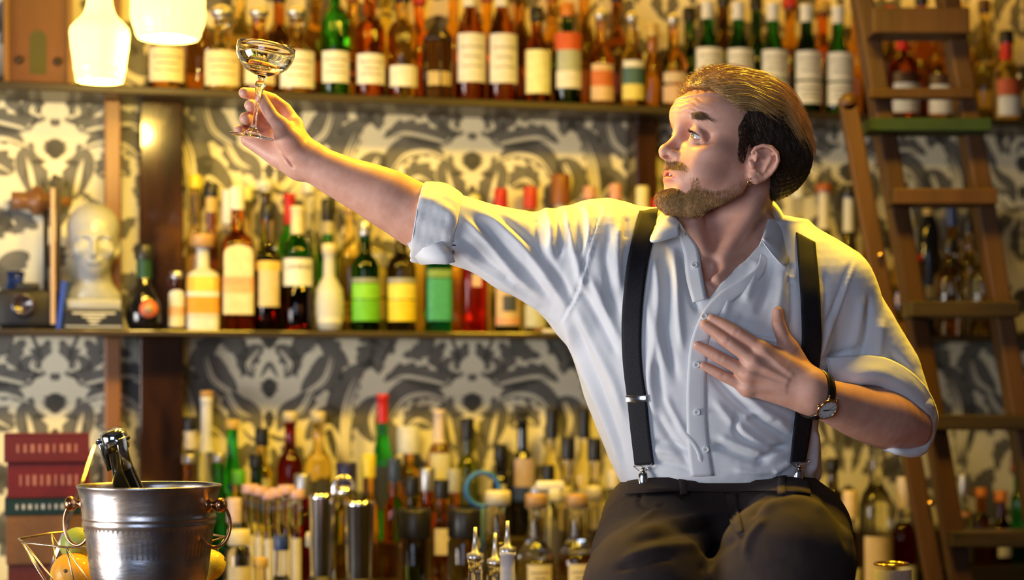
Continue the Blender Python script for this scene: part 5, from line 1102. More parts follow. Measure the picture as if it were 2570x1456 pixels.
# mouth
BD.ell(G(1712, 436, 0), mm(22, 29, 24), k=0.014)
def lipline(a, b, bow, r0, r1, dx=0.0):
    """a: middle point, b: corner (near side) both in the head frame"""
    pts = []; rr = []
    for t in np.linspace(-1, 1, 13):
        u = abs(t)
        pts.append(np.array([a[0]+(b[0]-a[0])*u**2.0+dx, b[1]*t, a[2]+(b[2]-a[2])*u**1.5+bow*(1-u**1.6)])); rr.append(r0+(r1-r0)*u**1.4)
    return pts, rr
mm_ = G(1676, 437, 0); mc_ = G(1708, 449, 23)
BD.chain(*lipline(mm_-mm(2.0, 0, 0), mc_, 0.0047, 0.0040, 0.0016), k=0.006)
BD.chain(*lipline(mm_-mm(-0.4, 0, 0), mc_, -0.0070, 0.0052, 0.0016), k=0.006)
for dx in (0.004, -0.003, -0.010, -0.016):
    p_, _ = lipline(mm_, mc_-mm(3, 1, 0), -0.0003, 0, 0, dx)
    BD.chain(p_, [0.0006+0.0031*(1-abs(t)**2.2) for t in np.linspace(-1, 1, 13)], k=0.002, sub=True)
LIPM, LIPC = mm_, mc_
def wrinkle(V, Nn):
    """raised-brow furrows across the forehead"""
    L = (V-HO)@HR; y = L[:, 1]; ay = np.abs(y)
    zb = 0.069-0.30*np.maximum(ay-0.024, 0)-3.5*np.maximum(ay-0.03, 0)**2+0.0012*np.sin(y*230)
    u = (L[:, 2]-zb)/0.0078
    m = np.clip((u-0.45)*2, 0, 1)*np.clip((5.0-u)*1.0, 0, 1)*np.clip((0.062-ay)*60, 0, 1)*np.clip((L[:, 0]-0.02)*60, 0, 1)
    w = np.abs(np.sin(math.pi*(u+0.25*np.sin(y*120))))**0.55
    return V+Nn*(m*(w-0.75)*0.0019)[:, None]
# ears
for sy in (1, -1):
    def E(px, py, yy):
        q = H(px, py, yy); q[1] *= sy; return q
    BD.chain([E(1893, 400, .070), E(1893, 440, .068)], 0.010, k=0.008)
    BD.ell(E(1915, 405, .0775), mm(19, 5.5, 26), k=0.006, R=np.array([[math.cos(0.42), sy*math.sin(0.42)*-1, 0], [sy*math.sin(0.42), math.cos(0.42), 0], [0, 0, 1]]))
    BD.chain([E(1905, 388, .078), E(1925, 385, .083), E(1938, 400, .086), E(1930, 420, .083), E(1912, 436, .078)], [.010, .011, .011, .011, .010], k=0.004, squash=((0.38, sy*1.0, 0), 3.2))
    hel = [E(1893, 398, .076), E(1888, 383, .079), E(1897, 371, .083), E(1916, 365, .088), E(1936, 370, .093), E(1950, 385, .096), E(1953, 403, .096), E(1946, 421, .092), E(1934, 436, .087), E(1918, 447, .081), E(1900, 453, .077)]
    BD.chain(hel, [.0022, .0028, .003, .0032, .0034, .0034, .0032, .003, .0032, .0042, .0055], k=0.0035)
    BD.ell(E(1893, 447, .076), mm(7, 4, 9), k=0.005)                                     # lobe
    BD.chain([E(1938, 388, .089), E(1930, 408, .086), E(1916, 428, .082)], [.0035, .0035, .003], k=0.004)   # inner fold
    BD.ell(E(1908, 415, .084), mm(7.5, 6, 12), k=0.004, sub=True)                       # bowl of the ear
    BD.chain([E(1905, 380, .085), E(1925, 377, .089), E(1942, 393, .093)], [.0022, .003, .002], k=0.003, sub=True)
    BD.chain([E(1884, 408, .076), E(1888, 418, .077)], [.0042, .0042], k=0.003)          # tragus
BD.frame()

TR = Body()      # trousers
prow = [(1204, 1588, 2030, 2.905, 3.135), (1235, 1560, 2050, 2.895, 3.15), (1290, 1545, 2075, 2.885, 3.17), (1350, 1535, 2090, 2.89, 3.19), (1420, 1530, 2090, 2.92, 3.20), (1500, 1550, 2070, 2.95, 3.19)]
TR.slices([(zrow(a), xcol(b), xcol(c), d, e) for a, b, c, d, e in prow], k=0.0, n=2.5)
TR.chain([pw(1655, 1330, 3.00), pw(1635, 1400, 2.86), pw(1625, 1480, 2.66)], [0.096, 0.094, 0.084], k=0.03)
TR.chain([pw(1995, 1345, 3.00), pw(1985, 1375, 2.86), pw(1975, 1412, 2.62)], [0.094, 0.096, 0.087], k=0.03)
TR.chain([pw(1625, 1490, 2.65), pw(1600, 1900, 2.56), pw(1590, 2150, 2.60)], [0.082, 0.064, 0.058], k=0.05)
TR.chain([pw(1975, 1425, 2.61), pw(1945, 1850, 2.50), pw(1930, 2130, 2.52)], [0.085, 0.066, 0.058], k=0.05)

def skin_slots(V, Q):
    """0 skin, 1 lips"""
    c = V[Q].mean(1); L = (c-HO)@HR; y = np.abs(L[:, 1])
    u = np.clip(y/(LIPC[1]+0.001), 0, 1.2); zc = LIPM[2]+(LIPC[2]-LIPM[2])*u**1.5; xc = LIPM[0]+(LIPC[0]-LIPM[0])*u*u
    dz = L[:, 2]-zc; t = 1-u**1.7
    return ((u < 1) & (dz < 0.0078*t+0.0006) & (dz > -0.0125*t-0.0006) & (L[:, 0] > xc-0.010)).astype(np.int32)
# ------------------------------------------------------------------ eyes, teeth, hair, beard
def hw(q):  # head frame -> world
    return np.array(q)@HR.T+HO
def rib(name, roots, paths, w0, m, parent, taper=0.15):
    """tapered flat strands along paths (n, k, 3); each faces a slightly different way"""
    n, k, _ = paths.shape
    t = np.gradient(paths, axis=1); t /= np.maximum(np.linalg.norm(t, axis=2, keepdims=True), 1e-9)
    rnd = np.random.normal(size=(n, 1, 3))*0.5+np.array([0, -1.0, 0.3])
    s = np.cross(t, rnd); s /= np.maximum(np.linalg.norm(s, axis=2, keepdims=True), 1e-9)
    w = w0*np.linspace(1, taper, k)[None, :, None]*np.random.uniform(0.6, 1.3, (n, 1, 1))
    V = np.stack([paths-s*w/2, paths+s*w/2], 2).reshape(-1, 3)
    base = (np.arange(n)*k*2)[:, None]+(np.arange(k-1)*2)[None]
    Q = np.stack([base, base+1, base+3, base+2], -1).reshape(-1, 4)
    return mesh_np(name, V, Q, m, parent)
def inpoly(P2, poly):
    x, y = P2[:, 0], P2[:, 1]; ins = np.zeros(len(x), bool); n = len(poly)
    for i in range(n):
        x1, y1 = poly[i]; x2, y2 = poly[(i+1) % n]
        c = ((y1 > y) != (y2 > y)) & (x < (x2-x1)*(y-y1)/(y2-y1+1e-12)+x1); ins ^= c
    return ins
def polysd(P2, poly):
    d = np.full(len(P2), 1e9); n = len(poly); poly = np.array(poly, float)
    for i in range(n):
        a, b = poly[i], poly[(i+1) % n]; ab = b-a
        t = np.clip(((P2-a)@ab)/(ab@ab), 0, 1); d = np.minimum(d, np.linalg.norm(P2-a-t[:, None]*ab, axis=1))
    return np.where(inpoly(P2, poly), -d, d)
# hair volume
HAIRPOLY = np.array([(-150, -70), (-72, -60), (-54, -52), (-47, -30), (-42, -4), (-36, 12), (-20, 22), (0, 22), (6, 8), (11, 2), (17, 5), (18, 30), (18, 52), (19, 66), (32, 80), (48, 98), (62, 113), (72, 119), (90, 128), (120, 140), (120, 200), (-150, 200)], float)/1000
HB = Body(); HB.frame(HO, HR)
HB.ell(mm(-14, 0, 66), mm(100, 79, 83), k=0.02)
HB.ell(mm(-54, 0, 18), mm(80, 70, 74), k=0.025)
HB.ell(mm(32, 0, 98), mm(52, 56, 50), k=0.03)
HB.func(lambda p: -polysd(p[:, [0, 2]], HAIRPOLY), mm(-200, -120, -120), mm(160, 120, 240), k=0.006, sub=True)
HB.frame()
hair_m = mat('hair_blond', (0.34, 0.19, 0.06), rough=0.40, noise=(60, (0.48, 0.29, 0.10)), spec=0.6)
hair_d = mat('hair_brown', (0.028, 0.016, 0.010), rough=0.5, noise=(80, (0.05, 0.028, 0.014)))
beard_m = mat('beard_hair', (0.34, 0.19, 0.07), rough=0.5, noise=(200, (0.52, 0.33, 0.13)))
brow_m = mat('brow_hair', (0.15, 0.08, 0.045), rough=0.6)
def build_head(parent):
    V, Q = HB.mesh(0.003)
    L = (V-HO)@HR
    # strand relief of the hair mass
    g = HB.grad(V); side = np.abs(L[:, 1])
    ph = L[:, 2]*900+L[:, 0]*260+np.sin(L[:, 0]*70)*2.0
    V = V+g*(0.0011*np.sin(ph)+0.0008*np.sin(ph*2.3+L[:, 1]*300)+np.where(L[:, 2] > 0.085, 0.0022, 0.0)*np.sin(L[:, 2]*260+L[:, 0]*95+np.sin(L[:, 1]*60)*1.5))[:, None]
    top = (L[:, 2] > 0.076+0.02*np.sin(L[:, 0]*30))
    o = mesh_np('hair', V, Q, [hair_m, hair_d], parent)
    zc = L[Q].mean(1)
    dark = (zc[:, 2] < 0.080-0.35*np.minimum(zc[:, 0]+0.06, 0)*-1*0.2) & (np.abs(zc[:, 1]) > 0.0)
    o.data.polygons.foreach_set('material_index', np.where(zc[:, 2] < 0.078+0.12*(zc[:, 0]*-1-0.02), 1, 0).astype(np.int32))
    # strands growing over the volume
    def grow(n, zone, dirf, k, step, lift, seedV=V):
        idx = np.random.choice(np.flatnonzero(zone), n); p = V[idx]+np.random.normal(size=(n, 3))*0.001
        path = [p.copy()]; ln = np.random.uniform(0.55, 1.15, (n, 1))
        for i in range(1, k):
            l = (p-HO)@HR; d = dirf(l)+np.random.normal(size=(n, 3))*0.10
            d = d/np.linalg.norm(d, axis=1, keepdims=True)@HR.T
            gg = HB.grad(p); d = d-gg*(d*gg).sum(1, keepdims=True)
            p = p+d*step*ln; f = HB.ev(p); p = p+gg*(lift*(0.3+i/k)-f)[:, None]*0.8
            path.append(p.copy())
        return np.stack(path, 1)
    def back(l):   # swept back and a little down at the sides
        d = np.zeros_like(l); d[:, 0] = -1.0; d[:, 2] = 0.55*np.clip(l[:, 0]*12, -1.2, 1)-0.25*np.clip(np.abs(l[:, 1])*20, 0, 1.5); d[:, 1] = 0.25*np.sign(l[:, 1])
        d[:, 2] += 0.30*np.sin(l[:, 0]*95+l[:, 1]*60+1.0); d[:, 1] += 0.35*np.sin(l[:, 0]*70+l[:, 1]*90)
        return d
    def down(l):
        d = np.zeros_like(l); d[:, 0] = -0.45; d[:, 2] = -1; return d
    zt = (L[:, 2] > 0.085) | ((L[:, 2] > 0.06) & (L[:, 0] < -0.05))
    pt = grow(6500, zt, back, 9, 0.0065, 0.004)
    rib('hair_strands', None, pt, 0.0011, hair_m, o)
    pl = grow(700, zt, back, 10, 0.0075, 0.0085); rib('hair_strands', None, pl, 0.0009, hair_m, o)
    # unruly tips standing off the front and the crown
    zf = (L[:, 2] > 0.100) & (L[:, 0] > 0.03)
    def wild(l):
        d = np.zeros_like(l); d[:, 0] = 0.35+0*l[:, 0]; d[:, 2] = 0.3; d[:, 1] = 0.5*np.sin(l[:, 1]*400); return d
    pf = grow(460, zf, wild, 9, 0.0046, 0.0095)
    rib('hair_strands', None, pf, 0.0007, hair_m, o)
    zc2 = (L[:, 0] < -0.09) & (L[:, 2] > 0.04)
    pc = grow(500, zc2, down, 8, 0.006, 0.006); rib('hair_strands', None, pc, 0.0010, hair_m, o)
    zs = (L[:, 2] < 0.082)
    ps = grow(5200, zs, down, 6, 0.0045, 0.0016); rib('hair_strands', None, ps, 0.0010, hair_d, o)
    # ---- short hair on the skin: beard, moustache, brows
    def short(n, poly, ylim, dirf, length, w, m, name, k=4, dens=None):
        # candidates: skin points seen from the viewer's side and its mirror
        poly = np.array(poly, float)/1000; lo, hi = poly.min(0), poly.max(0); out = []
        got = 0
        while got < n:
            xz = np.random.uniform(lo, hi, (n, 2)); xz = xz[inpoly(xz, poly)]
            sg = np.where(np.random.rand(len(xz)) < 0.72, 1, -1)
            y = sg*np.random.uniform(ylim[0], ylim[1], len(xz))
            p = np.stack([xz[:, 0], y, xz[:, 1]], -1)
            q = hw(p)
            for _ in range(7):
                q = q-BD.grad(q)*BD.ev(q)[:, None]
            l = (q-HO)@HR; ok = inpoly(l[:, [0, 2]], poly) & (np.abs(BD.ev(q)) < 0.0012)
            if dens is not None: ok &= np.random.rand(len(l)) < dens(l)
            out.append(q[ok]); got += ok.sum()
        p = np.concatenate(out)[:n]; path = [p-BD.grad(p)*0.0006]; ln = length*np.random.uniform(0.5, 1.2, (len(p), 1))
        for i in range(1, k):
            l = (p-HO)@HR; g = BD.grad(p); d = dirf(l)+np.random.normal(size=l.shape)*0.28; d /= np.linalg.norm(d, axis=1, keepdims=True)
            d = d@HR.T; d = d-g*(d*g).sum(1, keepdims=True)*0.9+g*0.34
            p = p+d*ln/(k-1); path.append(p.copy())
        if name == 'eyebrows':
            S_ = ((path[0]-HO)@HR)[:, 1] > 0; K_ = np.stack(path, 1); rib('eyebrow', None, K_[S_], w, m, parent); return rib('eyebrow', None, K_[~S_], w, m, parent)
        return rib(name, None, np.stack(path, 1), w, m, parent)
    def poly(*pts):
        return [tuple(H(a, b, c/1000.0)[[0, 2]]*1000) for a, b, c in pts]
    beard = poly((1650, 470, 0), (1648, 500, 0), (1668, 532, 0), (1740, 545, 10), (1820, 522, 35), (1868, 490, 50), (1892, 455, 60), (1896, 425, 64), (1872, 425, 66), (1858, 445, 62), (1820, 470, 52), (1790, 478, 48), (1752, 470, 38), (1735, 445, 32), (1722, 446, 28), (1722, 475, 22), (1705, 486, 14), (1684, 474, 4), (1670, 466, 0))
    def bd(l): return np.stack([0.5+0*l[:, 0], 0*l[:, 0], -1+0*l[:, 0]], -1)
    def dens(l): return np.clip(0.22+(l[:, 0]-0.02)*9+(-0.045-l[:, 2])*12, 0.16, 1)
    short(9000, beard, (0, 0.064), bd, 0.0085, 0.0006, beard_m, 'beard', dens=dens)
    short(3800, poly((1648, 474, 0), (1644, 500, 0), (1664, 535, 0), (1730, 545, 0), (1742, 520, 24), (1720, 492, 20), (1690, 478, 4)), (0, 0.030), bd, 0.0095, 0.0007, beard_m, 'beard')
    mous = poly((1655, 405, 0), (1655, 424, 0), (1678, 424, 4), (1706, 434, 18), (1728, 452, 26), (1738, 448, 30), (1722, 424, 26), (1704, 410, 18), (1690, 404, 10), (1676, 402, 0))
    def md(l): return np.stack([-0.5*np.clip(np.abs(l[:, 1])*60, 0, 1)+0.15, 0.9*np.sign(l[:, 1])*np.clip(np.abs(l[:, 1])*60, 0, 1), -0.75+0*l[:, 0]], -1)
    short(1700, mous, (0, 0.034), md, 0.0085, 0.0006, beard_m, 'moustache')
    def ed(l): return np.stack([-0.8+0*l[:, 0], 0.5*np.sign(l[:, 1]), 0.25-1.0*np.clip(np.abs(l[:, 1])*30-0.7, 0, 1)], -1)
    short(640, poly((1708, 292, 4), (1714, 304, 8), (1750, 304, 24), (1780, 314, 40), (1806, 332, 52), (1804, 320, 52), (1780, 300, 40), (1750, 290, 24), (1724, 287, 8)), (0.004, 0.054), ed, 0.0095, 0.0007, brow_m, 'eyebrows')
    short(4200, poly((1862, 285, 62), (1848, 318, 65), (1852, 350, 66), (1850, 385, 67), (1864, 410, 68), (1876, 395, 70), (1882, 360, 72), (1915, 350, 74), (1920, 300, 70)), (0.04, 0.085), bd, 0.007, 0.0006, hair_d, 'sideburns')
    # eyes
    white = mat('eye_white', (0.60, 0.60, 0.62), rough=0.15, coat=0.5); iris = mat('iris', (0.07, 0.14, 0.20), rough=0.2, noise=(700, (0.14, 0.24, 0.30))); pup = mat('pupil', (0.004, 0.004, 0.004), rough=0.1)
    for sy in (1, -1):
        c = hw(M(EYEC, sy)); r = 0.0127
        gaze = np.array([math.cos(-0.05), math.sin(-0.05), 0.20]); gaze = HR@(gaze/np.linalg.norm(gaze))
        R = Vector(gaze).to_track_quat('Z', 'Y').to_matrix()
        prof = [(r*math.sin(a), r*math.cos(a)) for a in np.linspace(math.pi, 0.0, 33)]; prof[0] = (1e-5, -r); prof[-1] = (1e-5, r)
        def mf(a, b):
            z = (a[1]+b[1])/2/r
            return 2 if z > 0.987 else (1 if z > 0.885 else 0)
        mb = MB().lathe(prof, 32, tuple(c), R=R, cap=False, mifun=mf)
        tag(mb.build('eye', [white, iris, pup], parent), None)
    for sy in (1, -1):
        pa = []
        for q, e in LASH*3:
            d = (q-e)/np.linalg.norm(q-e); d = d+np.random.normal(size=3)*0.16
            pts_ = [q-(q-e)/np.linalg.norm(q-e)*0.0012+d*s_*0.0062+np.array([0.0, 0, 0.32*s_*s_*0.0062]) for s_ in np.linspace(0, 1, 4)]
            pa.append([hw(M(v_, sy)) for v_ in pts_])
        rib('eyelashes', None, np.array(pa), 0.0006, hair_d, parent)
    # teeth
    tm = mat('teeth', (0.75, 0.70, 0.60), rough=0.25)
    mb = MB()
    for i in range(-5, 6):
        y = i*0.0049; u = abs(y)/LIPC[1]
        q = np.array([LIPM[0]-0.0065+(LIPC[0]-LIPM[0])*u*u, y, LIPM[2]+0.0032+(LIPC[2]-LIPM[2])*u**1.5])
        a = math.atan2(2*(LIPM[0]-LIPC[0])*u/LIPC[1]*(1 if y > 0 else -1), 1.0)
        R3 = Matrix(HR.tolist()) @ Matrix.Rotation(a, 3, 'Z')
        mb.box(tuple(hw(q)), (0.004, 0.0047, 0.0085), R=R3, bev=0.0012)
    mb.build('teeth', tm, parent)
    # earring
    er = mat('earring_gold', (0.9, 0.6, 0.3), rough=0.2, metal=1.0)
    c = H(1881, 455, 0.078); pts = [hw(c+np.array([0, math.cos(a)*0.0045, math.sin(a)*0.0045])) for a in np.linspace(0, 2*math.pi, 17)[:-1]]
    pts = [hw(c+np.array([math.cos(a)*0.0035, math.cos(a)*0.001, math.sin(a)*0.0048])) for a in np.linspace(0, 2*math.pi, 17)[:-1]]
    tag(MB().tube(pts, 0.0006, 6, closed=True).build('earring', er, parent), None)
# ------------------------------------------------------------------ clothes
def to_px(V):
    return np.stack([1285+V[:, 0]*F_PX/V[:, 1], HOR-(V[:, 2]-EYE)*F_PX/V[:, 1]], -1)
def dist_poly(P2, pts):
    """distance and relative length position along a polyline"""
    pts = np.array(pts, float); best = np.full(len(P2), 1e9); tt = np.zeros(len(P2))
    L = np.r_[0, np.cumsum(np.linalg.norm(np.diff(pts, axis=0), axis=1))]
    for i in range(len(pts)-1):
        a, b = pts[i], pts[i+1]; ab = b-a; t = np.clip(((P2-a)@ab)/(ab@ab), 0, 1)
        d = np.linalg.norm(P2-a-t[:, None]*ab, axis=1); m = d < best
        best = np.where(m, d, best); tt = np.where(m, (L[i]+t*(L[i+1]-L[i]))/L[-1], tt)
    return best, tt
def fold(V, Nn, folds, clip_y=3.06):
    px = to_px(V); front = np.clip((clip_y-V[:, 1])*40, 0, 1)*np.clip(0.6-Nn[:, 1]*1.0, 0, 1)
    D = np.zeros(len(V))
    for pts, w, a in folds:
        c = np.array(pts, float); lo = c.min(0)-3*w; hi = c.max(0)+3*w
        m = ((px > lo) & (px < hi)).all(1)
        if not m.any(): continue
        d, t = dist_poly(px[m], spl(pts, max(8, len(pts)*5)))
        D[m] += a*0.00135*np.exp(-(d/w)**2)*np.clip(np.minimum(t, 1-t)*6+0.15, 0, 1)
    return V+Nn*(D*front)[:, None]
def ripple(V, Nn, amp, freq, seed=1, stretch=(1, 1, 1)):
    rs = np.random.RandomState(seed); D = np.zeros(len(V)); W = V*np.array(stretch)
    W = W+0.02*np.sin(W[:, [1, 2, 0]]*17)
    for i in range(9):
        k = rs.normal(size=3); k = k/np.linalg.norm(k)*freq*rs.uniform(0.5, 2.2); s_ = np.sin(W@k+rs.uniform(0, 6))
        D += (1-np.abs(s_)*2)*rs.uniform(0.4, 1)/(1+i*0.2)
    return V+Nn*(D*amp/4)[:, None]
VCUT = [(1700, 470), (1712, 545), (1717, 572), (1730, 592), (1753, 622), (1763, 680), (1777, 754), (1812, 706), (1840, 676), (1872, 652), (1904, 614), (1914, 594), (1928, 540), (1940, 470)]
SH.func(lambda p: np.maximum(polysd(to_px(p), VCUT)*3.0/F_PX, p[:, 1]-3.02), (xcol(1600), 2.6, zrow(800)), (xcol(1990), 3.05, zrow(440)), k=0.003, sub=True)
SH.chain([pw(2340, 1105, 3.00), pw(2285, 1088, 2.99), pw(2200, 1058, 2.94), pw(2080, 1020, 2.87)], [0.047, 0.049, 0.051, 0.044], k=0.004, sub=True)
SH.chain([pw(1140, 580, 2.96), pw(1000, 520, 2.95)], [0.050, 0.054], k=0.004, sub=True)
SHF = [  # (points in the picture, width, height in mm)
    ([(1160, 545), (1225, 610), (1294, 690), (1357, 740)], 9, 4.0), ([(1150, 590), (1215, 655), (1290, 715)], 10, -4.0),
    ([(1205, 528), (1265, 575), (1330, 640), (1404, 740), (1440, 800)], 11, 5.0), ([(1180, 535), (1235, 590), (1310, 670), (1385, 760)], 11, -4.5),
    ([(1240, 530), (1310, 590), (1380, 660), (1440, 760)], 9, -3.5), ([(1140, 620), (1200, 668), (1300, 735), (1400, 810)], 9, 3.0),
    ([(1130, 600), (1185, 640), (1270, 700)], 6, 2.4),
    ([(1366, 516), (1384, 580), (1380, 640)], 13, 6.0), ([(1341, 535), (1350, 590), (1345, 640)], 11, -5.0), ([(1395, 520), (1405, 580), (1402, 650)], 9, -5.5),
    ([(1418, 516), (1432, 590), (1455, 680), (1470, 740)], 11, 5.5), ([(1445, 516), (1458, 590), (1450, 640)], 9, -4.0), ([(1470, 512), (1480, 580), (1468, 660)], 10, 3.5),
    ([(1512, 512), (1492, 570), (1470, 650), (1448, 730), (1405, 812)], 4, -2.2), ([(1520, 512), (1500, 570), (1478, 650), (1456, 730), (1413, 815)], 4, 1.8),
    ([(1415, 800), (1450, 900), (1500, 1010), (1545, 1120), (1565, 1200)], 10, 4.5), ([(1430, 790), (1475, 900), (1530, 1040), (1575, 1180)], 10, -5.0),
    ([(1440, 760), (1490, 860), (1540, 960), (1570, 1060)], 12, 5.0), ([(1455, 720), (1505, 810), (1550, 900)], 11, -4.5), ([(1480, 690), (1520, 780), (1560, 860)], 10, 4.0),
    ([(1530, 560), (1520, 650), (1535, 740), (1555, 800)], 12, -4.5), ([(1555, 560), (1548, 650), (1556, 730)], 10, 4.5), ([(1575, 545), (1570, 600)], 7, -3),
    ([(1640, 640), (1652, 730), (1650, 830), (1672, 930)], 11, 5.0), ([(1665, 640), (1676, 740), (1672, 840), (1700, 960)], 11, -5.0), ([(1688, 620), (1698, 700), (1702, 790), (1712, 880)], 9, 4.5),
    ([(1712, 622), (1722, 680), (1736, 742), (1756, 786)], 8, -5.0), ([(1628, 760), (1640, 860), (1630, 960), (1650, 1060)], 10, 4.0), ([(1645, 900), (1665, 1000), (1705, 1080)], 9, -4.0),
    ([(1660, 980), (1700, 1060), (1745, 1120), (1765, 1180)], 10, 4.5), ([(1640, 1030), (1690, 1110), (1735, 1170)], 10, -4.0),
    ([(1640, 1108), (1700, 1118), (1745, 1138)], 8, -3.5), ([(1640, 1130), (1700, 1138), (1740, 1158)], 7, 3.0), ([(1645, 1158), (1700, 1170), (1745, 1186)], 7, -3.0),
    ([(1775, 925), (1830, 985), (1890, 1040), (1950, 1085), (2000, 1120)], 12, -6.5), ([(1800, 912), (1860, 985), (1930, 1040), (1990, 1080)], 12, 5.5),
    ([(1790, 1000), (1840, 1060), (1900, 1110), (1960, 1140)], 10, 4.0), ([(1848, 1040), (1848, 1080), (1880, 1108), (1930, 1122), (1985, 1122)], 8, -5.5),
    ([(1862, 1046), (1900, 1040), (1940, 1060)], 8, 4.0), ([(1790, 1112), (1840, 1136), (1880, 1150), (1930, 1160)], 9, -5.0), ([(1800, 1095), (1860, 1118), (1920, 1140)], 8, 4.0),
    ([(1900, 1165), (1940, 1135), (1980, 1120)], 8, -4.5), ([(1840, 1180), (1900, 1186), (1960, 1180)], 7, 3.0), ([(1940, 1190), (1985, 1160)], 7, 3.5),
    ([(1905, 650), (1890, 700), (1868, 760)], 12, 3.5), ([(1935, 660), (1925, 730), (1900, 790)], 12, -3.5), ([(1965, 680), (1955, 760), (1935, 830)], 11, 3.5), ([(1985, 700), (1990, 790), (1975, 850)], 9, -4.5),
    ([(1990, 660), (1984, 690), (1992, 715)], 5, -3.5), ([(1975, 690), (1995, 700)], 5, 3), ([(1830, 740), (1815, 800), (1800, 860)], 10, 2.5), ([(1870, 790), (1850, 820)], 9, -2),
    ([(2070, 680), (2075, 760), (2065, 860)], 9, -3.5), ([(2135, 660), (2098, 760), (2062, 860), (2042, 930)], 5, -3.2), ([(2145, 662), (2108, 762), (2072, 862), (2050, 935)], 5, 2.4),
    ([(2185, 740), (2178, 830), (2150, 930), (2140, 970)], 9, -5.0), ([(2165, 740), (2150, 840), (2120, 930)], 11, 4.5), ([(2210, 800), (2205, 880), (2175, 950)], 12, 4.0),
    ([(2080, 940), (2150, 935), (2230, 950), (2300, 990)], 9, -5.5), ([(2090, 915), (2160, 908), (2240, 925), (2310, 965)], 10, 4.5), ([(2060, 900), (2110, 890), (2160, 870)], 9, -3.5),
    ([(2230, 880), (2280, 930), (2325, 1000)], 9, -4.0), ([(2250, 960), (2300, 1010), (2330, 1070)], 8, 4.0), ([(2260, 1000), (2300, 1050), (2320, 1100)], 6, -3.5),
    ([(2045, 1080), (2050, 1130), (2040, 1190)], 7, 4.0), ([(2036, 1075), (2036, 1130), (2028, 1190)], 6, -4.0)]
def patch(parent, name, m, left, right, nu, nv, off, thick=0.0012, body=None, pre=None, post=None, nor=(0, -1, 0)):
    """cloth strip lying on the shirt between two curves drawn on it; off(u, v) = height above the cloth"""
    body = body or SH; A = spl(left, nu); B = spl(right, nu); V = []
    for i in range(nu):
        row = [A[i]*(1-j/(nv-1))+B[i]*(j/(nv-1)) for j in range(nv)]
        V += [np.r_[r, i/(nu-1), j/(nv-1)] for j, r in enumerate(row)]
    V = np.array(V); q, ok = body.hit(V[:, 0], V[:, 1]); g = body.grad(q)
    o = np.array([off(a, b) for a, b in V[:, 2:4]])
    q = q+g*o[:, None]
    return sheet(parent, name, m, q.reshape(nu, nv, 3), thick, pre, post)
def sheet(parent, name, m, grid, thick=0.0012, pre=None, post=None, rip=0.0):
    if pre is not None: grid = np.concatenate([np.array(pre), grid])
    if post is not None: grid = np.concatenate([grid, np.array(post)])
    nu, nv, _ = grid.shape
    du = np.gradient(grid, axis=0); dv = np.gradient(grid, axis=1); n = np.cross(du, dv); n /= np.maximum(np.linalg.norm(n, axis=2, keepdims=True), 1e-9)
    if rip:
        g2 = ripple(grid.reshape(-1, 3), n.reshape(-1, 3), rip, 70, 11).reshape(grid.shape); g2 = ripple(g2.reshape(-1, 3), n.reshape(-1, 3), rip*0.5, 170, 12).reshape(grid.shape)
        if np.abs(grid[:, 0]-grid[:, -1]).max() < 1e-6: g2[:, -1] = g2[:, 0]
        grid = g2
    top = grid; bot = grid-n*thick
    V = np.concatenate([top.reshape(-1, 3), bot.reshape(-1, 3)]); N0 = nu*nv; Q = []
    for i in range(nu-1):
        for j in range(nv-1):
            a = i*nv+j; Q.append((a, a+1, a+nv+1, a+nv)); Q.append((a+N0, a+nv+N0, a+nv+1+N0, a+1+N0))
    for i in range(nu-1):
        for j, s_ in ((0, 1), (nv-1, -1)):
            a = i*nv+j; q = (a, a+nv, a+nv+N0, a+N0); Q.append(q if s_ > 0 else q[::-1])
    for j in range(nv-1):
        for i, s_ in ((0, -1), (nu-1, 1)):
            a = i*nv+j; q = (a, a+1, a+1+N0, a+N0); Q.append(q if s_ > 0 else q[::-1])
    return mesh_np(name, V, np.array(Q), m, parent)
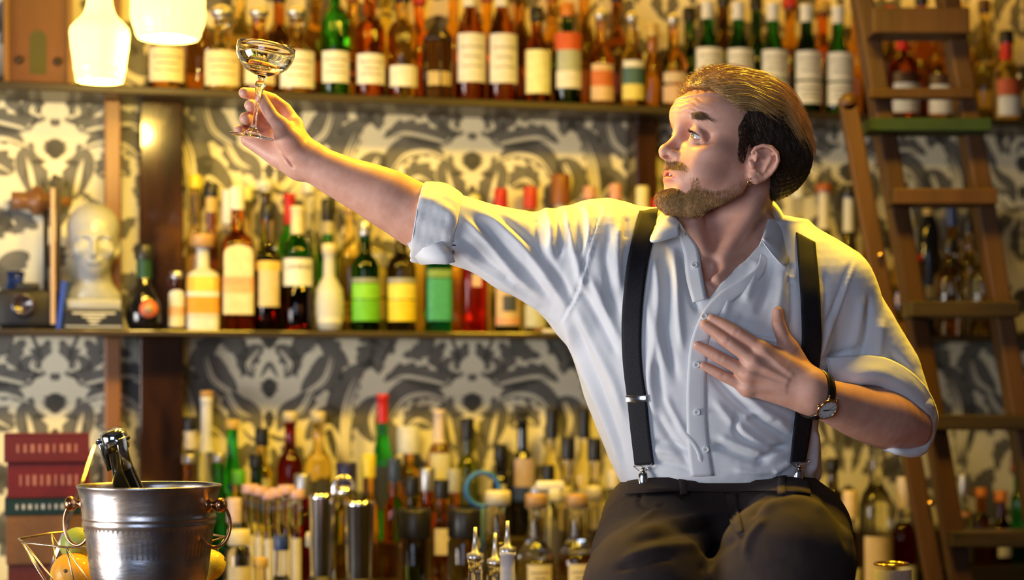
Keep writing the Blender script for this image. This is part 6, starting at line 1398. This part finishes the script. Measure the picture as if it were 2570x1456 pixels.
def build_clothes(parent):
    white = mat('shirt_cotton', (0.80, 0.82, 0.86), rough=0.75, bump=(900, 0.12), sheen=0.3)
    SHP = Body(); SHP.ops = SH.ops[:SH_plain_n]
    V, Q = SH.mesh(0.0032); Nn = SH.grad(V)
    V = fold(V, Nn, SHF); V = ripple(V, Nn, 0.0010, 42, 3, (1, 1, 0.7)); V = ripple(V, Nn, 0.0005, 130, 5)
    # fullness above the waistband
    shirt = mesh_np('shirt', V, Q, white, parent)
    # rolled cuff of the raised sleeve
    def ring(c, a, dy, n=56, wob=0.0, ph=0, sk=0.0):
        c = np.array(c); a = np.array(a); out = []
        for i in range(n):
            th = 2*math.pi*i/n; w = 1+wob*math.sin(5*th+ph)+wob*0.7*math.sin(11*th+ph*2)
            out.append(c+a*math.cos(th)*w+np.array([sk*math.sin(th), dy*math.sin(th)*w, 0]))
        out.append(out[0]); return out
    def cuff(rings, name):
        g = np.array(rings); k = len(g); g = np.array([spl(g[:, j], k*5) for j in range(g.shape[1])]).transpose(1, 0, 2); sheet(shirt, name, white, g, 0.0016, rip=0.0024)
    def rp(t, b, Y, dy, **k):
        A_, B_ = pw(t[0], t[1], Y), pw(b[0], b[1], Y); return ring((A_+B_)/2, (A_-B_)/2, dy, **k)
    cuff([rp((1150, 505), (1118, 640), 2.962, 0.052, wob=0.01), rp((1085, 482), (1052, 622), 2.952, 0.052, wob=0.01), rp((1068, 464), (1038, 640), 2.952, 0.059, wob=0.02), rp((1064, 459), (1028, 648), 2.952, 0.062, wob=0.022),
          rp((1072, 455), (1034, 658), 2.952, 0.064, wob=0.022, ph=.2), rp((1095, 459), (1064, 662), 2.954, 0.065, wob=0.025, ph=.6), rp((1125, 466), (1095, 664), 2.956, 0.066, wob=0.03, ph=1.1), rp((1152, 482), (1120, 664), 2.958, 0.065, wob=0.03, ph=1.6),
          rp((1164, 494), (1132, 656), 2.960, 0.061, wob=0.02, ph=1.8), rp((1166, 505), (1136, 645), 2.961, 0.055, wob=0.01)], 'rolled_cuff')
    flap = np.array([[pw(1022, 606, 2.935), pw(1030, 625, 2.93), pw(1044, 646, 2.925), pw(1056, 664, 2.925)], [pw(1045, 607, 2.915), pw(1060, 622, 2.905), pw(1078, 642, 2.90), pw(1092, 662, 2.90)],
                     [pw(1078, 604, 2.905), pw(1095, 622, 2.897), pw(1112, 642, 2.894), pw(1120, 664, 2.896)], [pw(1105, 600, 2.905), pw(1122, 618, 2.90), pw(1136, 640, 2.90), pw(1142, 658, 2.902)]])
    sheet(shirt, 'rolled_cuff', white, flap, 0.0016)
    # hem of the lowered sleeve, folded round the elbow
    def loop(pts): return spl([pw(*p) for p in pts+[pts[0]]], 57)
    Lo = [(2096, 958, 2.945), (2150, 960, 2.930), (2212, 968, 2.945), (2268, 1008, 2.965), (2306, 1066, 2.985), (2316, 1112, 2.985), (2290, 1132, 2.965), (2236, 1128, 2.955), (2190, 1100, 3.03), (2140, 1040, 3.06), (2100, 990, 3.02)]
    L2 = [(2085, 938, 2.95), (2150, 936, 2.925), (2222, 942, 2.938), (2290, 985, 2.962), (2332, 1050, 2.99), (2336, 1106, 2.995), (2306, 1143, 2.975), (2240, 1134, 2.965), (2185, 1106, 3.04), (2130, 1040, 3.07), (2090, 985, 3.03)]
    L3 = [(2078, 900, 2.965), (2150, 895, 2.950), (2235, 905, 2.960), (2312, 960, 2.985), (2349, 1030, 3.02), (2346, 1085, 3.03), (2322, 1128, 3.01), (2250, 1128, 2.99), (2185, 1090, 3.06), (2125, 1010, 3.09), (2080, 950, 3.05)]
    L4 = [(2090, 880, 2.985), (2150, 880, 2.972), (2230, 890, 2.98), (2300, 945, 3.0), (2338, 1015, 3.03), (2338, 1070, 3.045), (2310, 1110, 3.03), (2250, 1110, 3.01), (2195, 1070, 3.07), (2135, 1000, 3.10), (2095, 940, 3.06)]
    cuff([loop(L4)*0.4+loop(Lo)*0.6, loop(Lo), loop(L2), loop(L3)], 'rolled_cuff')
    # collar
    fl = [(1709, 560, 2.932), (1694, 543, 2.945), (1676, 532, 2.975), (1684, 512, 3.035), (1750, 490, 3.082), (1845, 482, 3.098), (1912, 488, 3.075), (1931, 508, 3.03), (1929, 540, 2.985), (1921, 572, 2.952), (1911, 602, 2.925)]
    le = [(1706, 592, 2.918), (1634, 607, 2.905), (1642, 570, 2.955), (1640, 540, 3.02), (1690, 520, 3.10), (1845, 512, 3.125), (1935, 520, 3.11), (1978, 560, 3.05), (1988, 608, 2.985), (1970, 668, 2.905), (1914, 606, 2.912)]
    st = [(1722, 592, 2.93), (1712, 572, 2.935), (1700, 560, 2.97), (1706, 545, 3.03), (1760, 530, 3.07), (1845, 525, 3.085), (1905, 530, 3.06), (1921, 545, 3.02), (1920, 570, 2.975), (1914, 592, 2.945), (1905, 618, 2.925)]
    Fw = spl([pw(*p) for p in fl], 60); Lw = spl([pw(*p) for p in le], 60); Sw = spl([pw(*p) for p in st], 60)
    g = [Sw*(1-t)+Fw*t for t in np.linspace(0, 1, 5)]
    for t in np.linspace(0.08, 1, 9):
        a = Fw*(1-t)+Lw*t; bul = math.sin(math.pi*min(t*1.15, 1))*0.005
        c = a.mean(0); d = a-c; d[:, 2] = 0.4*0; d /= np.maximum(np.linalg.norm(d, axis=1, keepdims=True), 1e-6)
        g.append(a+d*bul+np.array([0, 0, bul*0.6]))
    sheet(shirt, 'collar', white, np.array(g).transpose(1, 0, 2), 0.0014)
    # button band and placket
    ed = [(1908, 640), (1896, 676), (1856, 706), (1812, 732), (1778, 764), (1752, 806), (1732, 864), (1724, 950), (1723, 1040), (1726, 1120), (1734, 1194)]
    stc = [(1925, 650), (1915, 690), (1880, 725), (1842, 755), (1808, 790), (1786, 830), (1776, 880), (1773, 950), (1774, 1040), (1780, 1115), (1792, 1194)]
    patch(shirt, 'placket', white, ed, stc, 60, 7, lambda u, v: 0.0042*(1-v)**0.6+0.0008+0.0012*math.sin(u*40)*v*(1-v), pre=None)
    patch(shirt, 'button_band', white, [(1701, 560), (1706, 600), (1716, 640), (1722, 700), (1738, 760)], [(1716, 574), (1730, 596), (1752, 626), (1761, 684), (1772, 752)], 26, 5, lambda u, v: 0.0015+0.0022*v, body=SHP)
    patch(shirt, 'pocket', white, [(1882, 838), (1886, 850)], [(1966, 852), (1966, 864)], 4, 12, lambda u, v: 0.0028)
    bm_ = mat('shirt_button', (0.78, 0.80, 0.82), rough=0.25)
    for bx, by in ((1743, 670), (1767, 797), (1748, 915), (1749, 1034), (1771, 1127)):
        q, _ = SH.hit([bx], [by]); g_ = SHP.grad(q)[0]; R = Vector(-Vector(g_)).to_track_quat('Z', 'Y').to_matrix(); c = q[0]+g_*0.0055
        mb = MB().lathe([(0.0001, -.001), (0.0030, -.001), (0.0042, -0.0016), (0.0052, -0.0012), (0.0052, 0.0008), (0.0001, 0.0008)], 20, tuple(c), R=R)
        for a in range(4): mb.lathe([(0.0006, -0.0013), (0.0006, 0.0)], 6, tuple(c+np.array(R@Vector((math.cos(a*1.571+.78)*0.0013, math.sin(a*1.571+.78)*0.0013, 0)))), mi=1, R=R)
        mb.build('button', [bm_, mat('button_hole', (0.25, 0.27, 0.3))], shirt)
    # braces
    web = mat('brace_elastic', (0.012, 0.013, 0.020), rough=0.75)
    nt = web.node_tree; vo = nt.nodes.new('ShaderNodeTexVoronoi'); vo.inputs['Scale'].default_value = 420; vo.feature = 'DISTANCE_TO_EDGE'
    tc = nt.nodes.new('ShaderNodeTexCoord'); nt.links.new(tc.outputs['Object'], vo.inputs['Vector']); rp_ = nt.nodes.new('ShaderNodeValToRGB')
    rp_.color_ramp.elements[0].position = 0.02; rp_.color_ramp.elements[0].color = (0.003, 0.003, 0.005, 1); rp_.color_ramp.elements[1].position = 0.2; rp_.color_ramp.elements[1].color = (0.014, 0.015, 0.024, 1)
    nt.links.new(vo.outputs['Distance'], rp_.inputs['Fac']); nt.links.new(rp_.outputs[0], nt.nodes['Principled BSDF'].inputs['Base Color'])
    chrome = mat('chrome', (0.86, 0.86, 0.88), rough=0.14, metal=1.0)
    def brace(L_, R_, back, n):
        pre = [[np.array(pw(*a))*(1-t)+np.array(pw(*b))*t for t in np.linspace(0, 1, 7)] for a, b in back]
        return patch(parent, 'suspender', web, L_, R_, n, 7, lambda u, v: 0.0052, thick=0.0018, pre=pre)
    b1 = brace([(1601, 536), (1586, 590), (1573, 650), (1567, 700), (1563, 780), (1563, 860), (1568, 930), (1577, 1000), (1586, 1080), (1597, 1165)],
               [(1650, 536), (1640, 590), (1627, 650), (1620, 700), (1613, 780), (1610, 860), (1614, 930), (1624, 1000), (1632, 1080), (1643, 1165)], [((1630, 600, 3.16), (1680, 600, 3.16)), ((1622, 545, 3.13), (1672, 545, 3.13)), ((1612, 525, 3.08), (1662, 525, 3.08)), ((1605, 520, 3.03), (1656, 520, 3.03)), ((1603, 524, 3.0), (1653, 524, 3.0))], 64)
    b2 = brace([(1996, 590), (1999, 640), (2003, 700), (2007, 760), (2009, 840), (2006, 900), (2000, 960), (1993, 1030), (1985, 1100), (1979, 1160)],
               [(2043, 614), (2047, 660), (2051, 710), (2054, 770), (2056, 845), (2052, 900), (2045, 960), (2036, 1030), (2026, 1100), (2016, 1160)], [((1985, 640, 3.17), (2035, 660, 3.17)), ((1988, 585, 3.13), (2038, 606, 3.13)), ((1992, 568, 3.08), (2042, 592, 3.08)), ((1995, 568, 3.04), (2043, 594, 3.04)), ((1996, 576, 3.01), (2043, 601, 3.01))], 64)
    tag(b1, None); tag(b2, None)
    def on(px, py, o=0.008):
        q, _ = SH.hit([px], [py]); g_ = SHP.grad(q)[0]; return q[0]+g_*o
    # slider on the right brace
    mb = MB(); c = on(1600, 999, 0.0075)
    ux = Vector(on(1620, 999)-on(1580, 999)).normalized(); uz = Vector((0, 0, 1)); uy = ux.cross(uz); Rm = Matrix((ux, uy, uz)).transposed()
    mb.box(tuple(c), (0.034, 0.0028, 0.0115), R=Rm, bev=0.001); mb.build('slider', chrome, b1)
    for (cx, cy, b, tilt) in ((1620, 1166, b1, 0.03), (1998, 1160, b2, -0.12)):
        mb = MB(); A0 = on(cx-22, cy, .009); A1 = on(cx+22, cy-6, .009); c0_ = (A0+A1)/2
        dn = Vector((0.0+tilt, -0.05, -1)).normalized()
        mb.tube([A0, A1, Vector(A1)*0.35+Vector(c0_)*0.65+dn*0.009, Vector(A0)*0.35+Vector(c0_)*0.65+dn*0.009], 0.0012, 8, closed=True)
        mb.tube([Vector(c0_)+dn*0.004, Vector(c0_)+dn*0.012], [0.004, 0.0035], 10)
        mb.tube([Vector(c0_)+dn*0.011, Vector(c0_)+dn*0.014, Vector(c0_)+dn*0.022, Vector(c0_)+dn*0.036, Vector(c0_)+dn*0.038], [0.0045, 0.0075, 0.0082, 0.0070, 0.0055], 14, flat=((0, 1, 0), 0.38))
        mb.build('brace_clip', chrome, b)
    # trousers
    tw = mat('trouser_twill', (0.022, 0.013, 0.012), rough=0.9, noise=(30, (0.030, 0.018, 0.016)), bump=(1200, 0.15))
    V, Q = TR.mesh(0.0042); Nn = TR.grad(V)
    TF = [([(1600, 1330), (1690, 1310), (1790, 1290), (1850, 1280)], 12, 4), ([(1580, 1360), (1680, 1340), (1800, 1325)], 10, -4), ([(1560, 1400), (1660, 1375), (1760, 1370)], 12, 4), ([(1545, 1430), (1620, 1405), (1700, 1400)], 9, -3.5),
          ([(1612, 1230), (1605, 1262), (1640, 1275), (1672, 1262)], 5, -2.5), ([(1660, 1260), (1620, 1300), (1560, 1330)], 7, 3), ([(1830, 1215), (1832, 1260), (1850, 1320), (1862, 1360)], 6, -3.0), ([(1880, 1300), (1930, 1250), (1990, 1235)], 8, -4),
          ([(1900, 1290), (1950, 1262), (2020, 1256), (2080, 1290)], 12, 4), ([(2060, 1240), (2105, 1300), (2130, 1380)], 9, -4), ([(2080, 1230), (2118, 1290), (2140, 1370)], 7, 3), ([(1870, 1400), (1880, 1350), (1920, 1300)], 9, 3.5), ([(1760, 1440), (1800, 1380), (1850, 1350)], 12, -5)]
    V = fold(V, Nn, TF, 3.2); V = ripple(V, Nn, 0.0022, 26, 9, (1, 1, 1.6)); V = ripple(V, Nn, 0.0007, 120, 4)
    tr = mesh_np('trousers', V, Q, tw, parent)
    patch(tr, 'waistband', tw, [(1578, 1214), (1640, 1206), (1760, 1200), (1880, 1200), (1980, 1204), (2024, 1214)], [(1572, 1246), (1640, 1242), (1760, 1238), (1880, 1238), (1980, 1240), (2034, 1248)], 50, 5, lambda u, v: 0.0035, thick=0.002, body=TR)
    for x in (1712, 1962): patch(tr, 'belt_loop', tw, [(x-9, 1202), (x-9, 1250)], [(x+9, 1202), (x+9, 1250)], 6, 3, lambda u, v: 0.0075, thick=0.002, body=TR)
    patch(tr, 'fly', tw, [(1822, 1240), (1826, 1290), (1850, 1340)], [(1850, 1240), (1856, 1290), (1866, 1335)], 14, 4, lambda u, v: 0.0018, body=TR)
    # shoes
    lea = mat('shoe_leather', (0.03, 0.018, 0.012), rough=0.35)
    for px_, Y0 in ((1590, 2.60), (1930, 2.52)):
        a = pw(px_, 2200, Y0); B_ = Body()
        B_.chain([a, a+np.array([-0.005, -0.09, -0.035]), a+np.array([-0.01, -0.17, -0.045])], [0.05, 0.044, 0.034], k=0.01)
        B_.chain([a+np.array([0, 0.02, -0.02]), a+np.array([0, 0, 0.02])], [0.04, 0.045], k=0.02)
        V, Q = B_.mesh(0.008, 1); sh = mesh_np('shoe', V, Q, lea, parent)
    FOOT_Z = float(V[:, 2].min())
    return FOOT_Z
def build_watch(parent):
    gold = mat('watch_gold', (0.85, 0.52, 0.25), rough=0.16, metal=1.0); strap = mat('watch_strap', (0.012, 0.008, 0.006), rough=0.35)
    dial = mat('watch_dial', (0.82, 0.88, 0.90), rough=0.3); blk = mat('watch_hand', (0.01, 0.01, 0.015), rough=0.3)
    t = tag(empty('wristwatch', pw(2039, 1008, 2.82)), 'round gold wristwatch with pale dial and black strap on the left wrist', 'watch')
    ax = Vector(pw(2036, 988, 2.868)-pw(2095, 1012, 2.90)).normalized()   # along the forearm
    n = Vector((-0.18, -0.93, -0.30)); n = (n-ax*n.dot(ax)).normalized(); up = ax.cross(n).normalized()
    if up.z < 0: up = -up
    cc = Vector(pw(2048, 993, 2.874)); rr = []
    # find the skin around the wrist to wrap the strap
    ring = []
    for i in range(48):
        th = 2*math.pi*i/48; d = n*math.cos(th)+up*math.sin(th); D = np.array(d); r = 0.02
        rs = np.linspace(0.018, 0.060, 85); f = BD.ev(np.array(cc)+D[None]*rs[:, None]); k = int(np.argmax(f > 0)) if (f > 0).any() else 40
        ring.append((d, rs[k]))
    rad = np.array([r for _, r in ring]); rad = np.array([(rad[i-2]+rad[i-1]+rad[i]+rad[(i+1) % 48]+rad[(i+2) % 48])/5 for i in range(48)])+0.0022
    mb = MB(); V = []; Fc = []
    for i in range(48):
        d = ring[i][0]
        for a, b in ((-0.008, 0), (-0.0075, 0.0016), (0.0075, 0.0016), (0.008, 0), (0.0075, -0.0012), (-0.0075, -0.0012)): V.append(cc+d*(rad[i]+b)+ax*a)
    for i in range(48):
        for j in range(6):
            Fc.append((i*6+j, ((i+1) % 48)*6+j, ((i+1) % 48)*6+(j+1) % 6, i*6+(j+1) % 6))
    inv = Matrix.Translation(-t.location)
    def fin(mb_, name, m, par=t):
        o = mb_.build(name, m, par); o.matrix_parent_inverse = par.matrix_world.inverted() if par is not t else Matrix.Translation(-Vector(t.location)); return o
    mb.add(V, Fc); fin(mb, 'strap', strap)
    c = cc+n*(rad[0]+0.0028); R = Matrix((ax, up, n)).transposed()
    fin(MB().lathe([(0.0001, -0.004), (0.0150, -0.004), (0.0178, -0.001), (0.0182, 0.0012), (0.0172, 0.0030), (0.0158, 0.0034), (0.0156, 0.0022)], 48, tuple(c), R=R, cap=False), 'case', gold)
    fin(MB().lathe([(0.0001, 0.0021), (0.0157, 0.0021)], 48, tuple(c), R=R, cap=False), 'dial', dial)
    mb = MB()
    for k in range(12):
        a = k*math.pi/6; dd = ax*math.cos(a)+up*math.sin(a); mb.tube([c+n*0.0024+dd*0.0120, c+n*0.0024+dd*0.0146], 0.0002, 4)
    mb.tube([c+n*0.0026-ax*0.001, c+n*0.0026+(ax*0.55+up*0.83)*0.0075-Vector((0, 0, 0))], 0.00045, 5)
    mb2 = MB()
    rt = Vector((1, 0, -0.28)).normalized()
    rt = (rt-n*rt.dot(n)).normalized(); ob = rt.cross(n).normalized()
    mb2.tube([c+n*0.0027-rt*0.009, c+n*0.0027+rt*0.0118], [0.0003, 0.00045], 5); mb2.tube([c+n*0.0029-rt*0.007+ob*0.001, c+n*0.0029+rt*0.002], 0.0006, 5)
    fin(mb2, 'hand', blk); m3 = MB(); u2 = (rt*0.6+Vector(up)*0.8).normalized(); m3.tube([c+n*0.003-u2*0.003, c+n*0.003+u2*0.0125], 0.00018, 4); fin(m3, 'hand', blk)
    mb = MB()
    for k in range(12):
        a = k*math.pi/6; dd = ax*math.cos(a)+up*math.sin(a); mb.tube([c+n*0.0024+dd*0.0118, c+n*0.0024+dd*0.0146], 0.0003, 4)
    fin(mb, 'hour_marks', blk)
    mb = MB()
    for s1 in (1, -1):
        for s2 in (1, -1): mb.tube([c+up*s1*0.0155+ax*s2*0.0085-n*0.001, c+up*s1*0.0205+ax*s2*0.0085-n*0.0045], [0.0016, 0.0013], 8)
    fin(mb, 'lugs', gold); fin(MB().tube([c-ax*0.0178*-1, c+ax*0.0212], 0.0024, 10), 'crown', gold)
    return t
# ------------------------------------------------------------------ put the bartender together
def build_person():
    person = tag(empty('person'), 'bartender seated on the bar in white rolled-sleeve shirt and dark braces, raising a coupe', 'person')
    skin = mat('skin', (0.62, 0.315, 0.225), rough=0.45, sss=0.12, noise=(55, (0.69, 0.38, 0.285)), bump=(600, 0.08)); lips = mat('lips', (0.60, 0.20, 0.17), rough=0.38, sss=0.12)
    V, Q = BD.mesh(0.0019); V = wrinkle(V, BD.grad(V))
    o = mesh_np('body', V, Q, [skin, lips], person); o.data.polygons.foreach_set('material_index', skin_slots(V, Q))
    build_head(person); nails(mat('nail', (0.72, 0.46, 0.40), rough=0.25), o)
    fz = build_clothes(person)
    person.location = pw(1800, 1500, 3.03)
    for c in list(COL.objects):
        if c.parent is person: c.matrix_parent_inverse = Matrix.Translation(-Vector(person.location))
    build_watch(person)
    return person, fz
PERSON, FOOT_Z = build_person()
# ------------------------------------------------------------------ the raised coupe
def build_coupe():
    Yg = 2.888; g = mat('crystal', (1, 1, 1), rough=0.0, trans=1.0, ior=1.48); liq = mat('sparkling_wine', (0.97, 0.90, 0.62), rough=0.0, trans=1.0, ior=1.33)
    top = Vector(pw(652, 112, Yg)); bot = Vector(pw(632, 344, Yg)); ax = (top-bot).normalized(); ax = (ax+Vector((0.075, 0.0, 0))).normalized()
    t = tag(empty('coupe_glass', bot), 'clear coupe glass of pale wine held up by its stem', 'glass')
    R = ax.to_track_quat('Z', 'Y').to_matrix(); s = Yg/F_PX; Hh = (top-bot).length
    def z(py): return Hh*(344-py)/(344-112.0)
    out = [(0.0001, 0.0), (0.0345, 0.0), (0.0352, 0.0006), (0.0345, 0.0012), (0.016, 0.0040), (0.0075, z(326)), (0.0052, z(318)), (0.0038, z(308)), (0.0030, z(290)), (0.0036, z(260)), (0.0052, z(232)), (0.0072, z(220)), (0.0086, z(212)), (0.0070, z(204)), (0.0045, z(199)), (0.0062, z(195)), (0.0060, z(190)),
           (0.0140, z(186)), (0.0260, z(178)), (0.0370, z(163)), (0.0435, z(145)), (0.0458, z(128)), (0.0455, z(112)), (0.0452, z(111.2)), (0.0446, z(112))]
    inn = [(0.0449, z(128)), (0.0426, z(144)), (0.0361, z(161)), (0.0250, z(175)), (0.0130, z(182)), (0.0001, z(184))]
    MB().lathe(out[:-1]+[(0.0446, z(112))]+inn, 64, R=R, cap=False).build('glass', g, t)
    lz = z(140)
    up = Vector((0, 0, 1))
    mb = MB().lathe([(0.0001, z(184)+.0006), (0.0128, z(182)+.0006), (0.0246, z(175)+.0006), (0.0356, z(161)+.0004), (0.0420, z(144)), (0.0425, lz), (0.0001, lz)], 64, R=R, cap=False)
    mb.build('wine', liq, t)
    return t
build_coupe()
